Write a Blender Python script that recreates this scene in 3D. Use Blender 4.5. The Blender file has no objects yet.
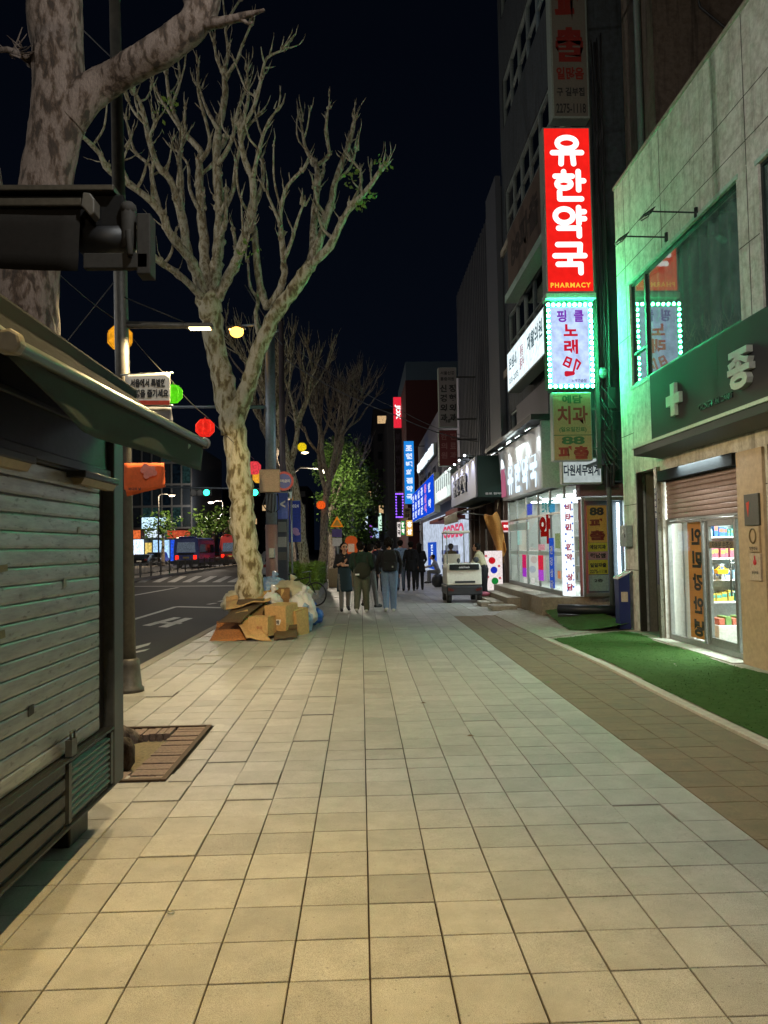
import bpy, bmesh, math, random
import numpy as np
from mathutils import Vector, Matrix, noise
from mathutils.bvhtree import BVHTree
R_ = math.radians
scene = bpy.context.scene
col = scene.collection
random.seed(7)
rng = np.random.default_rng(7)

# ------------------------------------------------------------------ camera
FPX, VX, VY, ROLL, EYE = 767.0, 361.0, 547.5, R_(1.0), 1.6
def _cam_axes():
    dx, dy = (VX - 384) / FPX, -(VY - 512) / FPX
    c, s = math.cos(ROLL), math.sin(ROLL)
    ux, uy = c * dx + s * dy, -s * dx + c * dy
    ph = math.atan(-uy); ps = math.atan(-ux * math.cos(ph))
    fw = Vector((math.sin(ps) * math.cos(ph), math.cos(ps) * math.cos(ph), math.sin(ph)))
    r = Vector((math.cos(ps), -math.sin(ps), 0)); u = r.cross(fw)
    return c * r - s * u, s * r + c * u, fw
CR, CU, CF = _cam_axes()
CO = Vector((0, 0, EYE))
camd = bpy.data.cameras.new('camera'); cam = bpy.data.objects.new('camera', camd); col.objects.link(cam)
m3 = Matrix((CR, CU, -CF)).transposed()
cam.matrix_world = Matrix.Translation(CO) @ m3.to_4x4()
camd.sensor_fit = 'VERTICAL'; camd.sensor_height = 36; camd.lens = FPX * 36 / 1024
camd.clip_start = .05; camd.clip_end = 2000
scene.camera = cam

# ------------------------------------------------------------------ world: a dark night sky with a little city glow low down
w = bpy.data.worlds.new("World"); scene.world = w; w.use_nodes = True
nt = w.node_tree; nt.nodes.clear()
bg = nt.nodes.new('ShaderNodeBackground'); wo = nt.nodes.new('ShaderNodeOutputWorld')
tc = nt.nodes.new('ShaderNodeTexCoord'); sx = nt.nodes.new('ShaderNodeSeparateXYZ'); rp = nt.nodes.new('ShaderNodeValToRGB')
nt.links.new(tc.outputs['Generated'], sx.inputs[0]); nt.links.new(sx.outputs['Z'], rp.inputs[0])
rp.color_ramp.elements[0].position = 0.0; rp.color_ramp.elements[0].color = (.0020, .0034, .0070, 1)
rp.color_ramp.elements[1].position = 0.55; rp.color_ramp.elements[1].color = (.0009, .0016, .0037, 1)
nt.links.new(rp.outputs[0], bg.inputs[0]); bg.inputs[1].default_value = 1.0
nt.links.new(bg.outputs[0], wo.inputs[0])

# ------------------------------------------------------------------ exposure, sampling
scene.view_settings.view_transform = 'Standard'; scene.view_settings.look = 'None'
scene.view_settings.exposure = 0.0; scene.view_settings.gamma = 1.0; scene.view_settings.use_curve_mapping = False
scene.render.engine = 'CYCLES'
scene.cycles.use_denoising = True
scene.cycles.max_bounces = 5; scene.cycles.diffuse_bounces = 2; scene.cycles.glossy_bounces = 3
scene.cycles.transmission_bounces = 5; scene.cycles.transparent_max_bounces = 8
scene.cycles.sample_clamp_indirect = 3.0; scene.cycles.caustics_reflective = False; scene.cycles.caustics_refractive = False

# ------------------------------------------------------------------ pixel -> point (to read positions off the photograph)
def ray(x, y): return CF + CR * ((x - 384) / FPX) - CU * ((y - 512) / FPX)
def G(x, y, z=0.0):
    d = ray(x, y); return CO + d * ((z - EYE) / d.z)
def atY(x, y, Y):
    d = ray(x, y); return CO + d * (Y / d.y)
def atX(x, y, X):
    d = ray(x, y); return CO + d * (X / d.x)

# ------------------------------------------------------------------ materials
def lin(c):
    if isinstance(c, str):
        c = c.lstrip('#'); v = [int(c[i:i + 2], 16) / 255 for i in (0, 2, 4)]
        return tuple(x / 12.92 if x <= .04045 else ((x + .055) / 1.055) ** 2.4 for x in v)
    return tuple(c)
_mats = {}
def newmat(name):
    m = bpy.data.materials.new(name); m.use_nodes = True; m.node_tree.nodes.clear(); return m, m.node_tree
def N(nt, t, **kw):
    n = nt.nodes.new(t)
    for k, v in kw.items(): setattr(n, k, v)
    return n
def pos_node(nt, scale):
    g = N(nt, 'ShaderNodeNewGeometry'); mp = N(nt, 'ShaderNodeMapping')
    mp.inputs['Scale'].default_value = scale if isinstance(scale, tuple) else (scale,) * 3
    nt.links.new(g.outputs['Position'], mp.inputs[0]); return mp
def S(name, color, rough=.6, metal=0.0, var=.25, scale=6.0, bump=.15, fine=60.0, spec=.5, alpha=1.0, second=None, sheen=0):
    """a worn surface: large blotches of the colour, fine grain, uneven gloss"""
    if name in _mats: return _mats[name]
    m, nt = newmat(name); c = lin(color)
    b = N(nt, 'ShaderNodeBsdfPrincipled'); o = N(nt, 'ShaderNodeOutputMaterial')
    mp = pos_node(nt, scale); n1 = N(nt, 'ShaderNodeTexNoise'); n1.inputs['Detail'].default_value = 6
    n1.inputs['Roughness'].default_value = .65
    nt.links.new(mp.outputs[0], n1.inputs['Vector'])
    rp = N(nt, 'ShaderNodeValToRGB')
    rp.color_ramp.elements[0].position = .3; rp.color_ramp.elements[1].position = .7
    lo = tuple(x * (1 - var) for x in c) if second is None else lin(second)
    hi = tuple(min(1, x * (1 + var * .6)) for x in c)
    rp.color_ramp.elements[0].color = (*lo, 1); rp.color_ramp.elements[1].color = (*hi, 1)
    nt.links.new(n1.outputs[0], rp.inputs[0]); nt.links.new(rp.outputs[0], b.inputs['Base Color'])
    mp2 = pos_node(nt, fine); n2 = N(nt, 'ShaderNodeTexNoise'); n2.inputs['Detail'].default_value = 3
    nt.links.new(mp2.outputs[0], n2.inputs['Vector'])
    mr = N(nt, 'ShaderNodeMapRange'); mr.inputs[3].default_value = max(.02, rough - .12); mr.inputs[4].default_value = min(1, rough + .12)
    nt.links.new(n1.outputs[0], mr.inputs[0]); nt.links.new(mr.outputs[0], b.inputs['Roughness'])
    b.inputs['Metallic'].default_value = metal; b.inputs['Specular IOR Level'].default_value = spec
    b.inputs['Alpha'].default_value = alpha
    if bump:
        bp = N(nt, 'ShaderNodeBump'); bp.inputs['Strength'].default_value = bump; bp.inputs['Distance'].default_value = .01
        nt.links.new(n2.outputs[0], bp.inputs['Height']); nt.links.new(bp.outputs[0], b.inputs['Normal'])
    nt.links.new(b.outputs[0], o.inputs[0]); _mats[name] = m; return m
def E(name, color, strength=1.0, var=.12, scale=1.6, sample=True):
    """something that gives off light itself: a backlit panel, a tube, a lamp"""
    if name in _mats: return _mats[name]
    m, nt = newmat(name); c = lin(color)
    e = N(nt, 'ShaderNodeEmission'); o = N(nt, 'ShaderNodeOutputMaterial')
    e.inputs[0].default_value = (*c, 1)
    if var:
        mp = pos_node(nt, scale); n1 = N(nt, 'ShaderNodeTexNoise'); n1.inputs['Detail'].default_value = 2
        nt.links.new(mp.outputs[0], n1.inputs['Vector'])
        mr = N(nt, 'ShaderNodeMapRange'); mr.inputs[1].default_value = .3; mr.inputs[2].default_value = .7
        mr.inputs[3].default_value = strength * (1 - var); mr.inputs[4].default_value = strength * (1 + var)
        nt.links.new(n1.outputs[0], mr.inputs[0]); nt.links.new(mr.outputs[0], e.inputs[1])
    else: e.inputs[1].default_value = strength
    nt.links.new(e.outputs[0], o.inputs[0])
    if not sample: m.cycles.emission_sampling = 'NONE'
    _mats[name] = m; return m
def GLASS(name, tint=(.9, .95, .95), rough=.02, refl=1.0, clear=.85, glow_dust=0.0):
    """thin window glass: a clear sheet that mirrors more at a slant"""
    if name in _mats: return _mats[name]
    m, nt = newmat(name); o = N(nt, 'ShaderNodeOutputMaterial')
    t = N(nt, 'ShaderNodeBsdfTransparent'); t.inputs[0].default_value = (*[x * clear for x in tint], 1)
    g = N(nt, 'ShaderNodeBsdfGlossy'); g.inputs['Roughness'].default_value = rough; g.inputs[0].default_value = (1, 1, 1, 1)
    ge = N(nt, 'ShaderNodeNewGeometry'); dt = N(nt, 'ShaderNodeVectorMath', operation='DOT_PRODUCT'); nt.links.new(ge.outputs['Normal'], dt.inputs[0]); nt.links.new(ge.outputs['Incoming'], dt.inputs[1])
    ab = N(nt, 'ShaderNodeMath', operation='ABSOLUTE'); nt.links.new(dt.outputs['Value'], ab.inputs[0])
    om = N(nt, 'ShaderNodeMath', operation='SUBTRACT'); om.inputs[0].default_value = 1; nt.links.new(ab.outputs[0], om.inputs[1])
    pw = N(nt, 'ShaderNodeMath', operation='POWER'); pw.inputs[1].default_value = 5; nt.links.new(om.outputs[0], pw.inputs[0])
    mul = N(nt, 'ShaderNodeMath', operation='MULTIPLY_ADD'); mul.inputs[1].default_value = .92 * refl; mul.inputs[2].default_value = .08 * refl; mul.use_clamp = True   # two faces of a pane
    nt.links.new(pw.outputs[0], mul.inputs[0])
    mx = N(nt, 'ShaderNodeMixShader'); nt.links.new(mul.outputs[0], mx.inputs[0])
    src = t.outputs[0]
    if glow_dust:
        di = N(nt, 'ShaderNodeBsdfDiffuse'); di.inputs[0].default_value = (.50, .78, .68, 1); mp = pos_node(nt, (1, 1.2, .7)); nz = N(nt, 'ShaderNodeTexNoise'); nz.inputs['Detail'].default_value = 5; nt.links.new(mp.outputs[0], nz.inputs['Vector'])  # dust film; the green sign's glow is put into its teal colour
        mr = N(nt, 'ShaderNodeMapRange'); mr.inputs[1].default_value = .3; mr.inputs[2].default_value = .7; mr.inputs[3].default_value = glow_dust * .5; mr.inputs[4].default_value = glow_dust * 1.4; nt.links.new(nz.outputs[0], mr.inputs[0])
        md = N(nt, 'ShaderNodeMixShader'); nt.links.new(mr.outputs[0], md.inputs[0]); nt.links.new(src, md.inputs[1]); nt.links.new(di.outputs[0], md.inputs[2]); src = md.outputs[0]
    nt.links.new(src, mx.inputs[1]); nt.links.new(g.outputs[0], mx.inputs[2]); nt.links.new(mx.outputs[0], o.inputs[0])
    _mats[name] = m; return m

# ------------------------------------------------------------------ objects
def tag(o, label=None, cat=None, group=None, kind=None):
    if label: o['label'] = label
    if cat: o['category'] = cat
    if group: o['group'] = group
    if kind: o['kind'] = kind
    return o
_world = {}
def wloc(o):
    v = Vector((0, 0, 0))
    while o is not None: v = v + o.location; o = o.parent
    return v
def thing(name, label, cat, loc=(0, 0, 0), group=None):
    o = bpy.data.objects.new(name, None); col.objects.link(o); o.location = Vector(loc); o.empty_display_size = .1
    return tag(o, label, cat, group)
def copy_tree(o, parent=None):
    c = o.copy(); col.objects.link(c)
    if parent is not None: c.parent = parent
    for ch in list(o.children): copy_tree(ch, c)
    return c
def V(*a): return Vector(a)
class MB:
    """collects shapes in world coordinates; build() links them as ONE mesh object under its thing"""
    def __init__(s): s.v = []; s.f = []; s.m = []; s.smooth = []; s.cur = 0
    def add(s, vs, fs, smooth=False):
        k = len(s.v); s.v.extend([tuple(v) for v in vs])
        for f in fs: s.f.append([i + k for i in f]); s.m.append(s.cur); s.smooth.append(smooth)
        return s
    def box(s, a, b):
        x0, y0, z0 = [min(a[i], b[i]) for i in range(3)]; x1, y1, z1 = [max(a[i], b[i]) for i in range(3)]
        vs = [(x0, y0, z0), (x1, y0, z0), (x1, y1, z0), (x0, y1, z0), (x0, y0, z1), (x1, y0, z1), (x1, y1, z1), (x0, y1, z1)]
        return s.add(vs, [(0, 3, 2, 1), (4, 5, 6, 7), (0, 1, 5, 4), (1, 2, 6, 5), (2, 3, 7, 6), (3, 0, 4, 7)])
    def obox(s, c, ax, h):
        c = Vector(c); a = [Vector(ax[i]).normalized() * h[i] for i in range(3)]
        vs = [c + a[0] * i + a[1] * j + a[2] * k for k in (-1, 1) for (i, j) in ((-1, -1), (1, -1), (1, 1), (-1, 1))]
        return s.add(vs, [(0, 3, 2, 1), (4, 5, 6, 7), (0, 1, 5, 4), (1, 2, 6, 5), (2, 3, 7, 6), (3, 0, 4, 7)])
    def bar(s, p, q, wd, ht, up=(0, 0, 1)):
        p, q = Vector(p), Vector(q); d = (q - p); L = d.length; d.normalize(); u = Vector(up)
        r = d.cross(u)
        if r.length < 1e-4: r = d.cross(Vector((1, 0, 0)))
        r.normalize(); u = r.cross(d)
        return s.obox((p + q) / 2, (r, d, u), (wd / 2, L / 2, ht / 2))
    def quad(s, a, b, c, d): return s.add([a, b, c, d], [(0, 1, 2, 3)])
    def poly(s, pts): return s.add(pts, [tuple(range(len(pts)))])
    def prism(s, pts, d):
        n = len(pts); d = Vector(d); vs = [Vector(p) for p in pts] + [Vector(p) + d for p in pts]
        return s.add(vs, [tuple(range(n))[::-1], tuple(range(n, 2 * n))] + [(i, (i + 1) % n, n + (i + 1) % n, n + i) for i in range(n)])
    def tube(s, pts, rad, n=10, cap=True, wob=0.0, seed=0):
        pts = [Vector(p) for p in pts]
        if not hasattr(rad, '__len__'): rad = [rad] * len(pts)
        rings = []; ref = None
        for i, p in enumerate(pts):
            d = (pts[min(i + 1, len(pts) - 1)] - pts[max(i - 1, 0)])
            if d.length < 1e-9: d = Vector((0, 0, 1))
            d.normalize()
            if ref is None:
                ref = d.orthogonal().normalized()
            ref = (ref - d * ref.dot(d))
            if ref.length < 1e-5: ref = d.orthogonal()
            ref.normalize(); b = d.cross(ref)
            ring = []
            for k in range(n):
                a = 2 * math.pi * k / n; r = rad[i]
                if wob: r *= 1 + wob * noise.noise(Vector((math.cos(a) * 1.3 + seed, math.sin(a) * 1.3, i * .55 + seed * 3)))
                ring.append(p + (ref * math.cos(a) + b * math.sin(a)) * r)
            rings.append(ring)
        vs = [v for r in rings for v in r]; fs = []
        for i in range(len(pts) - 1):
            for k in range(n):
                fs.append((i * n + k, i * n + (k + 1) % n, (i + 1) * n + (k + 1) % n, (i + 1) * n + k))
        if cap: fs.append(tuple(range(n))[::-1]); fs.append(tuple(range((len(pts) - 1) * n, len(pts) * n)))
        return s.add(vs, fs, True)
    def ball(s, c, r, nu=12, nv=8, fn=None):
        c = Vector(c); rr = r if hasattr(r, '__len__') else (r, r, r); vs = []; fs = []
        for j in range(nv + 1):
            t = math.pi * j / nv
            for i in range(nu):
                a = 2 * math.pi * i / nu
                d = Vector((math.sin(t) * math.cos(a), math.sin(t) * math.sin(a), math.cos(t)))
                k = fn(d) if fn else 1
                vs.append(c + Vector((d.x * rr[0], d.y * rr[1], d.z * rr[2])) * k)
        for j in range(nv):
            for i in range(nu):
                fs.append((j * nu + i, (j + 1) * nu + i, (j + 1) * nu + (i + 1) % nu, j * nu + (i + 1) % nu))
        return s.add(vs, fs, True)
    def build(s, name, mat, parent=None, bevel=0, kind=None, label=None, cat=None, group=None, seg=2):
        me = bpy.data.meshes.new(name)
        off = wloc(parent) if parent is not None else Vector((0, 0, 0))
        me.from_pydata([(a - off.x, b - off.y, c - off.z) for a, b, c in s.v], [], s.f)
        mats = mat if isinstance(mat, (list, tuple)) else [mat]
        for m in mats: me.materials.append(m)
        me.polygons.foreach_set('material_index', [min(i, len(mats) - 1) for i in s.m])
        me.polygons.foreach_set('use_smooth', s.smooth); me.update()
        o = bpy.data.objects.new(name, me); col.objects.link(o)
        if parent is not None: o.parent = parent
        if bevel:
            bm = o.modifiers.new('edge', 'BEVEL'); bm.width = bevel; bm.segments = seg; bm.limit_method = 'ANGLE'; bm.angle_limit = R_(40)
        return tag(o, label, cat, group, kind)
def box(name, a, b, mat, parent=None, bevel=0, **kw): return MB().box(a, b).build(name, mat, parent, bevel, **kw)

# ------------------------------------------------------------------ writing
# shapes that need a modifier or a font are evaluated in a small scene of their own
tmp_scene = bpy.data.scenes.new('workshop')
def evaluated(o):
    tmp_scene.collection.objects.link(o); vl = tmp_scene.view_layers[0]; vl.update(); return o.evaluated_get(vl.depsgraph)
_texts = {}
def text_geo(body, thick=0.0, extrude=0.0, spacing=1.0, line=1.0):
    cu = bpy.data.curves.new('lettering', 'FONT'); cu.body = body; cu.align_x = 'CENTER'; cu.offset = thick; cu.extrude = extrude
    cu.space_character = spacing; cu.space_line = line; cu.resolution_u = 3
    o = bpy.data.objects.new('lettering', cu); e = evaluated(o); me = e.to_mesh()
    vs = [tuple(v.co) for v in me.vertices]; fs = [tuple(p.vertices) for p in me.polygons]
    e.to_mesh_clear(); bpy.data.objects.remove(o); bpy.data.curves.remove(cu)
    return vs, fs
def put_text(mb, body, c, right, up, w=None, h=None, thick=.02, depth=0.0, lift=.004, line=1.0, spacing=1.0, mirror=False):
    """letters in the plane spanned by right/up, centred at c, fitted to width w and/or height h"""
    vs, fs = text_geo(body, thick, 0.5 if depth else 0, spacing, line)
    if not vs: return mb
    a = np.array(vs); lo, hi = a.min(0), a.max(0); size = np.maximum(hi - lo, 1e-6); a = a - (lo + hi) / 2
    sx_ = w / size[0] if w else None; sy_ = h / size[1] if h else None
    if sx_ is None: sx_ = sy_
    if sy_ is None: sy_ = sx_
    r, u = Vector(right).normalized(), Vector(up).normalized(); n = r.cross(u); c = Vector(c)
    if mirror: a[:, 0] *= -1
    k = depth / max(size[2], 1e-6) if depth else 0
    out = [c + r * (x * sx_) + u * (y * sy_) + n * (lift + (z * k + depth / 2 if depth else 0)) for x, y, z in a]
    return mb.add(out, fs)
def put_column(mb, chars, c, right, up, cw, ch, total, **kw):
    """characters stacked downwards, centred at c, over a height total"""
    up = Vector(up).normalized(); n = len(chars); c = Vector(c)
    for i, ck in enumerate(chars):
        if ck == ' ': continue
        put_text(mb, ck, c + up * (total * (.5 - (i + .5) / n)), right, up, w=cw, h=ch, **kw)
    return mb
def strokes(mb, lines, c, right, up, w, h, wid, lift=.004, raise_=0.0):
    """round-ended strokes in a unit square, for fat rounded sign lettering"""
    r, u = Vector(right).normalized(), Vector(up).normalized(); n = r.cross(u); c = Vector(c); k = 0
    for ln in lines:
        pts = [Vector(((x - .5) * w, (y - .5) * h)) for x, y in ln]
        for p, q in zip(pts[:-1], pts[1:]):
            d = q - p
            a0 = math.atan2(d.y, d.x); out = []
            for i in range(9): a = a0 + math.pi / 2 + math.pi * i / 8; out.append(p + Vector((math.cos(a), math.sin(a))) * wid / 2)
            for i in range(9): a = a0 - math.pi / 2 + math.pi * i / 8; out.append(q + Vector((math.cos(a), math.sin(a))) * wid / 2)
            k += 1
            mb.poly([c + r * v.x + u * v.y + n * (lift + k * .00025) for v in out])
    return mb
def ell(cx, cy, rx, ry, n=20): return [(cx + rx * math.cos(2 * math.pi * i / n), cy + ry * math.sin(2 * math.pi * i / n)) for i in range(n + 1)]
def each(name, boxes, mat, parent, bevel=0, **kw):
    return [box(name, a, b, mat, parent, bevel, **kw) for a, b in boxes]
def wallgrid(mb, fn, rect, holes, depth):
    """a wall sheet with openings: fn(u, v, d) gives the point, d runs into the wall; reveals go back by depth"""
    us = sorted({rect[0], rect[1], *[h[0] for h in holes], *[h[1] for h in holes]})
    vs = sorted({rect[2], rect[3], *[h[2] for h in holes], *[h[3] for h in holes]})
    us = [u for u in us if rect[0] <= u <= rect[1]]; vs = [v for v in vs if rect[2] <= v <= rect[3]]
    def hole(u, v): return any(h[0] < u < h[1] and h[2] < v < h[3] for h in holes)
    for a, b in zip(us[:-1], us[1:]):
        for c, d in zip(vs[:-1], vs[1:]):
            if not hole((a + b) / 2, (c + d) / 2): mb.quad(fn(a, c, 0), fn(b, c, 0), fn(b, d, 0), fn(a, d, 0))
    for a, b, c, d in holes:
        mb.quad(fn(a, c, 0), fn(a, c, depth), fn(a, d, depth), fn(a, d, 0)); mb.quad(fn(b, c, 0), fn(b, c, depth), fn(b, d, depth), fn(b, d, 0))
        mb.quad(fn(a, c, 0), fn(a, c, depth), fn(b, c, depth), fn(b, c, 0)); mb.quad(fn(a, d, 0), fn(a, d, depth), fn(b, d, depth), fn(b, d, 0))
    return mb
XR, YR, ZU = (1, 0, 0), (0, -1, 0), (0, 0, 1)      # reading direction on a face toward us / on the right-hand facades
def lamp(name, kind, loc, power, color, parent=None, radius=.08, target=None, spot=None, size=None, blend=.5):
    d = bpy.data.lights.new(name, kind); d.energy = power; d.color = lin(color)
    if kind in ('POINT', 'SPOT'): d.shadow_soft_size = radius
    if kind == 'SPOT': d.spot_size = R_(spot or 150); d.spot_blend = blend
    if kind == 'AREA':
        d.shape = 'RECTANGLE'; d.size, d.size_y = size
    o = bpy.data.objects.new(name, d); col.objects.link(o)
    if target is not None: o.rotation_euler = (Vector(target) - Vector(loc)).to_track_quat('-Z', 'Y').to_euler()
    off = wloc(parent) if parent is not None else Vector((0, 0, 0))
    o.location = Vector(loc) - off
    if parent is not None: o.parent = parent
    return o
# ------------------------------------------------------------------ ground, road, pavement
def grainy(name, c1, c2, stain, rough, bump, attr=True, grain=80, tint=None):
    """paving stone: a tone per slab, speckle, worn stains, pitted surface"""
    m, nt = newmat(name); b = N(nt, 'ShaderNodeBsdfPrincipled'); o = N(nt, 'ShaderNodeOutputMaterial')
    at = N(nt, 'ShaderNodeAttribute'); at.attribute_name = 'tone'
    mx = N(nt, 'ShaderNodeMix', data_type='RGBA'); mx.inputs['A'].default_value = (*lin(c1), 1); mx.inputs['B'].default_value = (*lin(c2), 1); mx.clamp_factor = False
    nt.links.new(at.outputs['Fac'], mx.inputs['Factor'])
    p1 = pos_node(nt, 1.1); n1 = N(nt, 'ShaderNodeTexNoise'); n1.inputs['Detail'].default_value = 7; n1.inputs['Roughness'].default_value = .7
    nt.links.new(p1.outputs[0], n1.inputs['Vector'])
    r1 = N(nt, 'ShaderNodeValToRGB'); r1.color_ramp.elements[0].position = .38; r1.color_ramp.elements[1].position = .62
    r1.color_ramp.elements[0].color = (stain, stain, stain * .97, 1); r1.color_ramp.elements[1].color = (1, 1, 1, 1)
    nt.links.new(n1.outputs[0], r1.inputs[0])
    mu = N(nt, 'ShaderNodeMix', data_type='RGBA', blend_type='MULTIPLY'); mu.inputs['Factor'].default_value = 1
    nt.links.new(mx.outputs['Result'], mu.inputs['A']); nt.links.new(r1.outputs[0], mu.inputs['B'])
    p2 = pos_node(nt, grain); n2 = N(nt, 'ShaderNodeTexNoise'); n2.inputs['Detail'].default_value = 3; n2.inputs['Roughness'].default_value = .8
    nt.links.new(p2.outputs[0], n2.inputs['Vector'])
    r2 = N(nt, 'ShaderNodeValToRGB'); r2.color_ramp.elements[0].position = .40; r2.color_ramp.elements[1].position = .53
    r2.color_ramp.elements[0].color = (.30, .27, .22, 1); r2.color_ramp.elements[1].color = (1.12, 1.12, 1.12, 1)
    nt.links.new(n2.outputs[0], r2.inputs[0])
    m2 = N(nt, 'ShaderNodeMix', data_type='RGBA', blend_type='MULTIPLY'); m2.inputs['Factor'].default_value = 1
    nt.links.new(mu.outputs['Result'], m2.inputs['A']); nt.links.new(r2.outputs[0], m2.inputs['B'])
    # chewing gum and drip spots
    p3 = pos_node(nt, 3.7); vo = N(nt, 'ShaderNodeTexVoronoi'); vo.inputs['Randomness'].default_value = 1
    nt.links.new(p3.outputs[0], vo.inputs['Vector'])
    r3 = N(nt, 'ShaderNodeValToRGB'); r3.color_ramp.elements[0].position = .075; r3.color_ramp.elements[1].position = .10
    r3.color_ramp.elements[0].color = (.55, .55, .55, 1); r3.color_ramp.elements[1].color = (1, 1, 1, 1)
    nt.links.new(vo.outputs['Distance'], r3.inputs[0])
    m4 = N(nt, 'ShaderNodeMix', data_type='RGBA', blend_type='MULTIPLY'); m4.inputs['Factor'].default_value = 1
    nt.links.new(m2.outputs['Result'], m4.inputs['A']); nt.links.new(r3.outputs[0], m4.inputs['B'])
    nt.links.new(m4.outputs['Result'], b.inputs['Base Color'])
    mr = N(nt, 'ShaderNodeMapRange'); mr.inputs[3].default_value = rough - .1; mr.inputs[4].default_value = rough + .12
    nt.links.new(n1.outputs[0], mr.inputs[0]); nt.links.new(mr.outputs[0], b.inputs['Roughness'])
    b.inputs['Specular IOR Level'].default_value = 1.0 if rough < .5 else .4
    bp = N(nt, 'ShaderNodeBump'); bp.inputs['Strength'].default_value = bump; bp.inputs['Distance'].default_value = .007
    nt.links.new(n2.outputs[0], bp.inputs['Height']); nt.links.new(bp.outputs[0], b.inputs['Normal'])
    nt.links.new(b.outputs[0], o.inputs[0]); _mats[name] = m; return m
slab_mat = grainy('granite slab', '#aeacA6', '#c4c2bc', .76, .38, .6)
brown_mat = grainy('brown paver', '#84715a', '#958066', .74, .6, .5)
mortar = S('joint dirt', '#2c2219', .95, var=.3)
asphalt = S('asphalt', (.055, .055, .058), .75, var=.3, scale=.8, bump=.5, fine=180)
granite = S('kerb granite', '#a39d92', .7, var=.3, scale=3, fine=150, bump=.4)
white_paint = S('road paint', (.62, .62, .6), .6, var=.45, scale=5, bump=.3, fine=120)

ROADZ = -.13
box('ground', (-400, -60, -.6), (400, 900, -.35), S('bare earth', (.06, .055, .05), .9), kind='structure')
box('road', (-60, -30, -.3), (-3.15, 420, ROADZ), asphalt, kind='structure')
pb = MB(); pb.box((-1.39, -12, -.3), (4.99, 75, -.012)); pb.box((-3.0, -12, -.3), (-1.395, 5.45, -.012)); pb.box((-3.0, 7.1, -.3), (-1.395, 75, -.012))
pb.build('pavement_bed', mortar, kind='structure')
box('pavement_beyond', (-3.0, 75, -.3), (4.6, 420, -.004), slab_mat, kind='structure')

def slabs(name, cols, y0, y1, mat, L=.3, tv=1.0, gap=.0066, jitter=.0006, free=5.6, half=False):
    vs = []; fs = []; tones = []
    for ci, (xa, xb) in enumerate(cols):
        y = y0; off = 0; cb = rng.uniform(0, 1)
        while y < y1:
            ln = L
            if y > free or half:
                ln = L * rng.choice([1, 1, 1, 1, 1, 1, 1, .85, 1.15, .6 if half else 1])
                if y <= free + L and not half: ln = L * rng.uniform(.8, 1.0)
            ya, yb = y, y + ln; y = yb
            far = ya > 26
            g = gap * (0.6 if far else 1) * rng.uniform(.8, 1.25)
            h = rng.normal(0, jitter) + (rng.choice([.009, .007, -.007]) if rng.uniform() < (.07 if xa < -.4 else .012) else 0)
            t1, t2 = rng.normal(0, jitter * .7, 2)
            k = len(vs); z = [h - t1 - t2, h + t1 - t2, h + t1 + t2, h - t1 + t2]
            X = [xa + g / 2, xb - g / 2, xb - g / 2, xa + g / 2]; Y = [ya + g / 2, ya + g / 2, yb - g / 2, yb - g / 2]
            c = .0022
            vs += [(X[i], Y[i], -.02) for i in range(4)] + [(X[i], Y[i], z[i] - c) for i in range(4)]
            sx_ = [c, -c, -c, c]; sy_ = [c, c, -c, -c]
            vs += [(X[i] + sx_[i], Y[i] + sy_[i], z[i]) for i in range(4)]
            for i in range(4):
                j = (i + 1) % 4
                fs.append((k + i, k + j, k + 4 + j, k + 4 + i)); fs.append((k + 4 + i, k + 4 + j, k + 8 + j, k + 8 + i))
            fs.append((k + 8, k + 9, k + 10, k + 11))
            t = float(np.clip(rng.normal(.5, .34) * .8 + cb * .2, -.3, 1.2))
            if rng.uniform() < .05: t = float(rng.choice([-.4, -.2, 1.2]))
            tones += [.5 + (t - .5) * tv] * 9
    me = bpy.data.meshes.new(name); me.from_pydata(vs, [], fs); me.materials.append(mat)
    a = me.attributes.new('tone', 'FLOAT', 'FACE'); a.data.foreach_set('value', tones); me.update()
    o = bpy.data.objects.new(name, me); col.objects.link(o); return tag(o, kind='structure')
PX0 = .008
cols = [(PX0 + .3 * k, PX0 + .3 * (k + 1)) for k in range(-10, 6)] + [(PX0 + 1.8, 2.085)]
PIT = (-2.95, -1.37, 5.45, 7.1)                     # the tree pit left of the walk
main_cols = [c for c in cols if c[0] > PIT[1] - .05]
pit_cols = [c for c in cols if c[0] <= PIT[1] - .05]
slabs('pavement', main_cols, 2.925 - .3 * 16, 75, slab_mat)
slabs('pavement', pit_cols, 2.925 - .3 * 16, PIT[2] - .02, slab_mat)
slabs('pavement', pit_cols, PIT[3] + .02, 75, slab_mat)
slabs('pavement', [(PIT[1] + .005, PX0 - 1.2)], PIT[2] - .02, PIT[3] + .02, slab_mat, half=True)
slabs('pavement', [(2.085 + .335 * k, 2.085 + .335 * (k + 1)) for k in range(3)], -2, 17.5, brown_mat, half=True, tv=.35, jitter=.0008)
slabs('pavement', [(2.085 + .3 * k, 2.085 + .3 * (k + 1)) for k in range(9)], 17.5, 60, slab_mat, half=True)
# granite kerb along the road, in metre stones
kb = MB(); y = -12.0
while y < 160: kb.box((-3.15, y + .004, -.3), (-3.004, y + 1 - .004, .004 + random.uniform(-.003, .003))); y += 1
kb.build('kerb', granite, bevel=.012, kind='structure')
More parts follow.
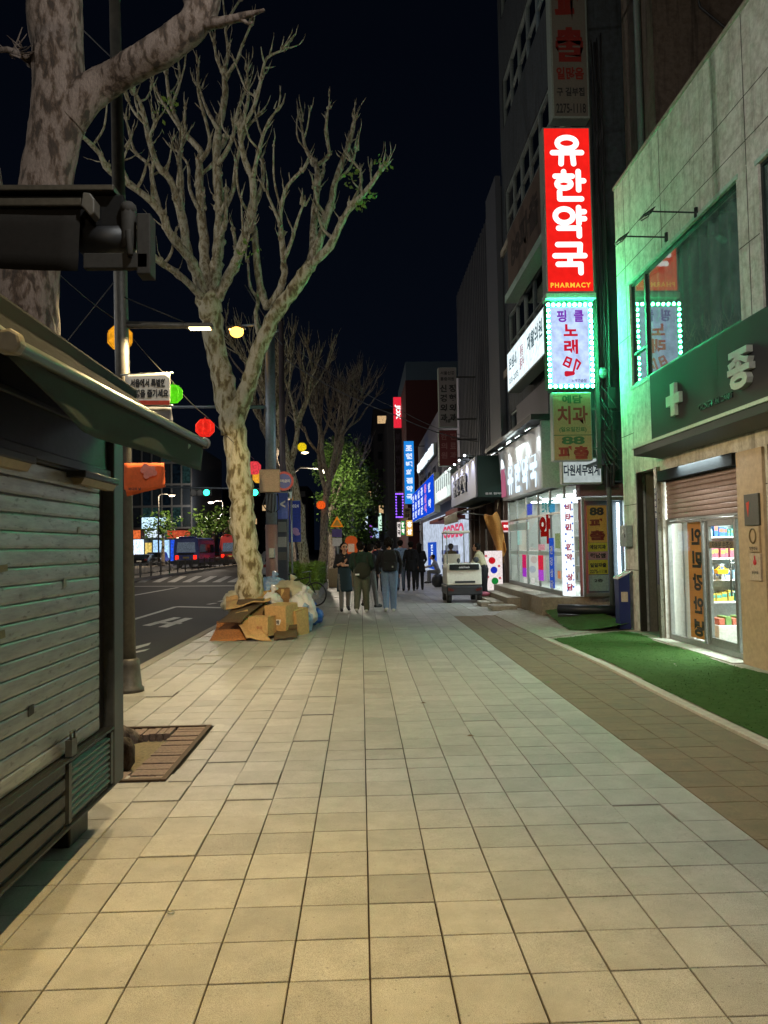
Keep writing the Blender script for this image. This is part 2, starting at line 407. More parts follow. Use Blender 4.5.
# the pale edging between brown pavers and artificial turf bends gently
edge_pts = [(3.10, -2), (3.10, 6), (3.09, 7.2), (3.11, 8.6), (3.13, 10), (3.09, 11.6), (3.04, 12.95)]
eb = MB()
for (xa, ya), (xb, yb) in zip(edge_pts[:-1], edge_pts[1:]):
    n = max(1, int((yb - ya) / .9))
    for i in range(n):
        p = (xa + (xb - xa) * i / n, ya + (yb - ya) * i / n); q = (xa + (xb - xa) * (i + 1) / n, ya + (yb - ya) * (i + 1) / n - .006)
        eb.prism([(p[0], p[1], -.05), (p[0] + .11, p[1], -.05), (q[0] + .11, q[1], -.05), (q[0], q[1], -.05)], (0, 0, .072))
eb.build('kerb_edging', S('pale edging', '#b9b4a6', .7, var=.25, scale=4, fine=120), bevel=.006, kind='structure')
concrete = S('worn concrete', '#a09888', .8, var=.35, scale=2.2, bump=.5, fine=90)
apron = MB(); apron.prism([(3.15, -2, -.06), (5.4, -2, -.06), (5.4, 14.3, -.06), (3.1, 14.3, -.06), (3.1, 12.9, -.06)], (0, 0, .062))
apron.prism([(3.05, 12.95, -.05), (4.95, 14.35, -.05), (4.95, 17.0, -.05), (4.75, 17.2, -.05), (3.6, 19.2, -.05), (3.0, 17.4, -.05)], (0, 0, .07))
apron.build('apron_pavement', concrete, kind='structure')

# ---- artificial turf
def turf_mat():
    m, nt = newmat('artificial turf'); b = N(nt, 'ShaderNodeBsdfPrincipled'); o = N(nt, 'ShaderNodeOutputMaterial')
    p1 = pos_node(nt, 1.1); n1 = N(nt, 'ShaderNodeTexNoise'); n1.inputs['Detail'].default_value = 8; n1.inputs['Roughness'].default_value = .7; nt.links.new(p1.outputs[0], n1.inputs['Vector'])
    p2 = pos_node(nt, 130); n2 = N(nt, 'ShaderNodeTexNoise'); n2.inputs['Detail'].default_value = 2; nt.links.new(p2.outputs[0], n2.inputs['Vector'])
    rp = N(nt, 'ShaderNodeValToRGB'); rp.color_ramp.elements[0].position = .3; rp.color_ramp.elements[1].position = .72
    rp.color_ramp.elements[0].color = (.038, .088, .022, 1); rp.color_ramp.elements[1].color = (.085, .165, .046, 1)
    ad = N(nt, 'ShaderNodeMath', operation='ADD'); h = N(nt, 'ShaderNodeMath', operation='MULTIPLY'); h.inputs[1].default_value = .5
    nt.links.new(n1.outputs[0], ad.inputs[0]); nt.links.new(n2.outputs[0], ad.inputs[1]); nt.links.new(ad.outputs[0], h.inputs[0])
    nt.links.new(h.outputs[0], rp.inputs[0]); nt.links.new(rp.outputs[0], b.inputs['Base Color'])
    b.inputs['Roughness'].default_value = .95; b.inputs['Specular IOR Level'].default_value = .08
    bp = N(nt, 'ShaderNodeBump'); bp.inputs['Strength'].default_value = .6; bp.inputs['Distance'].default_value = .012
    nt.links.new(n2.outputs[0], bp.inputs['Height']); nt.links.new(bp.outputs[0], b.inputs['Normal'])
    nt.links.new(b.outputs[0], o.inputs[0]); return m
TURF = turf_mat()
def turf_sheet(name, inside, x0, x1, y0, y1, z, amp, label, zfn=None):
    st = .045; vs = []; fs = []; idx = {}
    nx, ny = int((x1 - x0) / st), int((y1 - y0) / st)
    for j in range(ny + 1):
        for i in range(nx + 1):
            x, y = x0 + i * st, y0 + j * st
            if inside(x, y):
                idx[i, j] = len(vs)
                vs.append((x, y, z + (zfn(x, y) if zfn else 0) + amp * noise.noise(Vector((x * 1.1, y * .8, 3))) + .008 * noise.noise(Vector((x * 14, y * 14, 1)))))
    for j in range(ny):
        for i in range(nx):
            q = [(i, j), (i + 1, j), (i + 1, j + 1), (i, j + 1)]
            if all(k in idx for k in q): fs.append([idx[k] for k in q])
    # short upright blades so that the pile has an edge and a grain
    for _ in range(int(len(fs) * .5)):
        x, y = random.uniform(x0, x1), random.uniform(y0, y1)
        if not inside(x, y): continue
        zz = z + (zfn(x, y) if zfn else 0) + amp * noise.noise(Vector((x * 1.1, y * .8, 3)))
        a = random.uniform(0, 6.3); k = len(vs); dx, dy = .006 * math.cos(a), .006 * math.sin(a); lx, ly = random.uniform(-.015, .015), random.uniform(-.015, .015)
        vs += [(x - dx, y - dy, zz), (x + dx, y + dy, zz), (x + lx, y + ly, zz + random.uniform(.008, .015))]; fs.append((k, k + 1, k + 2))
    me = bpy.data.meshes.new(name); me.from_pydata(vs, [], fs); me.materials.append(TURF)
    o = bpy.data.objects.new(name, me); col.objects.link(o); return tag(o, label, 'turf mat')
def ex(y):
    for (xa, ya), (xb, yb) in zip(edge_pts[:-1], edge_pts[1:]):
        if ya <= y <= yb: return xa + (xb - xa) * (y - ya) / (yb - ya) + .12
    return 3.16
turf_sheet('turf_mat', lambda x, y: x > ex(y) and (x < 4.78 + .05 * math.sin(y * 3)) and y < 12.85 + (x - 3.1) * .62, 3.1, 4.9, 2.5, 14.0, .012, .012,
           'long green artificial turf mat in front of the half shuttered pharmacy')
turf_sheet('turf_mat', lambda x, y: (y > 13.75 + abs(x - 4.3) * .35) and y < 18.3 - (4.9 - x) * .9 and x > 3.75 + (y - 13.9) * .09, 3.6, 4.92, 13.6, 18.2, .03, .01,
           'small wedge of darker green turf below the rolled black mat', zfn=lambda x, y: max(0, (y - 14.5)) * .035 + max(0, x - 4.0) * .12)

# ---- painted road markings, read off the photograph onto the road plane
mk = MB()
def mark(*pts): mk.poly([G(x, y, ROADZ + .004) for x, y in pts])
def line(a, b, wd):
    p, q = G(*a, ROADZ + .004), G(*b, ROADZ + .004); d = (q - p).normalized(); r = Vector((-d.y, d.x, 0)) * wd / 2
    mk.poly([p - r, q - r, q + r, p + r])
line((100, 629.5), (175, 607), .16); line((175, 606.6), (235, 608), .35); line((208, 604.3), (216, 603), .16); line((219, 601.5), (226, 600), .16)
line((110, 599.5), (178, 587.5), .2); line((100, 586.5), (240, 585.8), .45)
mark((142, 625.5), (150, 625.9), (181, 617.6), (174, 617.2)); mark((158, 627), (167, 627.4), (193, 618.2), (185, 617.8))
mark((156, 621.6), (183, 622.8), (180, 624.1), (152, 622.9))
mark((133, 650), (133, 647), (151, 642.5), (149, 645)); mark((133, 653.5), (145, 651), (150, 648.5), (134, 651.5))
for i in range(9):
    x = 122 + i * 15
    mark((x, 582.2), (x + 8, 582.2), (x + 20, 576.2), (x + 13.5, 576.2))
mk.build('road_markings', white_paint, kind='structure')
# the raised island across the road and the far pavement
isl = MB(); isl.prism([(-13.9, 44, -.3), (-13.1, 44, -.3), (-13.1, 110, -.3), (-13.9, 110, -.3)], (0, 0, .31)); isl.build('island_kerb', granite, kind='structure')
box('far_pavement', (-60, 40, -.3), (-22.5, 400, .0), concrete, kind='structure')
box('far_kerb', (-22.5, 40, -.3), (-22.3, 400, .0), granite, kind='structure')

# ---- the tree pit: brick edging, soil, an iron frame
t = thing('tree_pit', 'sunken soil pit with red brick edging behind the steel kiosk', 'tree pit', (-2.16, 6.27, 0))
x0, x1, y0, y1 = PIT
MB().box((x0 + .01, y0 + .02, -.2), (x1 - .02, y1 - .02, -.055)).build('soil', S('pit soil', (.30, .24, .14), .95, var=.4, scale=7, bump=1, fine=50), t)
br = MB(); 
for i in range(20):
    ya = y0 + .06 + i * (y1 - y0 - .1) / 20
    br.box((x1 - .30, ya + .004, -.1), (x1 - .055, ya + (y1 - y0 - .1) / 20 - .004, .004 + random.uniform(-.006, .006)))
for i in range(20):
    xa = x0 + .02 + i * (x1 - x0 - .34) / 20
    for (ya, yb) in ((y0 + .05, y0 + .27), (y1 - .27, y1 - .05)): br.box((xa + .004, ya, -.1), (xa + (x1 - x0 - .34) / 20 - .004, yb, .004 + random.uniform(-.006, .006)))
br.build('brick_edging', S('red brick paver', '#8a7466', .85, var=.35, scale=9, second='#65544a'), t, bevel=.004)
fr = MB()
fr.box((x1 - .05, y0, -.1), (x1 - .012, y1, .016)); fr.box((x0, y0, -.1), (x1 - .055, y0 + .036, .016)); fr.box((x0, y1 - .036, -.1), (x1 - .055, y1, .016))
fr.build('edge_frame', S('rusty iron', '#4b3a2c', .7, .3, var=.3), t)
# ------------------------------------------------------------------ the steel kiosk on the left
dark_metal = S('dark painted steel', '#1f2123', .5, .2, var=.35, scale=5, fine=90)
mid_metal = S('grey painted steel', '#43474a', .5, .3, var=.3, scale=4)
galv = S('galvanised steel', '#8f9794', .42, .55, var=.3, scale=4, fine=140, bump=.12)
black = S('black plastic', (.012, .012, .013), .5, var=.2)
def shutter_steel():
    m, nt = newmat('shutter steel'); b = N(nt, 'ShaderNodeBsdfPrincipled'); o = N(nt, 'ShaderNodeOutputMaterial')
    p = pos_node(nt, (1, .9, 6)); n = N(nt, 'ShaderNodeTexNoise'); n.inputs['Detail'].default_value = 8; n.inputs['Roughness'].default_value = .7; nt.links.new(p.outputs[0], n.inputs['Vector'])
    r = N(nt, 'ShaderNodeValToRGB'); r.color_ramp.elements[0].position = .34; r.color_ramp.elements[1].position = .6
    r.color_ramp.elements[0].color = (.22, .235, .24, 1); r.color_ramp.elements[1].color = (.34, .365, .37, 1)
    nt.links.new(n.outputs[0], r.inputs[0])
    p2 = pos_node(nt, (3, 2.4, 8)); v = N(nt, 'ShaderNodeTexNoise'); v.inputs['Detail'].default_value = 5; nt.links.new(p2.outputs[0], v.inputs['Vector'])
    r2 = N(nt, 'ShaderNodeValToRGB'); r2.color_ramp.elements[0].position = .28; r2.color_ramp.elements[1].position = .40
    r2.color_ramp.elements[0].color = (.22, .2, .18, 1); r2.color_ramp.elements[1].color = (1, 1, 1, 1); nt.links.new(v.outputs[0], r2.inputs[0])
    mu = N(nt, 'ShaderNodeMix', data_type='RGBA', blend_type='MULTIPLY'); mu.inputs['Factor'].default_value = .85
    nt.links.new(r.outputs[0], mu.inputs['A']); nt.links.new(r2.outputs[0], mu.inputs['B']); nt.links.new(mu.outputs['Result'], b.inputs['Base Color'])
    mr = N(nt, 'ShaderNodeMapRange'); mr.inputs[3].default_value = .55; mr.inputs[4].default_value = .28; nt.links.new(n.outputs[0], mr.inputs[0]); nt.links.new(mr.outputs[0], b.inputs['Roughness'])
    b.inputs['Metallic'].default_value = .2; bp = N(nt, 'ShaderNodeBump'); bp.inputs['Strength'].default_value = .12; bp.inputs['Distance'].default_value = .004
    nt.links.new(v.outputs[0], bp.inputs['Height']); nt.links.new(bp.outputs[0], b.inputs['Normal']); nt.links.new(b.outputs[0], o.inputs[0]); return m
def slat_shutter(name, x, y0, y1, z0, z1, pitch, mat, parent, out=1, bulge=.012):
    """roller shutter: interlocking curved slats, seen from the side out (+1: from +x)"""
    mb = MB(); n = int(round((z1 - z0) / pitch)); prof = []
    for i in range(n):
        za = z0 + i * (z1 - z0) / n; p = (z1 - z0) / n
        prof += [(za, -.010), (za + p * .03, -.008), (za + p * .05, .0), (za + p * .2, bulge * .8), (za + p * .55, bulge), (za + p * .88, bulge * .8), (za + p * .97, .0)]
    prof.append((z1, -.010)); ny = 6; vs = []; fs = []
    for j in range(ny + 1):
        y = y0 + (y1 - y0) * j / ny
        for k, (z, d) in enumerate(prof): vs.append((x + out * (d + .003 * noise.noise(Vector((y * 1.3, z * 2, 0)))), y, z))
    m = len(prof)
    for j in range(ny):
        for k in range(m - 1): fs.append((j * m + k, (j + 1) * m + k, (j + 1) * m + k + 1, j * m + k + 1))
    mb.add(vs, fs, False); return mb.build(name, mat, parent)
KX = -1.5
k = thing('street_kiosk', 'closed grey steel street kiosk with lowered roller shutter and dark awning', 'kiosk', (-2.3, 2.7, 0))
box('cabin', (-3.0, .6, .21), (KX - .07, 4.8, 2.52), dark_metal, k, .02)
slat_shutter('roller_shutter', KX - .02, .75, 4.5, .575, 2.02, .08, shutter_steel(), k, bulge=.0035)
each('shutter_guide', [((KX - .068, 4.505, .575), (KX - .035, 4.62, 2.02)), ((KX - .068, .62, .575), (KX - .035, .745, 2.02))], black, k)
MB().box((KX - .066, 4.623, .22), (KX + .03, 4.8, 2.44)).build('corner_post', mid_metal, k, .008)
hd = MB().box((KX - .066, .62, 2.025), (KX - .005, 4.62, 2.44)); hd.bar((KX + .004, .62, 2.06), (KX + .004, 4.62, 2.06), .02, .05); hd.bar((KX + .004, .62, 2.30), (KX + .004, 4.62, 2.30), .02, .03)
hd.build('header', dark_metal, k, .006)
sk = MB().box((KX - .066, .62, .23), (KX + .002, 4.62, .57))
for z in (.265, .345, .425, .505): sk.box((KX + .003, .62, z), (KX + .02, 3.9, z + .058))
sk.box((KX + .003, .62, .558), (KX + .035, 4.62, .572)).box((KX + .003, .62, .222), (KX + .03, 4.62, .236)); sk.build('skirt', dark_metal, k, .005)
ve = MB()
for z in np.arange(.27, .53, .034): ve.prism([(KX + .004, 3.97, z), (KX + .022, 3.97, z - .004), (KX + .022, 3.97, z + .004), (KX + .004, 3.97, z + .022)], (0, .6, 0))
ve.box((KX + .003, 3.93, .25), (KX + .026, 3.965, .545)).box((KX + .003, 4.575, .25), (KX + .026, 4.61, .545)); ve.build('vent_grille', mid_metal, k)
stk = S('yellowed sticker', '#7a7352', .6, var=.3, scale=30); stw = S('torn white sticker', '#9a9a92', .6, var=.4, scale=40)
for (y, z, w_, h_, m_) in ((3.25, 1.52, .09, .035, stk), (3.22, 1.24, .10, .04, stk), (3.9, 1.02, .07, .03, stw), (3.95, 1.42, .05, .05, stw), (3.55, .86, .06, .05, S('scuff', (.03, .03, .03), .7)), (4.15, 1.7, .05, .04, stw), (2.9, 1.75, .12, .05, stw)): MB().prism([(KX - .0135, y, z), (KX - .0135, y + w_, z + .006), (KX - .0135, y + w_ - .006, z + h_), (KX - .0135, y + .004, z + h_ - .004)], (.0012, 0, 0)).build('sticker', m_, k)
lk = MB().box((KX + .006, 3.93, .58), (KX + .04, 4.0, .66)); lk.tube([(KX + .03, 3.94, .66), (KX + .03, 3.94, .70), (KX + .03, 3.99, .70), (KX + .03, 3.99, .66)], .006, 6); lk.build('padlock', mid_metal, k)
for y in (.9, 2.6, 4.42):
    each('leg', [((-1.72, y - .14, 0), (-1.6, y + .14, .21)), ((-2.9, y - .14, 0), (-2.75, y + .14, .21))], dark_metal, k, .01)
cream = S('yellowed plastic', '#8a816a', .5, var=.2)
for (y0_, y1_) in ((2.55, 3.36), (3.95, 4.5)):
    f = MB().box((KX + .0, y0_, 1.985), (KX + .1, y1_, 2.02)).build('tube_light', dark_metal, k, .006)
    MB().prism([(KX + .012, y0_ + .02, 1.984), (KX + .088, y0_ + .02, 1.984), (KX + .07, y0_ + .02, 1.952), (KX + .03, y0_ + .02, 1.952)], (0, y1_ - y0_ - .04, 0)).build('diffuser', cream, f)
# awning on the kiosk: cassette, fabric, front bar with white end cap, hanging valance
tarp = S('awning canvas', '#25332f', .9, var=.35, scale=6, fine=220, bump=.4)
MB().box((KX - .06, .9, 2.47), (KX + .06, 5.0, 2.66)).build('awning_cassette', S('sooty cassette', (.009, .010, .010), .85, spec=.2), k, .02)
cv = MB(); n = 12
vs = []; fs = []
for j in range(31):
    y = 2.26 + (4.99 - 2.26) * j / 30
    for i in range(n + 1):
        f = i / n; vs.append((KX + .02 + (.48) * f, y, 2.62 - (.395 - (y - 2.26) * .031) * f - .035 * math.sin(f * math.pi) + .008 * noise.noise(Vector((y * 3, f * 3, 0)))))
for j in range(30):
    for i in range(n): fs.append((j * (n + 1) + i, j * (n + 1) + i + 1, (j + 1) * (n + 1) + i + 1, (j + 1) * (n + 1) + i))
cv.add(vs, fs, True); o = cv.build('awning_fabric', S('sooty canvas', (.008, .009, .009), .95, var=.5, scale=14, spec=.1, fine=200, bump=.6), k); o.modifiers.new('thick', 'SOLIDIFY').thickness = .004
MB().prism([(-1.03, 2.26, 2.19), (-.99, 2.26, 2.185), (-.98, 2.26, 2.21), (-.995, 2.26, 2.232), (-1.03, 2.26, 2.232)], (0, 2.73, .085)).build('front_bar', S('bar paint', '#565f5a', .4, .4, var=.2), k, .006)
for y in (2.21, 4.99):
    e_ = .0 if y < 3 else .085
    MB().prism([(-1.04, y, 2.18 + e_), (-.985, y, 2.175 + e_), (-.968, y, 2.205 + e_), (-.975, y, 2.235 + e_), (-1.0, y, 2.25 + e_), (-1.03, y, 2.246 + e_), (-1.045, y, 2.22 + e_)], (0, .045 if y < 3 else .03, 0)).build('end_cap', S('aged white plastic', '#77736a', .5, var=.2), k, .01)
va = MB(); vs = []; fs = []
for j in range(41):
    y = 2.28 + (4.99 - 2.28) * j / 40; hgt = .165 * min(1, .05 + (y - 2.26) / .62)
    for i in range(6):
        f = i / 5; vs.append((-1.012 + .03 * f * noise.noise(Vector((y * 1.7, 0, 4))) - .02 * f, y, 2.195 + (y - 2.26) * .031 - hgt * f * (1 + .05 * noise.noise(Vector((y * 2.2, 1, 0))))))
for j in range(40):
    for i in range(5): fs.append((j * 6 + i, j * 6 + i + 1, (j + 1) * 6 + i + 1, (j + 1) * 6 + i))
va.add(vs, fs, True); o = va.build('valance', tarp, k); o.modifiers.new('thick', 'SOLIDIFY').thickness = .003
for y in (2.5, 4.6): MB().tube([(KX + .03, y, 2.5), (-1.22, y - .25, 2.38), (-1.02, y, 2.22)], .016, 8).build('folding_arm', galv, k)

# ---- second, raised awning box carried on posts at the far end of the kiosk
soot = S('sooty steel', (.010, .0095, .009), .9, 0, var=.3, spec=.15); mid_soot = S('greasy steel', (.035, .032, .028), .75, .1, var=.3, spec=.25)
k = thing('raised_awning', 'raised dark awning box with hanging flap and bracket above the kiosk', 'awning', (-2.6, 4.5, 2.52))
Y0 = 4.4
for x in (-2.55, -3.2): MB().box((x - .04, Y0 + .12, 2.525), (x + .04, Y0 + .2, 3.49)).build('post', dark_metal, k)
MB().box((-4.2, Y0, 3.695), (-1.40, Y0 + .3, 3.73)).build('top_rail', S('worn aluminium', '#4a463e', .4, .5, var=.3), k, .006)
MB().box((-4.2, Y0 + .05, 3.5), (-1.36, Y0 + .26, 3.693)).build('box_body', soot, k, .01)
MB().box((-4.2, Y0 - .06, 3.575), (-1.56, Y0 - .005, 3.625)).build('front_bar', S('worn aluminium', '#a49c8e'), k, .008)
MB().prism([(-1.56, Y0 - .075, 3.57), (-1.51, Y0 - .075, 3.51), (-1.485, Y0 - .075, 3.53), (-1.485, Y0 - .075, 3.61), (-1.51, Y0 - .075, 3.645), (-1.55, Y0 - .075, 3.65)], (0, .1, 0)).build('end_cap', S('aged cap plastic', '#4e4a42', .5, var=.2), k, .008)
va = MB(); vs = []; fs = []
for j in range(25):
    x = -4.2 + 2.62 * j / 24
    for i in range(5): f = i / 4; vs.append((x, Y0 - .03 - .04 * f + .01 * noise.noise(Vector((x * 2, f, 0))), 3.575 - (.36 + .02 * math.sin(x * 3)) * f))
for j in range(24):
    for i in range(4): fs.append((j * 5 + i, j * 5 + i + 1, (j + 1) * 5 + i + 1, (j + 1) * 5 + i))
va.add(vs, fs, True); o = va.build('flap', S('brown canvas', (.016, .014, .012), .95, var=.2, spec=.1, fine=200, bump=.3), k); o.modifiers.new('thick', 'SOLIDIFY').thickness = .004
MB().box((-1.575, Y0 + .0, 3.235), (-1.205, Y0 + .05, 3.325)).build('bracket_arm', mid_soot, k, .006)
bb = MB().tube([(-1.62, Y0 + .1, 3.44), (-1.31, Y0 + .1, 3.44)], .085, 12); bb.build('roller', black, k)
MB().box((-1.27, Y0, 3.2), (-1.19, Y0 + .12, 3.56)).tube([(-1.33, Y0 + .05, 3.36), (-1.33, Y0 + .05, 3.6)], .045, 10).ball((-1.33, Y0 + .05, 3.6), .05, 10, 6).tube([(-1.30, Y0 - .02, 3.3), (-1.31, Y0 - .02, 3.45)], .02, 8).build('end_bracket', mid_soot, k, .008)

# ------------------------------------------------------------------ poles and street lamps
pole_paint = S('pole paint', '#504d47', .5, .3, var=.35, scale=3)
lamp_warm = E('lamp glass', '#ffd9a0', 22, var=0)
def lamp_head(t, p, d, power, colr, size=.3, name='lamp_head', em=None, kind='SPOT'):
    d = Vector(d).normalized(); p = Vector(p)
    hd = MB(); hd.bar(p - d * size * .5, p + d * size * .55, size * .42, size * .16); h = hd.build(name, pole_paint, t, .01)
    MB().bar(p - d * size * .35 - V(0, 0, size * .1), p + d * size * .45 - V(0, 0, size * .1), size * .34, size * .05).build('lamp_glass', em or lamp_warm, h)
    if power:
        if kind == 'SPOT': lamp('light', 'SPOT', p - V(0, 0, size * .22), power, colr, t, .07, target=p - V(0, 0, 5), spot=165, blend=.35)
        else: lamp('light', 'POINT', p - V(0, 0, size * .25), power, colr, t, .07)
t = thing('lamp_post', 'dark lamp post with flared base and short arm beyond the kiosk', 'lamp post', (-2.64, 8.95, 0))
P0, P1 = V(-2.68, 8.95, 0), V(-2.85, 8.95, 9.2)
MB().tube([P0, P0.lerp(P1, .46), P1], [.085, .08, .06], 16).build('pole', pole_paint, t)
MB().tube([P0, P0 + V(0, 0, .04), P0 + V(0, 0, .06), P0 + V(0, 0, .3), P0 + V(0, 0, .36), P0 + V(0, 0, .38)], [.17, .17, .145, .12, .115, .086], 18).build('base', pole_paint, t)
A = P0.lerp(P1, .46)
MB().tube([A + V(0, 0, .02), A + V(.88, 0, 0)], [.045, .035], 10).build('arm', pole_paint, t)
lamp_head(t, A + V(.9, -.02, -.01), (1, 0, 0), 0, '#fff0d2', .3, kind='POINT', em=E('near lamp glass', '#ffdc9a', 8, var=0))
lamp('light', 'SPOT', A + V(.9, 0, -.12), 820, '#ffe0a6', t, .07, target=A + V(.95, .2, -3), spot=175, blend=.12)
MB().tube([A + V(0, -.05, .35), A + V(.75, -.02, .03)], .008, 5).build('stay_wire', black, t)
t = thing('utility_pole', 'thick grey steel pole behind the bare tree carrying a street lamp', 'pole', (-2.2, 19, 0))
steel = S('pole steel', '#7f8a94', .45, .5, var=.25, scale=3)
MB().tube([(-2.2, 19, 2.2), (-2.19, 19, 7.3)], [.135, .12], 16).build('pole', steel, t)
MB().tube([(-2.2, 19, 0), (-2.2, 19, 2.2)], [.15, .148], 16).build('sleeve', S('brown pole sleeve', '#8a6a62', .55, var=.25), t)
q = atY(237, 328, 19)
MB().tube([(-2.19, 19, 6.9), (-2.5, 19, 7.2), q + V(.12, 0, .05)], [.045, .04, .035], 10).build('lamp_arm', steel, t)
lamp_head(t, q, (-1, 0, 0), 2200, '#ffc070', .42, em=E('sodium lamp', '#ffc46a', 8, var=0), kind='POINT')
MB().ball(q - V(0, .05, .12), (.17, .17, .13), 14, 9).build('lamp_glow', E('sodium glow', '#ffb24a', 5, var=0), t)  # glowing ball added to stand for the glow round the lamp
a, b = atY(172, 407, 19), atY(268, 407, 19)
MB().tube([b, a], [.05, .04], 10).build('mast_arm', steel, t)
bx = atY(270, 481, 18.8)
MB().box(bx - V(.25, .1, .28), bx + V(.25, .05, .28)).build('junction_box', S('junction box', '#b79a80', .6, var=.3, scale=9), t, .02)
MB().box(atY(272, 553, 18.8) - V(.07, .06, .12), atY(272, 553, 18.8) + V(.07, .06, .12)).build('meter_box', galv, t, .01)
cb = MB()
for i in range(5): cb.tube([atY(266 + i * 3, 494, 18.84), atY(263 + i * 4, 505 + i % 3 * 4, 18.8), atY(268 + i * 2, 512, 18.85)], .014, 6)
cb.build('cable_loop', black, t)
for (dz) in (.0,):
    ps = atY(284, 481, 18.75)
t2 = thing('parking_sign', 'round blue no parking sign with red rim on the grey pole', 'sign', ps)
def disc(c, r, n=32): return [(c[0] + r * math.cos(2 * math.pi * i / n), c[1], c[2] + r * math.sin(2 * math.pi * i / n)) for i in range(n)]
MB().prism(disc(ps, .235), (0, .02, 0)).build('rim', S('sign red', '#c01f26', .4), t2)
MB().prism(disc(ps - V(0, .003, 0), .18), (0, .002, 0)).build('plate', S('sign blue', '#1d3c9c', .4), t2)
put_text(MB(), '주차금지', ps - V(0, .004, 0), XR, ZU, w=.27, thick=.02).build('lettering', S('sign white', (.8, .8, .8), .5), t2)
MB().bar(ps + V(-.16, .15, .03), ps + V(-.16, .02, .03), .03, .03).build('clamp', galv, t2)
t = thing('slim_pole', 'slim dark pole standing beyond the thick grey pole', 'pole', atY(284, 560, 25))
p, q = atY(284, 585, 25), atY(284, 322, 25)
MB().tube([V(p.x, 25, 0), V(p.x, 25, q.z)], [.11, .085], 12).build('pole_shaft', S('slim pole paint', '#564c50', .5, .2), t)
MB().tube([V(p.x, 25, q.z - .3), V(p.x - .5, 25, q.z - .25)], .05, 8).build('cross_arm', steel, t)
# the lamp over the photographer's head lights the near pavement; unseen others are added to light the facades
def tall_lamp(label, x, y, hx, hy, z, power, colr, spot=None):
    t = thing('street_lamp', label, 'street lamp', (x, y, ROADZ if x < -4 else 0), 'street lamps down the street')
    MB().tube([(x, y, t.location.z), (x, y, z - .5)], [.1, .07], 14).build('pole', pole_paint, t)
    MB().tube([(x, y, z - .55), (x + (hx - x) * .25, y + (hy - y) * .25, z), (hx, hy, z + .05)], [.05, .045, .04], 10).build('arm', pole_paint, t)
    lamp_head(t, V(hx, hy, z), (hx - x, hy - y, 0), 0 if spot else power, colr, .5, kind='POINT')
    if spot: lamp('light', 'SPOT', V(hx, hy, z - .12), power, colr, t, .07, target=V(-1.25, 2.3, 0), spot=62, blend=1.0); lamp('light', 'POINT', V(hx, hy, z - .13), 600, '#eef1f0', t, .07)  # narrow aim shapes the near pool; neutral point light added as fill
tall_lamp('tall unseen street lamp on the kerb beside the near end of the kiosk', -3.05, .2, .45, 2.7, 6.6, 1450, '#ffcb3e', True)
tall_lamp('tall unseen street lamp added across the road opposite the kiosk', -23, 6, -20.5, 6, 10.5, 3400, '#f6f0e4'); tall_lamp('tall unseen street lamp added across the road opposite the red sign', -23, 24, -20.5, 24, 10.5, 1500, '#eef0f2')  # both added out of view to lift the dark facades
tall_lamp('tall unseen street lamp added on the kerb behind the photographer', -3.05, -12, -1.2, -11.5, 8.5, 1500, '#ffe8c4')  # also added out of view, to light the facades
# banners and lanterns on the lamp post
t = thing('banner', 'white cloth banner with black korean lettering on the lamp post', 'banner', (-2.7, 8.9, 3.3))
a, b, c, d = [atY(*p, 8.80) for p in ((125, 375), (170, 373), (170, 405), (125, 405))]
white_cloth = S('white banner cloth', '#e6e0d4', .8, var=.08)
white_cloth.node_tree.nodes['Principled BSDF'].inputs['Emission Strength'].default_value = 0
def sheet(mb, a, b, c, d, wave=.015, nx=10, ny=6, seed=0):
    a, b, c, d = map(Vector, (a, b, c, d)); vs = []; fs = []; nrm = (b - a).cross(d - a).normalized()
    for j in range(ny + 1):
        for i in range(nx + 1):
            u, v = i / nx, j / ny
            vs.append(a.lerp(b, u).lerp(d.lerp(c, u), v) + nrm * wave * noise.noise(Vector((u * 2.5, v * 1.3, seed))))
    for j in range(ny):
        for i in range(nx): fs.append((j * (nx + 1) + i, j * (nx + 1) + i + 1, (j + 1) * (nx + 1) + i + 1, (j + 1) * (nx + 1) + i))
    return mb.add(vs, fs, True)
o = sheet(MB(), a, b, c, d, .0).build('cloth', white_cloth, t); o.modifiers.new('thick', 'SOLIDIFY').thickness = -.004
ink = S('black ink', (.02, .02, .022), .7)
mb = MB(); put_text(mb, '서울에서 특별한', atY(148, 383, 8.78), XR, ZU, w=.40, h=.095, thick=.045); put_text(mb, '여행을 즐기세요', atY(149, 393.5, 8.78), XR, ZU, w=.44, h=.095, thick=.045); mb.build('lettering', ink, t)
red_ink = S('coral ink', '#c8452c', .7)
MB().quad(d + V(0, -.012, .05), c + V(0, -.012, .05), c + V(0, -.012, 0), d + V(0, -.012, 0)).build('coral_strip', red_ink, t)
MB().tube([a + V(-.06, .02, .005), b + V(.03, .02, .005)], .012, 8).build('banner_rod', galv, t); MB().tube([d + V(-.06, .02, 0), c + V(.03, .02, 0)], .01, 8).build('banner_rod', galv, t)
t = thing('banner', 'grey cloth banner hanging under the white lettered banner', 'banner', (-2.7, 8.9, 3.0))
a, b, c, d = [atY(*p, 8.9) for p in ((124, 407), (171, 407), (173, 422), (124, 432))]
o = sheet(MB(), a, b, c, d, .02).build('cloth', S('grey banner cloth', '#474a52', .8), t); o.modifiers.new('thick', 'SOLIDIFY').thickness = -.004
t = thing('banner', 'orange banner with pink floral print hanging low on the lamp post', 'banner', (-2.7, 8.9, 2.3))
a, b, c, d = [atY(*p, 8.87) for p in ((124, 463), (164, 463), (165, 487), (124, 497))]
om = S('orange banner cloth', '#d9612c', .8, var=.15)
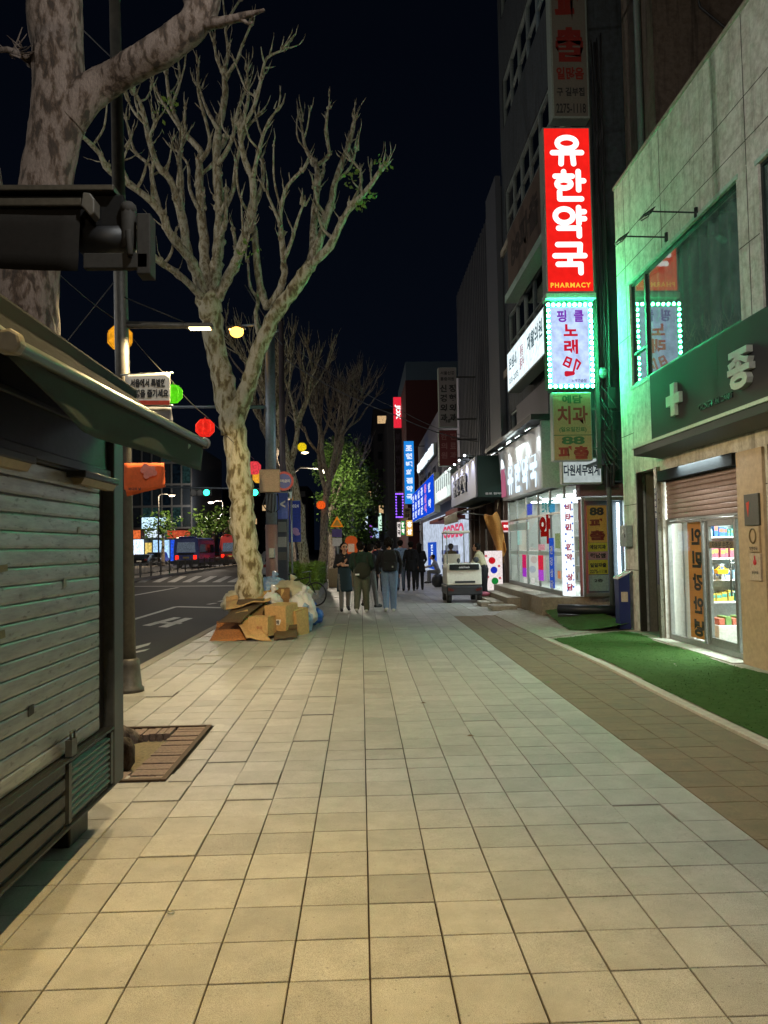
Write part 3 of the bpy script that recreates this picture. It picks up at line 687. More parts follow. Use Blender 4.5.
o = sheet(MB(), a, b, c, d, .02).build('cloth', om, t); o.modifiers.new('thick', 'SOLIDIFY').thickness = -.004
fl = MB()
for i in range(9):
    p = atY(148 + 7 * math.cos(i * 2.4) * (i / 9) ** .5, 471 + 6 * math.sin(i * 2.4) * (i / 9) ** .5, 8.835 - i * .0006); fl.poly(disc(p, .035, 10))
fl.build('flower_print', S('pink print', '#e08878', .8, var=.2), t)
put_text(MB(), '바다의 날', atY(135, 489, 8.83), XR, (0, 0, 1), w=.14, thick=.03).build('lettering', ink, t)
def lantern(px, py, Y, r, colr, label, tail=True):
    c = atY(px, py, Y); t = thing('paper_lantern', label, 'lantern', c, 'lit paper lanterns strung over the pavement')
    m = E('lantern ' + colr, colr, 1.0, var=.25, scale=4)
    mb = MB(); mb.tube([c + V(0, 0, z * r) for z in (-.92, -.9, -.4, .4, .9, .92)], [.05 * r, r * .55, r, r, r * .55, .05 * r], 8); o = mb.build('paper_body', m, t)
    for p in o.data.polygons: p.use_smooth = False
    rb = MB()
    for k_ in range(8):
        a_ = 2 * math.pi * k_ / 8; e = V(math.cos(a_), math.sin(a_), 0)
        rb.tube([c + e * r * .55 + V(0, 0, .9 * r), c + e * r * 1.01 + V(0, 0, .4 * r), c + e * r * 1.01 + V(0, 0, -.4 * r), c + e * r * .55 + V(0, 0, -.9 * r)], r * .02, 4)
    rb.tube([c + V(0, 0, r * .9), c + V(0, 0, r * 1.2)], r * .03, 5); rb.build('rib_frame', S('lantern rib ' + colr, tuple(x * .4 for x in lin(colr)), .7), t)
    if tail:
        MB().tube([c - V(0, 0, r * .92), c - V(0, 0, r * 1.1), c - V(0, 0, r * 1.9)], [r * .06, r * .1, r * .16], 8).build('tassel', E('tassel ' + colr, colr, .35), t)
    return c
l1 = lantern(120, 338, 9.6, .155, '#f0a020', 'large yellow orange lantern partly hidden by the lamp post', False)
mb = MB(); c = l1; sheet(mb, c + V(-.16, -.02, -.05), c + V(-.06, -.05, -.02), c + V(-.1, -.06, -.12), c + V(-.18, -.03, -.2), .02); 
l2 = lantern(173, 394, 10.2, .125, '#58d018', 'bright green lantern beside the white lettered banner', False)
l3 = lantern(205, 428, 10.8, .13, '#e8281c', 'red lantern with white tassel beyond the awning tip')
l4 = lantern(254, 468, 21, .19, '#e04048', 'pinkish red lantern beside the grey utility pole', False)
l5 = lantern(259, 477, 24, .2, '#f0a830', 'amber lantern beside the junction box on the pole', False)
for i, (px, py, cl, lb) in enumerate(((302, 447, '#e8c818', 'small yellow lantern among the far bare branches'), (294, 497, '#f09818', 'small amber lantern in front of the pale far trunk'), (321, 505, '#e8581c', 'small orange lantern beside the dark far trunk'))):
    lantern(px, py, 30, .17, cl, lb, False)
def cable(name, pts, r, label, n=14, sag=.0):
    P = [Vector(p) for p in pts]; out = []
    for a, b in zip(P[:-1], P[1:]):
        for i in range(n): f = i / n; out.append(a.lerp(b, f) - V(0, 0, sag * 4 * f * (1 - f)))
    out.append(P[-1]); return MB().tube(out, r, 5).build(name, S('pale cable', (.16, .16, .17), .6) if 'overhead' in name else S('cable rubber', (.03, .03, .033), .6), label=label, cat='cable')
cable('lantern_cable', [atY(60, 275, 8.8), l1 + V(0, 0, .2), l2 + V(0, 0, .16), l3 + V(0, 0, .18), l4 + V(0, 0, .25)], .006, 'thin cable the coloured lanterns hang from', sag=.03)
cable('wire', [atY(60, 350, 8.9), atY(114, 282, 8.9)], .006, 'thin stay wire crossing below the raised awning')
cable('wire', [atY(78, 25, 8.9), atY(112, 58, 8.9)], .008, 'short wire from the big trunk to the lamp post top')
cable('overhead_wire', [atY(286, 360, 24), atY(395, 415, 27), atY(480, 442, 30)], .018, 'pale overhead wire running across the street to the shops', sag=.15)
cable('overhead_wire', [atY(300, 352, 26), atY(400, 410, 29), atY(470, 437, 33)], .012, 'thinner overhead wire above the pale one', sag=.15)
cable('wire', [atY(245, 285, 14.6), atY(282, 345, 18.9)], .01, 'dark wire slanting past the fork of the bare tree')
# ------------------------------------------------------------------ plane trees
def bark(name, pale, olive, brown, scale=1.0, bump=.8, crack=.8):
    m, nt = newmat(name); b = N(nt, 'ShaderNodeBsdfPrincipled'); o = N(nt, 'ShaderNodeOutputMaterial')
    p = pos_node(nt, (5 * scale, 5 * scale, 2.0 * scale)); n = N(nt, 'ShaderNodeTexNoise'); n.inputs['Detail'].default_value = 4; n.inputs['Roughness'].default_value = .55; n.inputs['Distortion'].default_value = .25
    nt.links.new(p.outputs[0], n.inputs['Vector'])
    r = N(nt, 'ShaderNodeValToRGB'); r.color_ramp.interpolation = 'EASE'; e = r.color_ramp.elements
    e[0].position = .385; e[0].color = (*lin(brown), 1); e[1].position = .56; e[1].color = (*lin(pale), 1)
    x = e.new(.455); x.color = (*lin(olive), 1); x = e.new(.49); x.color = (*tuple(.5 * (a + c) for a, c in zip(lin(olive), lin(pale))), 1)
    nt.links.new(n.outputs[0], r.inputs[0])
    p2 = pos_node(nt, (22 * scale, 22 * scale, 9 * scale)); n2 = N(nt, 'ShaderNodeTexNoise'); n2.inputs['Detail'].default_value = 6; n2.inputs['Roughness'].default_value = .7
    nt.links.new(p2.outputs[0], n2.inputs['Vector'])
    r2 = N(nt, 'ShaderNodeValToRGB'); r2.color_ramp.elements[0].position = .35; r2.color_ramp.elements[1].position = .62
    r2.color_ramp.elements[0].color = (.42, .4, .36, 1); r2.color_ramp.elements[1].color = (1, 1, 1, 1); nt.links.new(n2.outputs[0], r2.inputs[0])
    mu = N(nt, 'ShaderNodeMix', data_type='RGBA', blend_type='MULTIPLY'); mu.inputs['Factor'].default_value = crack
    nt.links.new(r.outputs[0], mu.inputs['A']); nt.links.new(r2.outputs[0], mu.inputs['B']); nt.links.new(mu.outputs['Result'], b.inputs['Base Color'])
    b.inputs['Roughness'].default_value = .85
    ad = N(nt, 'ShaderNodeMath', operation='ADD'); nt.links.new(r.outputs[0], ad.inputs[0]); nt.links.new(n2.outputs[0], ad.inputs[1])
    bp = N(nt, 'ShaderNodeBump'); bp.inputs['Strength'].default_value = bump; bp.inputs['Distance'].default_value = .03
    nt.links.new(ad.outputs[0], bp.inputs['Height']); nt.links.new(bp.outputs[0], b.inputs['Normal']); nt.links.new(b.outputs[0], o.inputs[0]); return m
bark_pale = bark('plane bark', '#cdc6ac', '#a0956f', '#74664a', .40, .3, .4)
bark_limb = bark('limb bark', '#c6c0ac', '#a39a7e', '#857a62', .7, .3)
bark_big = bark('old plane bark', '#75665d', '#4d3c2f', '#33271e', .62, .6, .6)
bark_dark = bark('far bark', '#a89b88', '#86796a', '#5c5042', .8, .6)
def smooth(pts, rad, k=4):
    """Catmull-Rom through the given points"""
    P = [pts[0]] + list(pts) + [pts[-1]]; RR = [rad[0]] + list(rad) + [rad[-1]]; op = []; orr = []
    for i in range(1, len(P) - 2):
        for j in range(k):
            t = j / k; t2, t3 = t * t, t * t * t
            f = lambda a, b, c, d: .5 * (2 * b + (c - a) * t + (2 * a - 5 * b + 4 * c - d) * t2 + (-a + 3 * b - 3 * c + d) * t3)
            op.append(f(P[i - 1], P[i], P[i + 1], P[i + 2])); orr.append(max(.004, f(RR[i - 1], RR[i], RR[i + 1], RR[i + 2])))
    op.append(P[-2]); orr.append(RR[-2]); return op, orr
def limb(mb, pts, rad, n=10, rough=.05, knob=.0, k=4, seed=None):
    p, r = smooth([Vector(q) for q in pts], rad, k); seed = seed if seed is not None else random.random() * 50
    rr = []
    for i, (q, x) in enumerate(zip(p, r)):
        rr.append(x * (1 + rough * 2 * noise.noise(Vector((seed, i * .7, 0))) + (knob if (i * 7 + int(seed)) % 5 == 0 else 0)))
        p[i] = q + Vector((noise.noise(Vector((i * .6, seed, 1))), noise.noise(Vector((i * .6, seed, 5))), 0)) * x * .35
    mb.tube(p, rr, n, wob=.16, seed=seed); return p, rr
def sprout(mb, p, d, ln, r, rnd, n=5):
    d = (d + Vector((rnd.uniform(-.5, .5), rnd.uniform(-.5, .5), rnd.uniform(-.1, .6)))).normalized()
    q = p + d * ln * .5 + Vector((rnd.uniform(-.05, .05),) * 3) * ln; e = q + (d + Vector((rnd.uniform(-.3, .3), rnd.uniform(-.3, .3), .35))).normalized() * ln * .5
    mb.tube([p, q, e], [r, r * .75, r * .3], n); return e, (e - q).normalized()
# -- the bare pollarded tree over the cardboard: limbs read off the photograph, spread in depth
TY = 15.3; UN = TY / FPX
rnd = random.Random(11)
t = thing('bare_plane_tree', 'pollarded bare plane tree with pale mottled trunk rising from the cardboard heap', 'tree', (atY(249, 600, TY).x, TY, 0))
tr = MB(); crown = MB()
def along(px, d0, d1):
    n = len(px); return [atY(x, y, TY + d0 + (d1 - d0) * i / max(1, n - 1)) for i, (x, y) in enumerate(px)]
base = atY(250, 612, TY)
T = [V(base.x, TY, -.05), V(base.x, TY, .12)] + along([(249, 590), (247, 560), (243, 518), (239, 480), (235, 440), (228, 405), (222, 375), (216, 345), (211, 315), (208, 296)], 0, 0)
limb(tr, T, [.44, .31, .265, .25, .245, .24, .245, .24, .22, .215, .23, .25], 20, .05, k=5, seed=3.3)
limb(tr, along([(231, 432), (240, 408), (250, 378), (261, 345), (275, 315), (293, 290), (306, 272), (312, 262)], 0, -.9), [.21, .18, .155, .145, .14, .135, .125, .11], 16, .05, k=5, seed=9)
tr.build('trunk', bark_pale, t)
B = [ # pixels, depth at start and end, radii in px at start and end
 ([(312, 264), (330, 246), (347, 212), (367, 190), (382, 168)], -.9, -1.6, 5, 2.2), ([(310, 268), (317, 246), (330, 208), (336, 179), (350, 140), (355, 117)], -.9, -.2, 5.5, 2),
 ([(309, 270), (313, 246), (315, 208), (318, 175), (314, 162)], -.9, .6, 5, 3), ([(314, 164), (305, 146), (301, 121)], .6, 1, 2.8, 1.3), ([(316, 166), (329, 154), (326, 133), (328, 108)], .6, .3, 2.8, 1.3),
 ([(335, 182), (350, 168), (356, 150)], -.3, -.6, 2, 1), ([(345, 216), (362, 180), (352, 160)], -1.3, -1, 2, 1),
 ([(268, 308), (260, 285), (254, 233), (253, 212), (263, 180), (262, 160)], -.4, .5, 5, 1.8), ([(272, 304), (283, 282), (284, 262), (281, 233), (281, 208), (288, 186), (302, 170)], -.4, -1.4, 4.5, 1.6),
 ([(283, 262), (292, 240), (297, 222), (303, 205)], -1, -1.5, 2.4, 1.1), ([(281, 225), (272, 205), (266, 190)], -1.1, -1.1, 2, 1),
 ([(210, 300), (216, 270), (218, 250), (220, 208), (217, 175), (217, 140), (225, 96), (224, 71)], 0, .8, 8, 3), ([(224, 74), (217, 58), (213, 40)], .8, 1, 2.6, 1.2), ([(224, 80), (236, 62), (242, 46), (251, 25)], .8, .4, 2.8, 1.2),
 ([(224, 72), (228, 52), (226, 25), (240, 0)], .8, 1.2, 2.6, 1.3), ([(218, 165), (232, 140), (238, 110), (246, 90)], .4, -.3, 3, 1.3), ([(219, 130), (206, 108), (200, 88)], .5, .9, 2.6, 1.1),
 ([(213, 305), (224, 285), (236, 262), (243, 240), (251, 217), (253, 183), (243, 154), (240, 125)], 0, -1.3, 6.5, 2.6), ([(241, 130), (255, 104), (261, 79), (267, 58), (284, 50)], -1.3, -1.7, 2.6, 1.1), ([(240, 128), (248, 100), (247, 71)], -1.3, -.9, 2.4, 1.1),
 ([(253, 178), (259, 150), (267, 125), (277, 110)], -1, -1.5, 2.6, 1.1), ([(220, 215), (233, 190), (237, 160), (246, 130), (256, 118)], .2, -.5, 3.4, 1.4),
 ([(207, 298), (205, 270), (204, 246), (201, 208), (199, 167), (200, 150), (181, 129), (170, 100), (166, 72)], 0, 1.4, 7, 2), ([(179, 127), (160, 98), (149, 75)], 1, 1.5, 2.2, 1), ([(201, 160), (209, 146), (207, 125), (198, 92), (199, 62)], .6, 1, 3, 1.1),
 ([(202, 215), (190, 190), (188, 165), (176, 150)], .4, .9, 2.6, 1.1), ([(172, 104), (180, 82), (178, 60)], 1.2, 1.4, 2, 1),
 ([(205, 298), (196, 272), (187, 250), (180, 208), (170, 179), (155, 160), (142, 108), (133, 92)], 0, -1.4, 6.5, 1.8), ([(180, 210), (182, 178), (178, 160), (183, 140)], -.7, -1, 2.8, 1.1), ([(155, 160), (150, 138), (156, 120)], -1.1, -1.3, 2, 1), ([(146, 125), (134, 112), (128, 100)], -1.3, -1.4, 1.8, .9),
 ([(206, 300), (195, 268), (183, 250), (170, 233), (158, 208), (130, 184), (109, 171), (97, 150), (82, 136)], -.1, -2, 6, 2), ([(159, 208), (152, 180), (150, 166), (134, 150), (126, 118)], -1, -.6, 3, 1.1), ([(130, 184), (122, 165), (128, 148)], -1.4, -1.5, 2, 1),
 ([(207, 303), (192, 287), (174, 271), (155, 258), (148, 246), (122, 234), (97, 238)], -.1, -1.6, 5, 1.8), ([(148, 246), (140, 230), (120, 214)], -.9, -1, 2.2, 1),
 ([(236, 262), (246, 246), (250, 232)], -.6, -.9, 2.2, 1), ([(262, 345), (256, 318), (258, 300), (250, 286), (248, 262)], -.1, .4, 3, 1.1)]
for px, d0, d1, r0, r1 in B:
    n = len(px); rr = [(r0 + (r1 - r0) * i / (n - 1)) * UN * .86 for i in range(n)]
    p, r = limb(crown, along(px, d0, d1), rr, 8, .10, .14)
    # short shoots around the pruned ends and along the upper limb
    tip = p[-1]; d = (p[-1] - p[-3]).normalized()
    crown.ball(tip, r[-1] * 1.7, 7, 5, lambda d: 1 + .3 * noise.noise(d * 3))
    for _ in range(rnd.randint(4, 6)):
        e, dd = sprout(crown, tip + V(rnd.uniform(-.05, .05), rnd.uniform(-.05, .05), 0), d, rnd.uniform(.14, .4), rnd.uniform(.015, .024), rnd)
        if rnd.random() < .6: sprout(crown, e, dd, rnd.uniform(.12, .25), .011, rnd, 4)
    for i in range(len(p) // 3, len(p) - 2, 2):
        if rnd.random() < .30 and r[i] > .03:
            sd = Vector((rnd.uniform(-.7, .7), rnd.uniform(-.8, .8), rnd.uniform(.5, 1.1))).normalized(); ln = rnd.uniform(.45, 1.15); ra = max(.02, r[i] * .5)
            e1 = p[i] + sd * ln * .45 + V(rnd.uniform(-.08, .08), 0, 0); e2 = e1 + (sd * .5 + V(rnd.uniform(-.2, .2), rnd.uniform(-.2, .2), .8)).normalized() * ln * .55
            limb(crown, [p[i], e1, e2], [ra, ra * .85, ra * .7], 7, .1, .2); crown.ball(e2, ra * 1.3, 7, 5)
            for _ in range(rnd.randint(2, 4)): sprout(crown, e2, (e2 - e1).normalized(), rnd.uniform(.12, .35), rnd.uniform(.012, .018), rnd)
    for i in range(len(p) // 3, len(p) - 1):
        if rnd.random() < .55:
            sd = Vector((rnd.uniform(-1, 1), rnd.uniform(-1, 1), rnd.uniform(-.1, .8))).normalized()
            crown.ball(p[i] + sd * r[i] * .7, r[i] * rnd.uniform(.6, 1.0), 7, 5)
            e, dd = sprout(crown, p[i] + sd * r[i], sd + d * .7, rnd.uniform(.06, .28), rnd.uniform(.012, .02), rnd)
            if rnd.random() < .5: sprout(crown, e, dd, rnd.uniform(.15, .35), .006, rnd, 4)
crown.build('crown', bark_limb, t)
lf = MB(); leafm = S('young leaf', '#6f8a36', .6, var=.3)
def leaf(mb, c, s, rnd):
    u = Vector((rnd.uniform(-1, 1), rnd.uniform(-1, 1), rnd.uniform(-.6, .6))).normalized(); v = u.orthogonal().normalized()
    v = Matrix.Rotation(rnd.uniform(0, 6.28), 3, u) @ v
    mb.add([c - u * s, c + v * s * .55 + u * s * .1, c + u * s, c - v * s * .55 + u * s * .1], [(0, 1, 2), (0, 2, 3)])
for _ in range(140):
    cx, cy, sx_, sy_ = rnd.choice([(383, 165, 7, 9), (360, 205, 6, 6), (371, 196, 5, 5), (352, 178, 10, 8), (168, 100, 14, 20), (246, 250, 10, 10)])
    leaf(lf, atY(rnd.gauss(cx, sx_ * .6), rnd.gauss(cy, sy_ * .6), TY - 1.5 + rnd.uniform(-.4, .4)), rnd.uniform(.03, .065), rnd)
lf.build('leaves', leafm, t)
# -- the big old trunk in the pit behind the kiosk
t = thing('old_plane_tree', 'massive old plane tree with flaking brown bark rising behind the kiosk', 'tree', (-2.5, 6.3, 0))
BY = 6.35; bu = BY / FPX
def bp(x, y, d=0): return atY(x, y, BY + d)
tr = MB()
P, RAD = smooth([V(-2.55, 6.3, -.1), V(-2.55, 6.3, .25), V(-2.6, 6.3, 1.2), V(-2.68, 6.33, 2.4), bp(26, 300), bp(38, 225), bp(50, 165), bp(58, 110), bp(58, 60), bp(55, 20), bp(50, -60), bp(40, -180)], [.46, .37, .31, .28, .25, .225, .20, .21, .20, .22, .20, .17], 6)
def rough_trunk(mb, P, RAD, n, seed):
    p2 = []; vs = []; ref = None
    mb.tube(P, RAD, n)
    k = len(mb.v) - len(P) * n
    for i in range(len(P)):
        for j in range(n):
            v = Vector(mb.v[k + i * n + j]); c = P[i]
            d = (v - c); f = noise.noise(v * 5.0 + Vector((seed, 0, 0))) * .07 + noise.noise(Vector((v.x * 16, v.y * 16, v.z * 5))) * .025
            # flaking plates: small sharp steps
            f += .035 * (1 if noise.noise(Vector((v.x * 6, v.y * 6, v.z * 2.6 + seed))) > .12 else 0)
            mb.v[k + i * n + j] = tuple(c + d * (1 + f))
Pd, Rd = smooth(P, RAD, 3)
rough_trunk(tr, Pd, Rd, 64, 2.0)
tr.build('trunk', bark_big, t)
cr = MB()
P, RAD = smooth([bp(66, 118), bp(84, 98), bp(105, 83), bp(135, 66, -.1), (bp(160, 50, -.2)), bp(180, 36, -.25), bp(195, 22, -.3), bp(203, 0, -.3), bp(212, -60, -.2)], [.17, .15, .13, .13, .13, .125, .12, .135, .11], 8)
Pd, Rd = smooth(P, RAD, 2); rough_trunk(cr, Pd, Rd, 40, 7.0)
limb(cr, [bp(198, 24, -.3), bp(220, 22, -.4), bp(240, 17, -.5), bp(264, 10, -.6)], [.06, .04, .03, .012], 8)
limb(cr, [bp(240, 18, -.5), bp(250, 24, -.5), bp(255, 14, -.5)], [.02, .012, .006], 6)
limb(cr, [bp(34, 62), bp(22, 56, -.1), bp(8, 50, -.2), bp(-12, 52, -.2)], [.05, .03, .025, .02], 8, .1, .25)
for _ in range(16):
    sprout(cr, bp(rnd.uniform(0, 28), rnd.uniform(48, 60), -.15), Vector((rnd.uniform(-1, 1), -.3, rnd.uniform(-.5, 1))), rnd.uniform(.08, .2), .008, rnd, 4)
limb(cr, [bp(20, 320), bp(0, 250, .1), bp(-8, 215, .1), bp(-20, 150, .1), bp(-60, 40, .2)], [.2, .16, .13, .12, .1], 14, .05)
limb(cr, [bp(200, 10, -.3), bp(190, -20, -.2), bp(180, -80, 0)], [.12, .08, .05], 10)
cr.build('crown', bark_big, t)
rt = MB()
limb(rt, [V(-2.5, 6.1, .2), V(-2.2, 5.9, .1), V(-1.95, 5.75, -.08)], [.22, .15, .08], 12, .1); limb(rt, [V(-2.45, 6.5, .2), V(-2.15, 6.75, .02), V(-1.95, 6.85, -.08)], [.2, .12, .06], 12, .1)
rt.ball((-1.80, 5.95, .06), (.06, .08, .13), 12, 8, lambda d: 1 + .25 * noise.noise(d * 2.5))
rt.build('root', bark_big, t)
# -- far bare trees, grown by rule
def bare_tree(label, base, hgt, r, seed, lean=(0, 0), levels=4, spread=.5, mat=bark_dark, fork=.3, group=None):
    rn = random.Random(seed); t = thing('bare_plane_tree', label, 'tree', base); tr = MB(); cr = MB(); b = Vector(base)
    f = b + V(lean[0], lean[1], hgt * fork)
    limb(tr, [b - V(0, 0, .05), b + V(0, 0, .3), b.lerp(f, .5) + V(rn.uniform(-.1, .1), 0, 0), f], [r * 1.35, r * 1.05, r * .9, r * .85], 14, .06)
    tr.build('trunk', mat, t)
    def grow(p, d, ln, rad, lv):
        m = p + d * ln * .5 + Vector((rn.uniform(-.08, .08), rn.uniform(-.08, .08), 0)) * ln; d2 = (d + Vector((rn.uniform(-.25, .25), rn.uniform(-.25, .25), .22))).normalized(); e = m + d2 * ln * .5
        limb(cr, [p, m, e], [rad, rad * .85, rad * .68], 6 if lv > 1 else 8, .1, .12, 3)
        if lv >= levels:
            for _ in range(4): sprout(cr, e, d2, rn.uniform(.4, .9), .016, rn, 4)
            return
        for i in range(rn.choice([2, 3, 3]) if lv else 5):
            a = rn.uniform(0, 6.28); dd = (d2 + Vector((math.cos(a), math.sin(a), rn.uniform(0, .3))) * spread * rn.uniform(.6, 1.2)).normalized()
            grow(e if rn.random() < .7 else m.lerp(e, .5), dd, ln * rn.uniform(.62, .85), rad * .62, lv + 1)
    grow(f - V(0, 0, .2), Vector((lean[0] * .3, lean[1] * .3, 1)).normalized(), hgt * .2, r * .8, 0)
    cr.build('crown', mat, t); return t
FG = 'bare trees farther down the pavement'
bare_tree('bare tree with pale spotted trunk standing at the hedge', (atY(308, 570, 27).x, 27, 0), 10.4, .20, 4, (-.25, 0), 4, .42, bark('hedge bark', '#d2c7aa', '#a2946f', '#6a5a40', .9, .6))
bare_tree('bare tree with dark trunk right behind the pale spotted one', (atY(321, 570, 30).x, 30, 0), 11.2, .20, 9, (.15, .3), 4, .48, fork=.2)
bare_tree('slender bare tree left of the far blue banner', (atY(292, 570, 36).x, 36, 0), 13.5, .25, 15, (-.3, 0), 3, .5)
bare_tree('distant bare tree with thin dark trunk behind the warning sign', (atY(347, 560, 47).x, 47, 0), 10, .25, 21, (.2, 0), 3, .5)
# -- leafy trees
leafg = S('tree leaf', '#4a6a22', .6, var=.45, scale=.9, bump=0)
def leafy_tree(label, base, clumps, r, seed, n, size, name='leafy_tree', tall=3.5):
    rn = random.Random(seed); t = thing(name, label, 'tree', base); b = Vector(base); tr = MB(); cr = MB()
    top = b + V(0, 0, tall); limb(tr, [b - V(0, 0, .05), b.lerp(top, .5), top], [r * 1.2, r, r * .8], 12)
    cs = [Vector(c[:3]) for c in clumps]
    for c in cs: limb(tr, [top - V(0, 0, .3), top.lerp(c, .5) + V(0, 0, .2), c], [r * .5, r * .3, r * .1], 6)
    tr.build('trunk', bark_dark, t)
    for c, q in zip(cs, clumps):
        R = q[3]; subs = []
        for _ in range(16):
            d = Vector((rn.gauss(0, 1), rn.gauss(0, 1), rn.gauss(0, 1))).normalized(); subs.append((c + d * R * rn.uniform(.4, 1.0), R * rn.uniform(.2, .42)))
        for _ in range(int(n * R * R)):
            s, sr = rn.choice(subs); d = Vector((rn.gauss(0, 1), rn.gauss(0, 1), rn.gauss(0, .8))) * .6
            leaf(cr, s + d * sr - V(0, 0, rn.random() ** 2 * .5), size * rn.uniform(.6, 1.3), rn)
    cr.build('crown', leafg, t); return t
def cl(px, py, Y, r): v = atY(px, py, Y); return (v.x, v.y, v.z, r)
Y = 40
leafy_tree('green leafy tree lit from the street beyond the bare trees', (atY(331, 560, Y).x, Y, 0), [cl(340, 452, Y, 1.0), cl(350, 470, Y - 1, 1.1), cl(336, 490, Y, 1.1), cl(353, 500, Y, .9), cl(330, 468, Y + 1, .9), cl(335, 518, Y, .8), cl(346, 525, Y + .5, .8)], .2, 5, 1050, .085)
Y = 62
leafy_tree('tall dim tree farther down behind the lit green tree', (atY(357, 550, Y).x, Y, 0), [cl(362, 505, Y, 2.0), cl(355, 480, Y, 2.2), cl(366, 530, Y, 1.6), cl(350, 525, Y, 1.8), cl(345, 460, Y, 2.0)], .25, 6, 160, .18)
Y = 85
for i, (x, y, r, lb) in enumerate(((203, 525, 1.7, 'low yellow green tree in the far traffic island'), (213, 520, 1.6, 'bushy tree right of the low yellow green one'), (226, 522, 1.6, 'bushy tree half hidden behind the pale trunk'), (163, 522, 1.9, 'thin tree before the glass building across the road'))):
    leafy_tree(lb, (atY(x, 550, Y).x, Y, 0), [cl(x - 3, y, Y, r), cl(x + 4, y - 4, Y, r * .8), cl(x, y + 6, Y, r * .8)], .18, 30 + i, 70, .2, 'street_tree', 3)
# ------------------------------------------------------------------ right side: the white concrete building with the half shuttered pharmacy
def stained_wall(name, c, dirt, streak=.75):
    m, nt = newmat(name); b = N(nt, 'ShaderNodeBsdfPrincipled'); o = N(nt, 'ShaderNodeOutputMaterial')
    p = pos_node(nt, (1.5, 1.5, .12)); n = N(nt, 'ShaderNodeTexNoise'); n.inputs['Detail'].default_value = 7; n.inputs['Roughness'].default_value = .65; nt.links.new(p.outputs[0], n.inputs['Vector'])
    r = N(nt, 'ShaderNodeValToRGB'); r.color_ramp.elements[0].position = .28; r.color_ramp.elements[1].position = .5
    r.color_ramp.elements[0].color = (*[x * (1 - streak * .6) for x in lin(dirt)], 1); r.color_ramp.elements[1].color = (*lin(c), 1); nt.links.new(n.outputs[0], r.inputs[0])
    p2 = pos_node(nt, 1.7); n2 = N(nt, 'ShaderNodeTexNoise'); n2.inputs['Detail'].default_value = 8; n2.inputs['Roughness'].default_value = .72; nt.links.new(p2.outputs[0], n2.inputs['Vector'])
    r2 = N(nt, 'ShaderNodeValToRGB'); r2.color_ramp.elements[0].position = .36; r2.color_ramp.elements[1].position = .6
    r2.color_ramp.elements[0].color = (.62, .6, .57, 1); r2.color_ramp.elements[1].color = (1, 1, 1, 1); nt.links.new(n2.outputs[0], r2.inputs[0])
    mu = N(nt, 'ShaderNodeMix', data_type='RGBA', blend_type='MULTIPLY'); mu.inputs['Factor'].default_value = 1
    nt.links.new(r.outputs[0], mu.inputs['A']); nt.links.new(r2.outputs[0], mu.inputs['B']); nt.links.new(mu.outputs['Result'], b.inputs['Base Color'])
    b.inputs['Roughness'].default_value = .75; bp = N(nt, 'ShaderNodeBump'); bp.inputs['Strength'].default_value = .3; bp.inputs['Distance'].default_value = .01
    p3 = pos_node(nt, 45); n3 = N(nt, 'ShaderNodeTexNoise'); nt.links.new(p3.outputs[0], n3.inputs['Vector']); nt.links.new(n3.outputs[0], bp.inputs['Height']); nt.links.new(bp.outputs[0], b.inputs['Normal'])
    nt.links.new(b.outputs[0], o.inputs[0]); _mats[name] = m; return m
alu = S('aluminium frame', '#9b9d9a', .35, .75, var=.2, scale=5)
dark_frame = S('dark window frame', '#1f2a28', .45, .3, var=.2)
win_glass = GLASS('window glass', (.9, .97, .95), .01, 1.5, .8, .17)
shop_glass = GLASS('shop glass', (.95, .98, .97), .015, .7, .93)
white_s = S('white enamel', (.78, .78, .76), .4, var=.12)
def fx(X): return lambda u, v, d: (X + d, u, v)
t = thing('commercial_building', 'pale stained concrete building with green lit upstairs window and dark green shop fascia', 'building', (5, 9, 0))
HOLES = [(9.72, 13.74, 4.45, 6.33), (5.2, 9.17, 4.42, 6.27), (9.98, 12.55, 0.01, 2.78), (12.74, 13.72, .01, 2.86), (5.2, 9.22, .01, 2.78)]
wl = MB(); wallgrid(wl, fx(5.0), (1.0, 14.4, 0, 8.40), HOLES, .16)
wl.quad((5, 14.4, 0), (5, 14.4, 8.4), (12, 14.4, 8.4), (12, 14.4, 0)); wl.quad((5, 1, 0), (12, 1, 0), (12, 1, 8.4), (5, 1, 8.4)); wl.quad((5, 1, 8.4), (12, 1, 8.4), (12, 14.4, 8.4), (5, 14.4, 8.4))
wall = wl.build('wall', stained_wall('stained plaster', '#d6d4ca', '#aeaba0', .45), t)
MB().box((4.975, 1, 8.402), (5.25, 14.42, 8.47)).build('parapet_cap', concrete, t, .01)
jt = MB()
for y in (2.5, 5.0, 7.4, 9.45, 12.2, 13.9):
    jt.box((4.998, y - .008, 6.4), (5.004, y + .008, 8.39))
for y in (9.45, 13.9): jt.box((4.998, y - .007, 4.45), (5.004, y + .007, 6.39))
for z in (7.3, 6.72): jt.box((4.998, 1, z - .006), (5.0045, 14.39, z + .006))
for z in (5.4,): jt.box((4.998, 9.19, z - .006), (5.004, 9.7, z + .006)); jt.box((4.998, 13.76, z - .006), (5.004, 14.39, z + .006))
for z in (1.1, 2.3, 3.6): jt.box((4.998, 13.74, z - .006), (5.004, 14.39, z + .006)); jt.box((4.998, 9.24, z - .006), (5.004, 9.96, z + .006)) if z < 2.7 else None
jt.build('panel_joint', S('joint shadow', '#4a473f', .9), t)
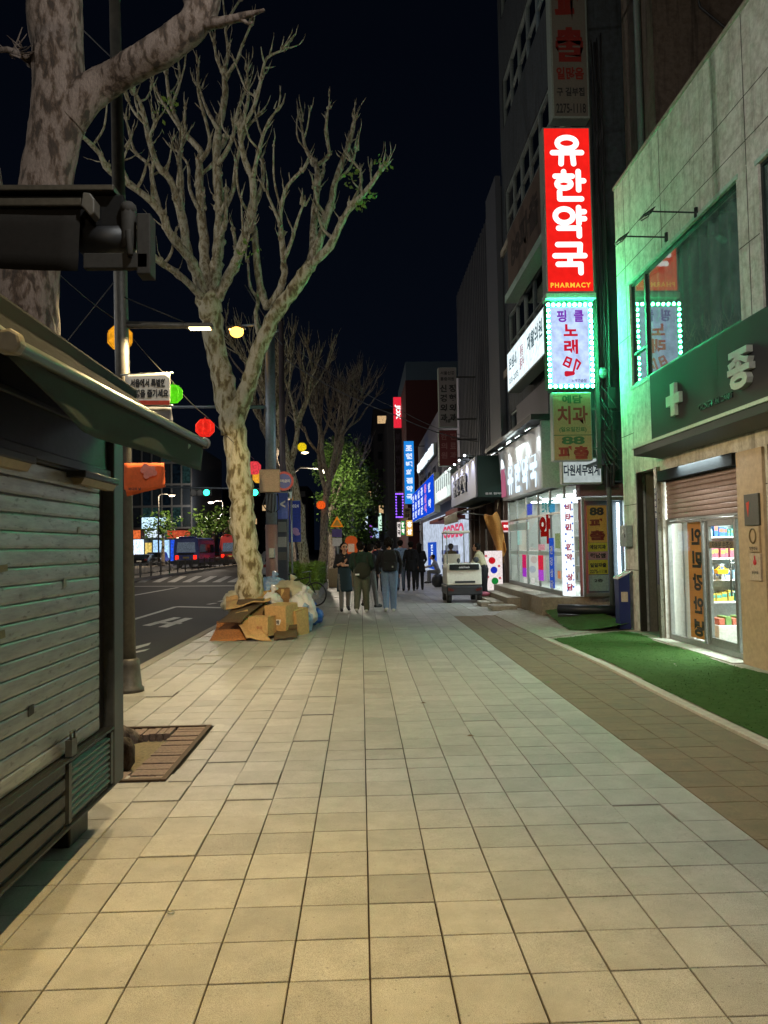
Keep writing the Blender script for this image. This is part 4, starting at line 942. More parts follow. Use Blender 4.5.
# upstairs windows: frame, mullion, small sash, blinds behind clear glass
def upwindow(y0, y1, z0, z1, mull, sash):
    f = MB(); X = 5.03
    for (a, b) in (((X, y0, z0), (X + .06, y1, z0 + .05)), ((X, y0, z1 - .05), (X + .06, y1, z1)), ((X, y0, z0 + .052), (X + .06, y0 + .05, z1 - .052)), ((X, y1 - .05, z0 + .052), (X + .06, y1, z1 - .052))): f.box(a, b)
    f.box((X - .01, mull - .04, z0 + .052), (X + .062, mull + .04, z1 - .052))
    if sash: f.box((X - .004, mull + .042, z0 + .55), (X + .064, y1 - .052, z0 + .60))
    w_ = f.build('window', dark_frame, t, .004)
    MB().quad((X + .03, y0 + .05, z0 + .05), (X + .03, y1 - .05, z0 + .05), (X + .03, y1 - .05, z1 - .05), (X + .03, y0 + .05, z1 - .05)).build('pane', win_glass, w_)
    bl = MB(); vs = []; fs = []; n = 90
    for j in range(n + 1):
        y = y0 + .05 + (y1 - y0 - .1) * j / n; d = .035 * math.sin(j * .85) + .03 * noise.noise(Vector((y * 2, 0, 0)))
        vs += [(5.24 + d, y, z0 + .03), (5.24 + d * .8, y, z1)]
    for j in range(n): fs.append((2 * j, 2 * j + 2, 2 * j + 3, 2 * j + 1))
    bl.add(vs, fs, True).build('curtain', S('pale curtain', '#7d9a90', .9, var=.2, scale=2), w_)
    MB().box((4.985, y0 - .06, z0 - .06), (5.02, y1 + .06, z0 - .002)).box((4.985, y0 - .06, z1 + .002), (5.02, y1 + .06, z1 + .06)).build('sill', S('pale green paint', '#a9c4b4', .6), w_)
upwindow(9.72, 13.74, 4.45, 6.33, 13.05, True); upwindow(5.2, 9.17, 4.42, 6.27, 8.2, True)
# fascia, letters, canopy
fas = S('dark green fascia', '#2f3030', .75, 0, var=.2, scale=2.0, fine=30, bump=.05)
fb = MB().box((4.86, 3.0, 3.24), (4.999, 12.55, 4.38)).build('fascia', fas, t, .006)
fj = MB()
for y in (8.35, 10.15): fj.box((4.8585, y - .004, 3.25), (4.862, y + .004, 4.37))
fj.build('fascia_joint', black, fb)
grey_letter = S('raised grey letter', '#b9bdb2', .5, var=.15)
cr = MB().box((4.80, 11.44, 3.53), (4.857, 11.60, 4.03)).box((4.80, 11.27, 3.70), (4.857, 11.438, 3.86)).box((4.80, 11.602, 3.70), (4.857, 11.77, 3.86)); cr.build('pharmacy_cross', S('pale green letter', '#b7d2bd', .5, var=.1), t, .004)
for s_, y in (('종', 9.43), ('근', 8.32), ('당', 7.2)): put_text(MB(), s_, (4.86, y, 3.76), YR, ZU, h=.50, w=.56, thick=.045, depth=.08, lift=.002).build('raised_letter', grey_letter, t)
for s_, y, w_ in (('CHONG', 10.54, .36), ('KUN', 10.20, .23), ('DANG', 9.88, .30)): put_text(MB(), s_, (4.86, y, 3.50), YR, ZU, w=w_, h=.085, thick=.02, depth=.02, lift=.002).build('lettering', S('dark letter', '#0c0f0e', .5), t)
cn = MB().prism([(4.53, 1.5, 3.03), (5.0 - .002, 1.5, 2.98), (5.0 - .002, 1.5, 3.235), (4.53, 1.5, 3.16)], (0, 11.0, 0)); can = cn.build('canopy', S('canopy steel', '#33403b', .5, .2), t, .008)
MB().box((4.50, 1.5, 3.14), (4.528, 12.52, 3.185)).build('drip_edge', S('pale green paint', '#a9c4b4'), can)
# shop front: roller shutter half down, glass door and fixed pane
hood = MB().box((4.93, 9.99, 2.60), (5.16, 12.54, 2.775)).build('shutter_hood', S('hood steel', '#1f2428', .9, 0, spec=.2), t, .01)
slat_shutter('roller_shutter', 5.07, 10.02, 12.52, 1.98, 2.6, .075, S('brownish shutter paint', '#9a7f74', .45, .35, var=.25, scale=3), t, out=-1, bulge=.008)
MB().box((5.045, 10.02, 1.945), (5.095, 12.52, 1.978)).build('bottom_bar', alu, t)
slat_shutter('roller_shutter', 5.07, 5.22, 9.2, .02, 2.77, .075, S('brownish shutter paint', '#9a7f74'), t, out=-1, bulge=.008)
sf = MB()
for y, wd in ((9.985, .06), (10.22, .035), (11.12, .05), (11.235, .05), (12.50, .05)): sf.box((5.06, y, .02), (5.13, y + wd, 1.975))
sf.box((5.061, 10.05, .02), (5.129, 12.5, .10)); sf.box((5.061, 10.05, 1.90), (5.129, 12.5, 1.94)); sfr = sf.build('shopfront_frame', alu, t, .004)
MB().quad((5.095, 11.28, .1), (5.095, 12.5, .1), (5.095, 12.5, 1.9), (5.095, 11.28, 1.9)).build('pane', shop_glass, sfr)
MB().quad((5.095, 10.02, .1), (5.095, 10.22, .1), (5.095, 10.22, 1.9), (5.095, 10.02, 1.9)).build('pane', shop_glass, sfr)
dr = MB().box((5.07, 10.26, .1), (5.12, 10.31, 1.9)).box((5.07, 11.06, .1), (5.12, 11.115, 1.9)).box((5.07, 10.312, .1), (5.12, 11.058, .21)).box((5.07, 10.312, 1.82), (5.12, 11.058, 1.9)); d_ = dr.build('door', alu, t, .004)
MB().quad((5.095, 10.31, .2), (5.095, 11.06, .2), (5.095, 11.06, 1.83), (5.095, 10.31, 1.83)).build('pane', shop_glass, d_)
MB().box((5.085, 10.312, 1.50), (5.091, 11.058, 1.60)).build('push_sticker', S('brown sticker', '#7c6a4e', .5), d_)
put_text(MB(), '자동문 손조심', (5.0845, 10.68, 1.55), YR, ZU, w=.62, thick=.02, lift=.001).build('lettering', ink, d_)
MB().tube([(5.03, 10.33, .85), (5.03, 10.33, 1.35)], .014, 8).tube([(5.03, 10.33, .9), (5.08, 10.33, .9)], .01, 6).tube([(5.03, 10.33, 1.3), (5.08, 10.33, 1.3)], .01, 6).build('handle', alu, d_)
MB().box((4.80, 9.9, -.04), (5.2, 12.7, .018)).build('threshold', S('pale threshold', '#b5b0a3', .6, var=.3), t, .006)
# pillars cladding beside the shop front
MB().box((4.955, 9.28, .0), (4.998, 9.93, 2.76)).build('pillar_cladding', S('cream tile', '#b39d7c', .55, var=.2, scale=3), t, .004)
MB().box((4.93, 12.58, .0), (4.998, 12.70, 2.86)).build('door_post', S('brushed post', '#8c8a7c', .3, .8, var=.2), t, .004)
# recessed side entrance
rc = MB(); rc.quad((5.9, 12.74, 0), (5.9, 13.72, 0), (5.9, 13.72, 2.86), (5.9, 12.74, 2.86)); rc.quad((5.16, 13.72, 0), (5.9, 13.72, 0), (5.9, 13.72, 2.86), (5.16, 13.72, 2.86)); rc.quad((5.16, 12.742, 0), (5.9, 12.742, 0), (5.9, 12.742, 2.86), (5.16, 12.742, 2.86)); rc.quad((5.16, 12.74, 2.86), (5.9, 12.74, 2.86), (5.9, 13.72, 2.86), (5.16, 13.72, 2.86)); rc.quad((4.99, 12.74, .012), (5.9, 12.74, .012), (5.9, 13.72, .012), (4.99, 13.72, .012))
rc.build('entrance_recess', S('dim lobby paint', '#6b6a62', .7), t)
df = MB().box((4.99, 13.66, .014), (5.10, 13.715, 2.85)).box((5.3, 12.75, 2.3), (5.36, 13.7, 2.37)).box((5.3, 12.76, .014), (5.36, 12.82, 2.3)).box((5.3, 13.64, .014), (5.36, 13.7, 2.3)); df = df.build('door_frame', S('dark bronze', '#3a3833', .4, .5), t, .004)
MB().quad((5.33, 12.82, .02), (5.33, 13.64, .02), (5.33, 13.64, 2.3), (5.33, 12.82, 2.3)).build('pane', GLASS('dim glass', (.6, .65, .65), .02, 1.1, .6), df)
vt = MB().box((4.935, 12.60, .9), (4.9285, 12.685, 2.5)).build('sign_strip', S('violet strip', '#4d4a66', .5), t)
put_column(MB(), list('아이한의원'), (4.928, 12.645, 2.25), YR, ZU, .06, .075, .5, thick=.03, lift=.002).build('lettering', S('sign white', (.8, .8, .8)), vt)
# the interior seen through the glass
sh = MB(); X1, YB, YA = 8.2, 12.72, 6.8
sh.quad((5.2, YB, 0.02), (X1, YB, 0.02), (X1, YB, 2.75), (5.2, YB, 2.75)); sh.quad((X1, YA, .02), (X1, YB, .02), (X1, YB, 2.75), (X1, YA, 2.75)); sh.quad((5.2, YA, .02), (X1, YA, .02), (X1, YA, 2.75), (5.2, YA, 2.75)); sh.quad((5.165, YA, 2.75), (X1, YA, 2.75), (X1, YB, 2.75), (5.165, YB, 2.75)); sh.quad((5.165, YA, .014), (X1, YA, .014), (X1, YB, .014), (5.165, YB, .014)); sh.quad((5.163, YA, .02), (5.163, 9.97, .02), (5.163, 9.97, 2.75), (5.163, YA, 2.75))
sh.build('shop_room', S('shop wall', '#cfd0c6', .6, var=.1), t)
cl_ = MB()
for y in (8.6, 10.0, 11.4): cl_.box((6.0, y, 2.70), (7.2, y + .25, 2.74))
cl_.build('ceiling_panel', E('shop tube', '#eaf6ff', 6, var=0), t)
lamp('light', 'AREA', (5.9, 11.0, 2.66), 480, '#eaf8f4', t, size=(1.4, 2.2), target=(5.6, 11.0, 0))
# products: the lit shelf unit facing the door
t = thing('shelf_unit', 'white pharmacy shelf unit lit up behind the glass door', 'shelf', (6.0, 12.5, .02))
SH_X0, SH_X1, SY = 5.42, 7.3, 12.38
un = MB().box((SH_X0 - .03, SY, .02), (SH_X0, SY + .3, 2.2)).box((SH_X1, SY, .02), (SH_X1 + .03, SY + .3, 2.2)); un.build('side_panel', white_s, t)
MB().box((SH_X0, SY + .26, .02), (SH_X1, SY + .3, 2.2)).build('back_panel', S('shelf back', '#c3ccca', .6), t)
SZ = [.25, .62, .98, 1.33, 1.68, 2.02]
for z in SZ: MB().box((SH_X0 + .002, SY - .02, z - .025), (SH_X1 - .002, SY + .258, z)).build('shelf_board', white_s, t)
MB().box((SH_X0 + .002, SY + .03, .02), (SH_X1 - .002, SY + .1, .22)).build('plinth', mid_metal, t)
rnd = random.Random(3)
PROD = [('#c9d0d2', 'white'), ('#34609c', 'blue'), ('#4a9488', 'teal'), ('#b8a848', 'yellow'), ('#b0604a', 'orange'), ('#86b0c4', 'pale blue'), ('#a85a6a', 'pink'), ('#6a8a4a', 'green')]
def product(x0, x1, y0, z, hgt, depth, ci, where, group):
    c_, cn = PROD[ci]; t = thing('medicine_box', f'{cn} medicine box on the {where}', 'medicine box', ((x0 + x1) / 2, y0, z), group)
    MB().box((x0, y0, z), (x1, y0 + depth, z + hgt)).build('carton', S('carton ' + cn, c_, .45, var=.15, scale=20), t, .003)
    f = PROD[(ci * 3 + 1) % len(PROD)]
    MB().box((x0 + .006, y0 - .0018, z + hgt * .45), (x1 - .006, y0 - .0003, z + hgt * .8)).build('printed_band', S('carton ' + f[1], f[0], .45), t)
for si, z in enumerate(SZ[1:]):
    where = ['lowest', 'second', 'third', 'fourth', 'top'][si] + ' board of the lit shelf unit'
    x = SH_X0 + .02; ci = rnd.randrange(8)
    while x < 6.75:
        wd = rnd.uniform(.035, .10); hg = rnd.uniform(.10, .27)
        if rnd.random() < .45: ci = rnd.choice([0, 0, 0, 0, 5, 5, 1, 2, 2, 2, 3, 4, 6, 7])
        product(x, x + wd, SY + rnd.uniform(.0, .05), z + .001, hg, .16, ci, where, 'medicine boxes on the pharmacy shelf'); x += wd + rnd.uniform(.004, .03)
t = thing('plastic_basket', 'yellow plastic basket hanging at the lit pharmacy shelf', 'basket', (5.82, 12.2, 1.07))
MB().prism([(5.72, 12.2, 1.15), (5.92, 12.2, 1.15), (5.90, 12.2, 1.07), (5.74, 12.2, 1.07)], (0, .14, 0)).build('bowl', S('yellow plastic', '#f0c020', .4), t, .01)
MB().tube([(5.74, 12.27, 1.15), (5.79, 12.27, 1.19), (5.85, 12.27, 1.19), (5.90, 12.27, 1.15)], .008, 6).build('handle', S('yellow plastic', '#f0c020'), t)
t = thing('display_crate', 'low crate of orange and green packets inside the pharmacy door', 'crate', (5.75, 11.9, .02))
MB().box((5.5, 11.75, .02), (6.05, 12.1, .3)).build('body', S('crate white', '#c9c9c0', .5), t, .01)
for i in range(5): MB().box((5.52 + i * .105, 11.77, .302), (5.61 + i * .105, 12.08, .40 + .03 * (i % 2))).build('packet', S(('carton orange', 'carton green')[i % 2], '#d96a4a'), t, .006)
# vertical orange banner behind the fixed pane (its writing seen from the back)
t = thing('window_banner', 'tall orange banner with black reversed lettering inside the fixed pane', 'banner', (5.12, 11.6, .1))
BX = 5.14
MB().box((BX, 11.36, .12), (BX + .006, 11.93, 1.9)).build('sheet', S('orange vinyl', '#e0913a', .5, var=.08), t)
put_column(MB(), list('인민강안녕'), (BX, 11.62, .98), YR, ZU, .34, .26, 1.75, thick=.05, lift=.002, mirror=True).build('lettering', ink, t)
st = MB()
for i in range(22):
    z = .14 + i * .08; st.prism([(BX + .001, 11.30, z), (BX + .001, 11.355, z + .03), (BX + .001, 11.355, z + .07), (BX + .001, 11.30, z + .04)], (.004, 0, 0))
st.build('hazard_stripe', S('hazard yellow', '#d8cf9a', .5), t)
MB().box((BX + .006, 11.30, .13), (BX + .01, 11.355, 1.89)).build('hazard_backing', black, t)
# wall fittings
def arm_lamp(y, z, label):
    t = thing('arm_lamp', label, 'lamp', (5, y, z))
    MB().tube([(5.0, y, z), (4.97, y, z), (4.30, y, z + .02)], [.03, .014, .012], 8).tube([(5.0, y, z + .07), (4.995, y, z - .07)], .04, 8).build('arm', dark_frame, t)
    hd = MB().prism([(4.36, y - .06, z + .05), (4.16, y - .09, z - .09), (4.16, y + .09, z - .09), (4.36, y + .06, z + .05)], (.015, 0, .03)); h = hd.build('lamp_head', dark_frame, t, .006)
    fr = MB(); fr.tube([(4.34, y - .05, z + .04), (4.30, y - .06, z - .03), (4.2, y - .08, z - .085)], .008, 5).tube([(4.34, y + .05, z + .04), (4.30, y + .06, z - .03), (4.2, y + .08, z - .085)], .008, 5); fr.build('yoke', dark_frame, h)
arm_lamp(10.89, 6.42, 'dark unlit arm lamp over the middle of the green lit window'); arm_lamp(11.98, 6.50, 'dark unlit arm lamp nearer the red pharmacy sign')
t = thing('meter_box', 'small grey steel meter box on the pale wall corner', 'box', (4.9, 14.12, 1.73))
MB().box((4.86, 13.95, 1.53), (4.998, 14.3, 1.92)).build('case', galv, t, .01); MB().prism([(4.857, 14.05, 1.80), (4.857, 14.13, 1.76), (4.857, 14.1, 1.86)], (.002, 0, 0)).build('warning_label', S('sign white', (.8, .8, .8)), t); MB().box((4.85, 13.97, 1.7), (4.859, 13.99, 1.76)).build('latch', black, t)
def plaque(y, z, w, h, face, label):
    t = thing('wall_plaque', label, 'plaque', (4.95, y, z)); MB().box((4.925, y - w / 2, z - h / 2), (4.953, y + w / 2, z + h / 2)).build('board', face, t, .004); return t
p = plaque(9.52, 1.99, .36, .40, S('dark box', '#4a4a3e', .4, .2), 'dark square box at the top of the cream pillar'); MB().prism([(4.922, 9.6, 1.9), (4.922, 9.64, 2.08), (4.922, 9.56, 2.1)], (.002, 0, 0)).build('red_mark', red_ink, p)
p = plaque(9.5, 1.62, .28, .32, S('cream tile', '#b39d7c'), 'cream plaque with a dark ring under the square box'); MB().tube([(4.922, 9.5 + .075 * math.cos(a), 1.66 + .09 * math.sin(a)) for a in np.linspace(0, 6.283, 20)], .012, 5, cap=False).build('ring', S('bronze ink', '#6b5836', .6), p); put_text(MB(), '착한약국', (4.924, 9.5, 1.5), YR, ZU, w=.2, lift=.001).build('lettering', ink, p)
p = plaque(9.48, 1.27, .26, .34, S('pale poster', '#b7a690', .6), 'pale framed poster with a red emblem low on the cream pillar'); MB().ball((4.924, 9.48, 1.33), (.004, .045, .04), 10, 6).ball((4.924, 9.48, 1.385), (.004, .02, .03), 8, 6).build('emblem', S('sign red', '#c01f26'), p)
put_text(MB(), '응급의료', (4.924, 9.48, 1.2), YR, ZU, w=.16, lift=.001).build('lettering', ink, p)
t = thing('information_stand', 'narrow dark blue stand with a slanted white top at the wall corner', 'stand', (4.82, 14.1, .01))
MB().prism([(4.72, 14.0, .02), (4.93, 14.0, .02), (4.93, 14.0, 1.04), (4.72, 14.0, .93)], (0, .24, 0)).build('cabinet', S('navy paint', '#1c2458', .4, var=.15), t, .01)
MB().prism([(4.70, 13.98, .936), (4.95, 13.98, 1.066), (4.95, 13.98, 1.09), (4.70, 13.98, .96)], (0, .28, 0)).build('slanted_top', S('sign white', (.8, .8, .8)), t)
MB().box((4.76, 13.996, .52), (4.88, 13.9995, .70)).build('notice', S('pale poster', '#b7a690'), t); MB().prism([(4.71, 13.976, .95), (4.79, 13.976, .99), (4.79, 13.976, 1.003), (4.71, 13.976, .966)], (0, .003, 0)).build('pink_label', S('pink print', '#e08878'), t)

# ------------------------------------------------------------------ signs on the corner post between the buildings
def sign(name, label, x0, x1, z0, z1, Y, depth, face, case, group=None, frame=.03):
    t = thing(name, label, 'sign', ((x0 + x1) / 2, Y, z0), group)
    MB().box((x0, Y + .004, z0), (x1, Y + depth, z1)).build('cabinet', case, t, .01)
    MB().quad((x0 + frame, Y, z0 + frame), (x1 - frame, Y, z0 + frame), (x1 - frame, Y, z1 - frame), (x0 + frame, Y, z1 - frame)).build('face_panel', face, t); return t
SYLL = {'유': [ell(.5, .74, .29, .19), [(.06, .42), (.94, .42)], [(.33, .42), (.31, .05)], [(.66, .42), (.69, .05)]],
 '한': [[(.38, .97), (.38, .92)], [(.12, .82), (.64, .82)], ell(.38, .56, .21, .14), [(.82, .97), (.82, .36)], [(.82, .66), (.98, .66)], [(.24, .30), (.24, .06), (.90, .06)]],
 '약': [ell(.36, .70, .27, .23), [(.80, .97), (.80, .44)], [(.80, .83), (.97, .83)], [(.80, .60), (.97, .60)], [(.18, .29), (.80, .29), (.80, .03)]],
 '국': [[(.14, .95), (.82, .95), (.80, .66)], [(.05, .58), (.95, .58)], [(.5, .58), (.5, .34)], [(.14, .30), (.82, .30), (.82, .02)]]}
signal_case = S('sign case', '#8f9a92', .5, .3, var=.2)
t = sign('pharmacy_sign', 'tall lit red pharmacy sign with fat white lettering at the building corner', 3.74, 4.70, 6.55, 9.90, 14.8, .32, E('sign red light', '#f0201a', 1.05, var=.08, scale=1.2), signal_case)
mb = MB()
for ch_, z in zip('유한약국', (9.42, 8.70, 7.97, 7.24)): strokes(mb, SYLL[ch_], (4.22, 14.8, z), XR, ZU, .66, .61, .11, lift=.006)
mb.build('lettering', E('white light', '#fff2ee', 1.5, var=.04), t)
put_text(MB(), 'PHARMACY', (4.22, 14.8, 6.70), XR, ZU, w=.80, thick=.035, lift=.006, spacing=1.25).build('lettering', E('yellow light', '#ffc23c', 1.1, var=0), t)
MB().box((3.72, 14.79, 6.44), (4.72, 15.13, 6.545)).build('lower_rail', S('pale green paint', '#a9c4b4'), t, .006)
t = sign('karaoke_sign', 'lit white and violet karaoke sign edged with green light bulbs', 3.73, 4.62, 4.66, 6.33, 14.8, .3, E('violet white light', '#bcd2fa', 1.12, var=.22, scale=1.6), S('green case', '#2f8a58', .5), frame=.07)
for s_, x in (('핑', 4.02), ('클', 4.36)): put_text(MB(), s_, (x, 14.8, 6.08), XR, ZU, w=.19, h=.24, thick=.035, lift=.006).build('letter', E('violet letter', '#8a3cc8', .8, var=0), t)
redl = E('red letter', '#d8203a', .85, var=0)
for s_, z, hh in (('노', 5.80, .24), ('래', 5.47, .29)): put_text(MB(), s_, (4.19, 14.8, z), XR, ZU, w=.28, h=hh, thick=.04, lift=.006).build('letter', redl, t)
mb = MB(); strokes(mb, [[(.25, .95), (.05, .55), (.35, .40), (.5, .85), (.25, .95)], [(.15, .75), (.42, .62)], [(.78, .82), (.58, .12)], [(.78, .82), (.98, .62), (.80, .30)]], (4.19, 14.8, 5.10), XR, ZU, .36, .36, .04, lift=.006)
strokes(mb, [[(.20, .05), (.56, .12), (.2, .14)]], (4.19, 14.8, 5.08), XR, ZU, .36, .36, .08, lift=.008); mb.build('note_emblem', redl, t)
put_text(MB(), '노래연습장', (4.33, 14.8, 4.80), XR, ZU, w=.3, thick=.02, lift=.006).build('lettering', E('dim violet letter', '#6a6ab0', .5, var=0), t)
led = MB(); n = 0
x0, x1, z0, z1 = 3.755, 4.595, 4.685, 6.305
for i in range(9):
    for z in (z0, z1): led.ball((x0 + (x1 - x0) * i / 8, 14.785, z), .033, 8, 6)
for i in range(1, 15):
    for x in (x0, x1): led.ball((x, 14.785, z0 + (z1 - z0) * i / 15), .033, 8, 6)
    led.ball((4.625, 14.88, z0 + (z1 - z0) * i / 15), .033, 8, 6)
led.build('bulb', E('green bulb', '#48ffa4', 190, var=0), t)
t = sign('clinic_sign', 'unlit yellowish dental clinic sign with red and green lettering', 3.79, 4.56, 3.22, 4.57, 14.8, .22, S('old cream sign', '#8f815a', .5, var=.2), signal_case, frame=.02)
ink_g = S('green ink', '#2c5a34', .6); ink_r = S('red ink', '#7a2018', .6)
mb = MB(); put_text(mb, '예담', (4.18, 14.8, 4.43), XR, ZU, w=.4, h=.17, thick=.04); mb.build('lettering', ink_g, t)
put_text(MB(), '치과', (4.18, 14.8, 4.12), XR, ZU, w=.6, h=.36, thick=.03).build('lettering', ink_r, t); put_text(MB(), '파출', (4.18, 14.8, 3.38), XR, ZU, w=.6, h=.26, thick=.05).build('lettering', ink_r, t)
put_text(MB(), '(일요일진료)', (4.18, 14.8, 3.83), XR, ZU, w=.54, h=.11, thick=.03).build('lettering', ink_g, t); put_text(MB(), '88', (4.18, 14.8, 3.62), XR, ZU, w=.46, h=.16, thick=.04).build('lettering', ink_g, t)
MB().box((3.80, 14.793, 3.715), (4.55, 14.7985, 3.73)).build('divider', ink_g, t)
t = sign('agency_sign', 'tall unlit grey sign with dark red lettering above the red pharmacy sign', 3.98, 4.74, 10.14, 13.2, 14.9, .3, S('old grey sign', '#6a655c', .6, var=.2), signal_case, frame=.04)
for s_, z, h_ in (('파', 12.45, .62), ('출', 11.66, .72)): put_text(MB(), s_, (4.36, 14.9, z), XR, ZU, w=.56, h=h_, thick=.07).build('letter', ink_r, t)
mb = MB(); put_text(mb, '일많음', (4.36, 14.9, 11.06), XR, ZU, w=.56, h=.26, thick=.04); mb.build('lettering', ink_r, t)
put_text(MB(), '구 길부집', (4.36, 14.9, 10.68), XR, ZU, w=.56, h=.18, thick=.03).build('lettering', ink, t); put_text(MB(), '2275-1118', (4.36, 14.9, 10.34), XR, ZU, w=.6, h=.2, thick=.02).build('lettering', ink, t)
t = thing('sign_post', 'tall rusty post with brackets holding the stacked corner signs', 'post', (4.82, 15.2, 3.1))
po = MB().box((4.76, 15.15, 3.1), (4.84, 15.23, 13.4)); po.build('post', S('post steel', '#4d5452', .5, .4), t); each('wall_tie', [((4.78, 15.231, z), (4.84, 16.498, z + .06)) for z in (3.2, 6.4, 9.8, 13.0)], S('post steel', '#4d5452'), t)
bk = MB()
for z in (3.5, 4.3, 4.9, 6.1, 6.8, 8.2, 9.6, 10.4, 12.6): bk.bar((4.3, 15.17, z), (4.80, 15.17, z), .03, .04)
bk.build('bracket', S('post steel', '#4d5452'), t)
t = sign('tax_office_sign', 'long white lit tax office sign with dark lettering under the clinic sign', 4.26, 5.12, 2.86, 3.42, 16.0, .2, E('soft white light', '#cfdcda', .62, var=.15), signal_case)
put_text(MB(), '다원세무회계', (4.68, 16.0, 3.15), XR, ZU, w=.76, h=.24, thick=.03, lift=.006).build('lettering', S('navy ink', '#1a2a58', .6), t)
# the cables and pipes in the gap
t = thing('cable_bundle', 'tangle of black cables and pipes in the gap beside the pale building', 'cables', (4.9, 15.6, 0))
cb = MB(); rnd = random.Random(5)
for i in range(9):
    x = 5.03 + rnd.uniform(-.06, .1); y = 15.4 + rnd.uniform(-.2, .2); pts = []
    for k_ in range(14): pts.append(V(x + .07 * noise.noise(Vector((k_ * .5, i * 4, 0))), y + .05 * noise.noise(Vector((k_ * .5, i * 4, 9))), 2.75 + k_ * .72))
    cb.tube(pts, rnd.choice([.012, .016, .022]), 6)
for i in range(5):
    z = rnd.uniform(3.6, 5.0); cb.tube([V(4.9, 15.3, z), V(5.08 + .05 * i, 15.1, z - .4 - .06 * i), V(5.0, 15.1, z - .6), V(4.88, 15.25, z - .25)], .014, 6)
cb.build('cable', S('cable rubber', (.03, .03, .033)), t)
MB().tube([V(5.12, 15.6, .05), V(5.12, 15.6, 12)], .05, 12).build('drain_pipe', S('grey pipe', '#5a6462', .5), t)
each('junction_box', [((4.95, 15.25, 3.2), (5.2, 15.55, 3.9)), ((5.02, 15.2, 4.3), (5.2, 15.4, 4.75))], dark_metal, t, .02); MB().ball((4.93, 15.3, 5.05), (.14, .14, .12), 12, 8).build('alarm_bell', galv, t)

# ------------------------------------------------------------------ the dark tower with the second pharmacy at street level
blue_dim = E('dim bluish interior', '#24485c', .18, var=.5, scale=.9)
t = thing('office_tower', 'tall dark office tower with bluish window bands over the lit corner pharmacy', 'building', (6, 20, 0))
tw = MB(); wins = [(17.2, 24.0, 15.0, 16.6), (17.2, 24.0, 11.5, 12.9), (17.2, 24.0, 7.35, 8.9), (17.2, 24.0, 18.6, 20.2), (17.2, 24.0, 4.7, 5.75)]
wallgrid(tw, fx(4.8), (16.5, 24.5, 2.96, 27), wins, .2)
tw.quad((4.8, 16.5, 2.96), (9, 16.5, 2.96), (9, 16.5, 27), (4.8, 16.5, 27)); tw.quad((4.8, 24.5, 0), (9, 24.5, 0), (9, 24.5, 27), (4.8, 24.5, 27)); tw.quad((4.8, 16.5, 27), (9, 16.5, 27), (9, 24.5, 27), (4.8, 24.5, 27)); tw.quad((4.8, 16.5, 2.96), (9, 16.5, 2.96), (9, 24.5, 2.96), (4.8, 24.5, 2.96))
tw.build('wall', stained_wall('dark stucco', '#414950', '#2c3338'), t)
for (a, b, c, d) in wins:
    f = MB(); n = 6
    for i in range(n + 1):
        y = a + (b - a) * i / n; f.box((4.83, max(a, y - .04), c), (4.9, min(b, y + .04), d))
    f.box((4.832, a, c), (4.898, b, c + .06)).box((4.832, a, d - .06), (4.898, b, d)).box((4.834, a, c + (d - c) * .38), (4.896, b, c + (d - c) * .38 + .04)); w_ = f.build('window', S('pale window frame', '#8f9a98', .5, .3), t)
    MB().quad((4.88, a, c), (4.88, b, c), (4.88, b, d), (4.88, a, d)).build('pane', GLASS('dark glass', (.5, .6, .65), .03, 1.2, .7), w_)
    MB().quad((5.4, a, c), (5.4, b, c), (5.4, b, d), (5.4, a, d)).build('blind', S('blue blind', '#2e4654', .8) if c < 14 else blue_dim, w_)
    if 14 < c < 16: MB().quad((5.3, 17.3, c + .1), (5.3, 20.0, c + .1), (5.3, 20.0, d - .4), (5.3, 17.3, d - .4)).build('lit_blind', E('bluish lit blind', '#4a8ab8', .55, var=.5, scale=2), w_)
each('string_course', [((4.7, 16.5, 6.95), (4.798, 24.5, 7.2)), ((4.7, 16.5, 10.95), (4.798, 24.5, 11.15))], concrete, t)
# street level: columns, soffit, porch, room
po = MB().box((4.0, 17.02, -.05), (9, 24.0, .42)); po.build('porch', S('porch stone', '#8d8371', .7, var=.35, scale=3), t, .01)
MB().box((3.66, 19.3, -.05), (3.997, 22.6, .27)).build('step', S('porch stone', '#8d8371'), t, .01); MB().box((3.36, 19.7, -.05), (3.655, 22.3, .14)).build('step', S('porch stone', '#8d8371'), t, .01)
box('pillar', (4.62, 23.75, .42), (4.8, 24.45, 2.95), S('pillar paint', '#7a6f6c', .6), t)
rm = MB(); rm.quad((8, 17, .42), (8, 24, .42), (8, 24, 2.95), (8, 17, 2.95)); rm.quad((4.66, 23.74, .42), (8, 23.74, .42), (8, 23.74, 2.95), (4.66, 23.74, 2.95)); rm.quad((5.9, 17.0, .42), (8, 17.0, .42), (8, 17.0, 2.95), (5.9, 17.0, 2.95)); rm.quad((4.66, 17, 2.90), (8, 17, 2.90), (8, 23.74, 2.90), (4.66, 23.74, 2.90)); rm.quad((4.66, 17, .424), (8, 17, .424), (8, 23.74, .424), (4.66, 23.74, .424))
rm.build('shop_room', S('shop wall', '#cfd0c6'), t)
cp = MB()
for y in (18.2, 19.8, 21.4, 22.9): cp.box((5.2, y, 2.85), (7.2, y + .3, 2.89))
cp.build('ceiling_panel', E('shop tube', '#eaf6ff'), t)
lamp('light', 'AREA', (6.0, 20.3, 2.78), 700, '#e4f6f4', t, size=(1.2, 5.5), target=(3.6, 20.3, 0))
gf = MB(); ys = [17.15, 18.45, 19.7, 21.1, 22.4, 23.68]
for y in ys: gf.box((4.58, y - .025, .43), (4.63, y + .025, 2.9))
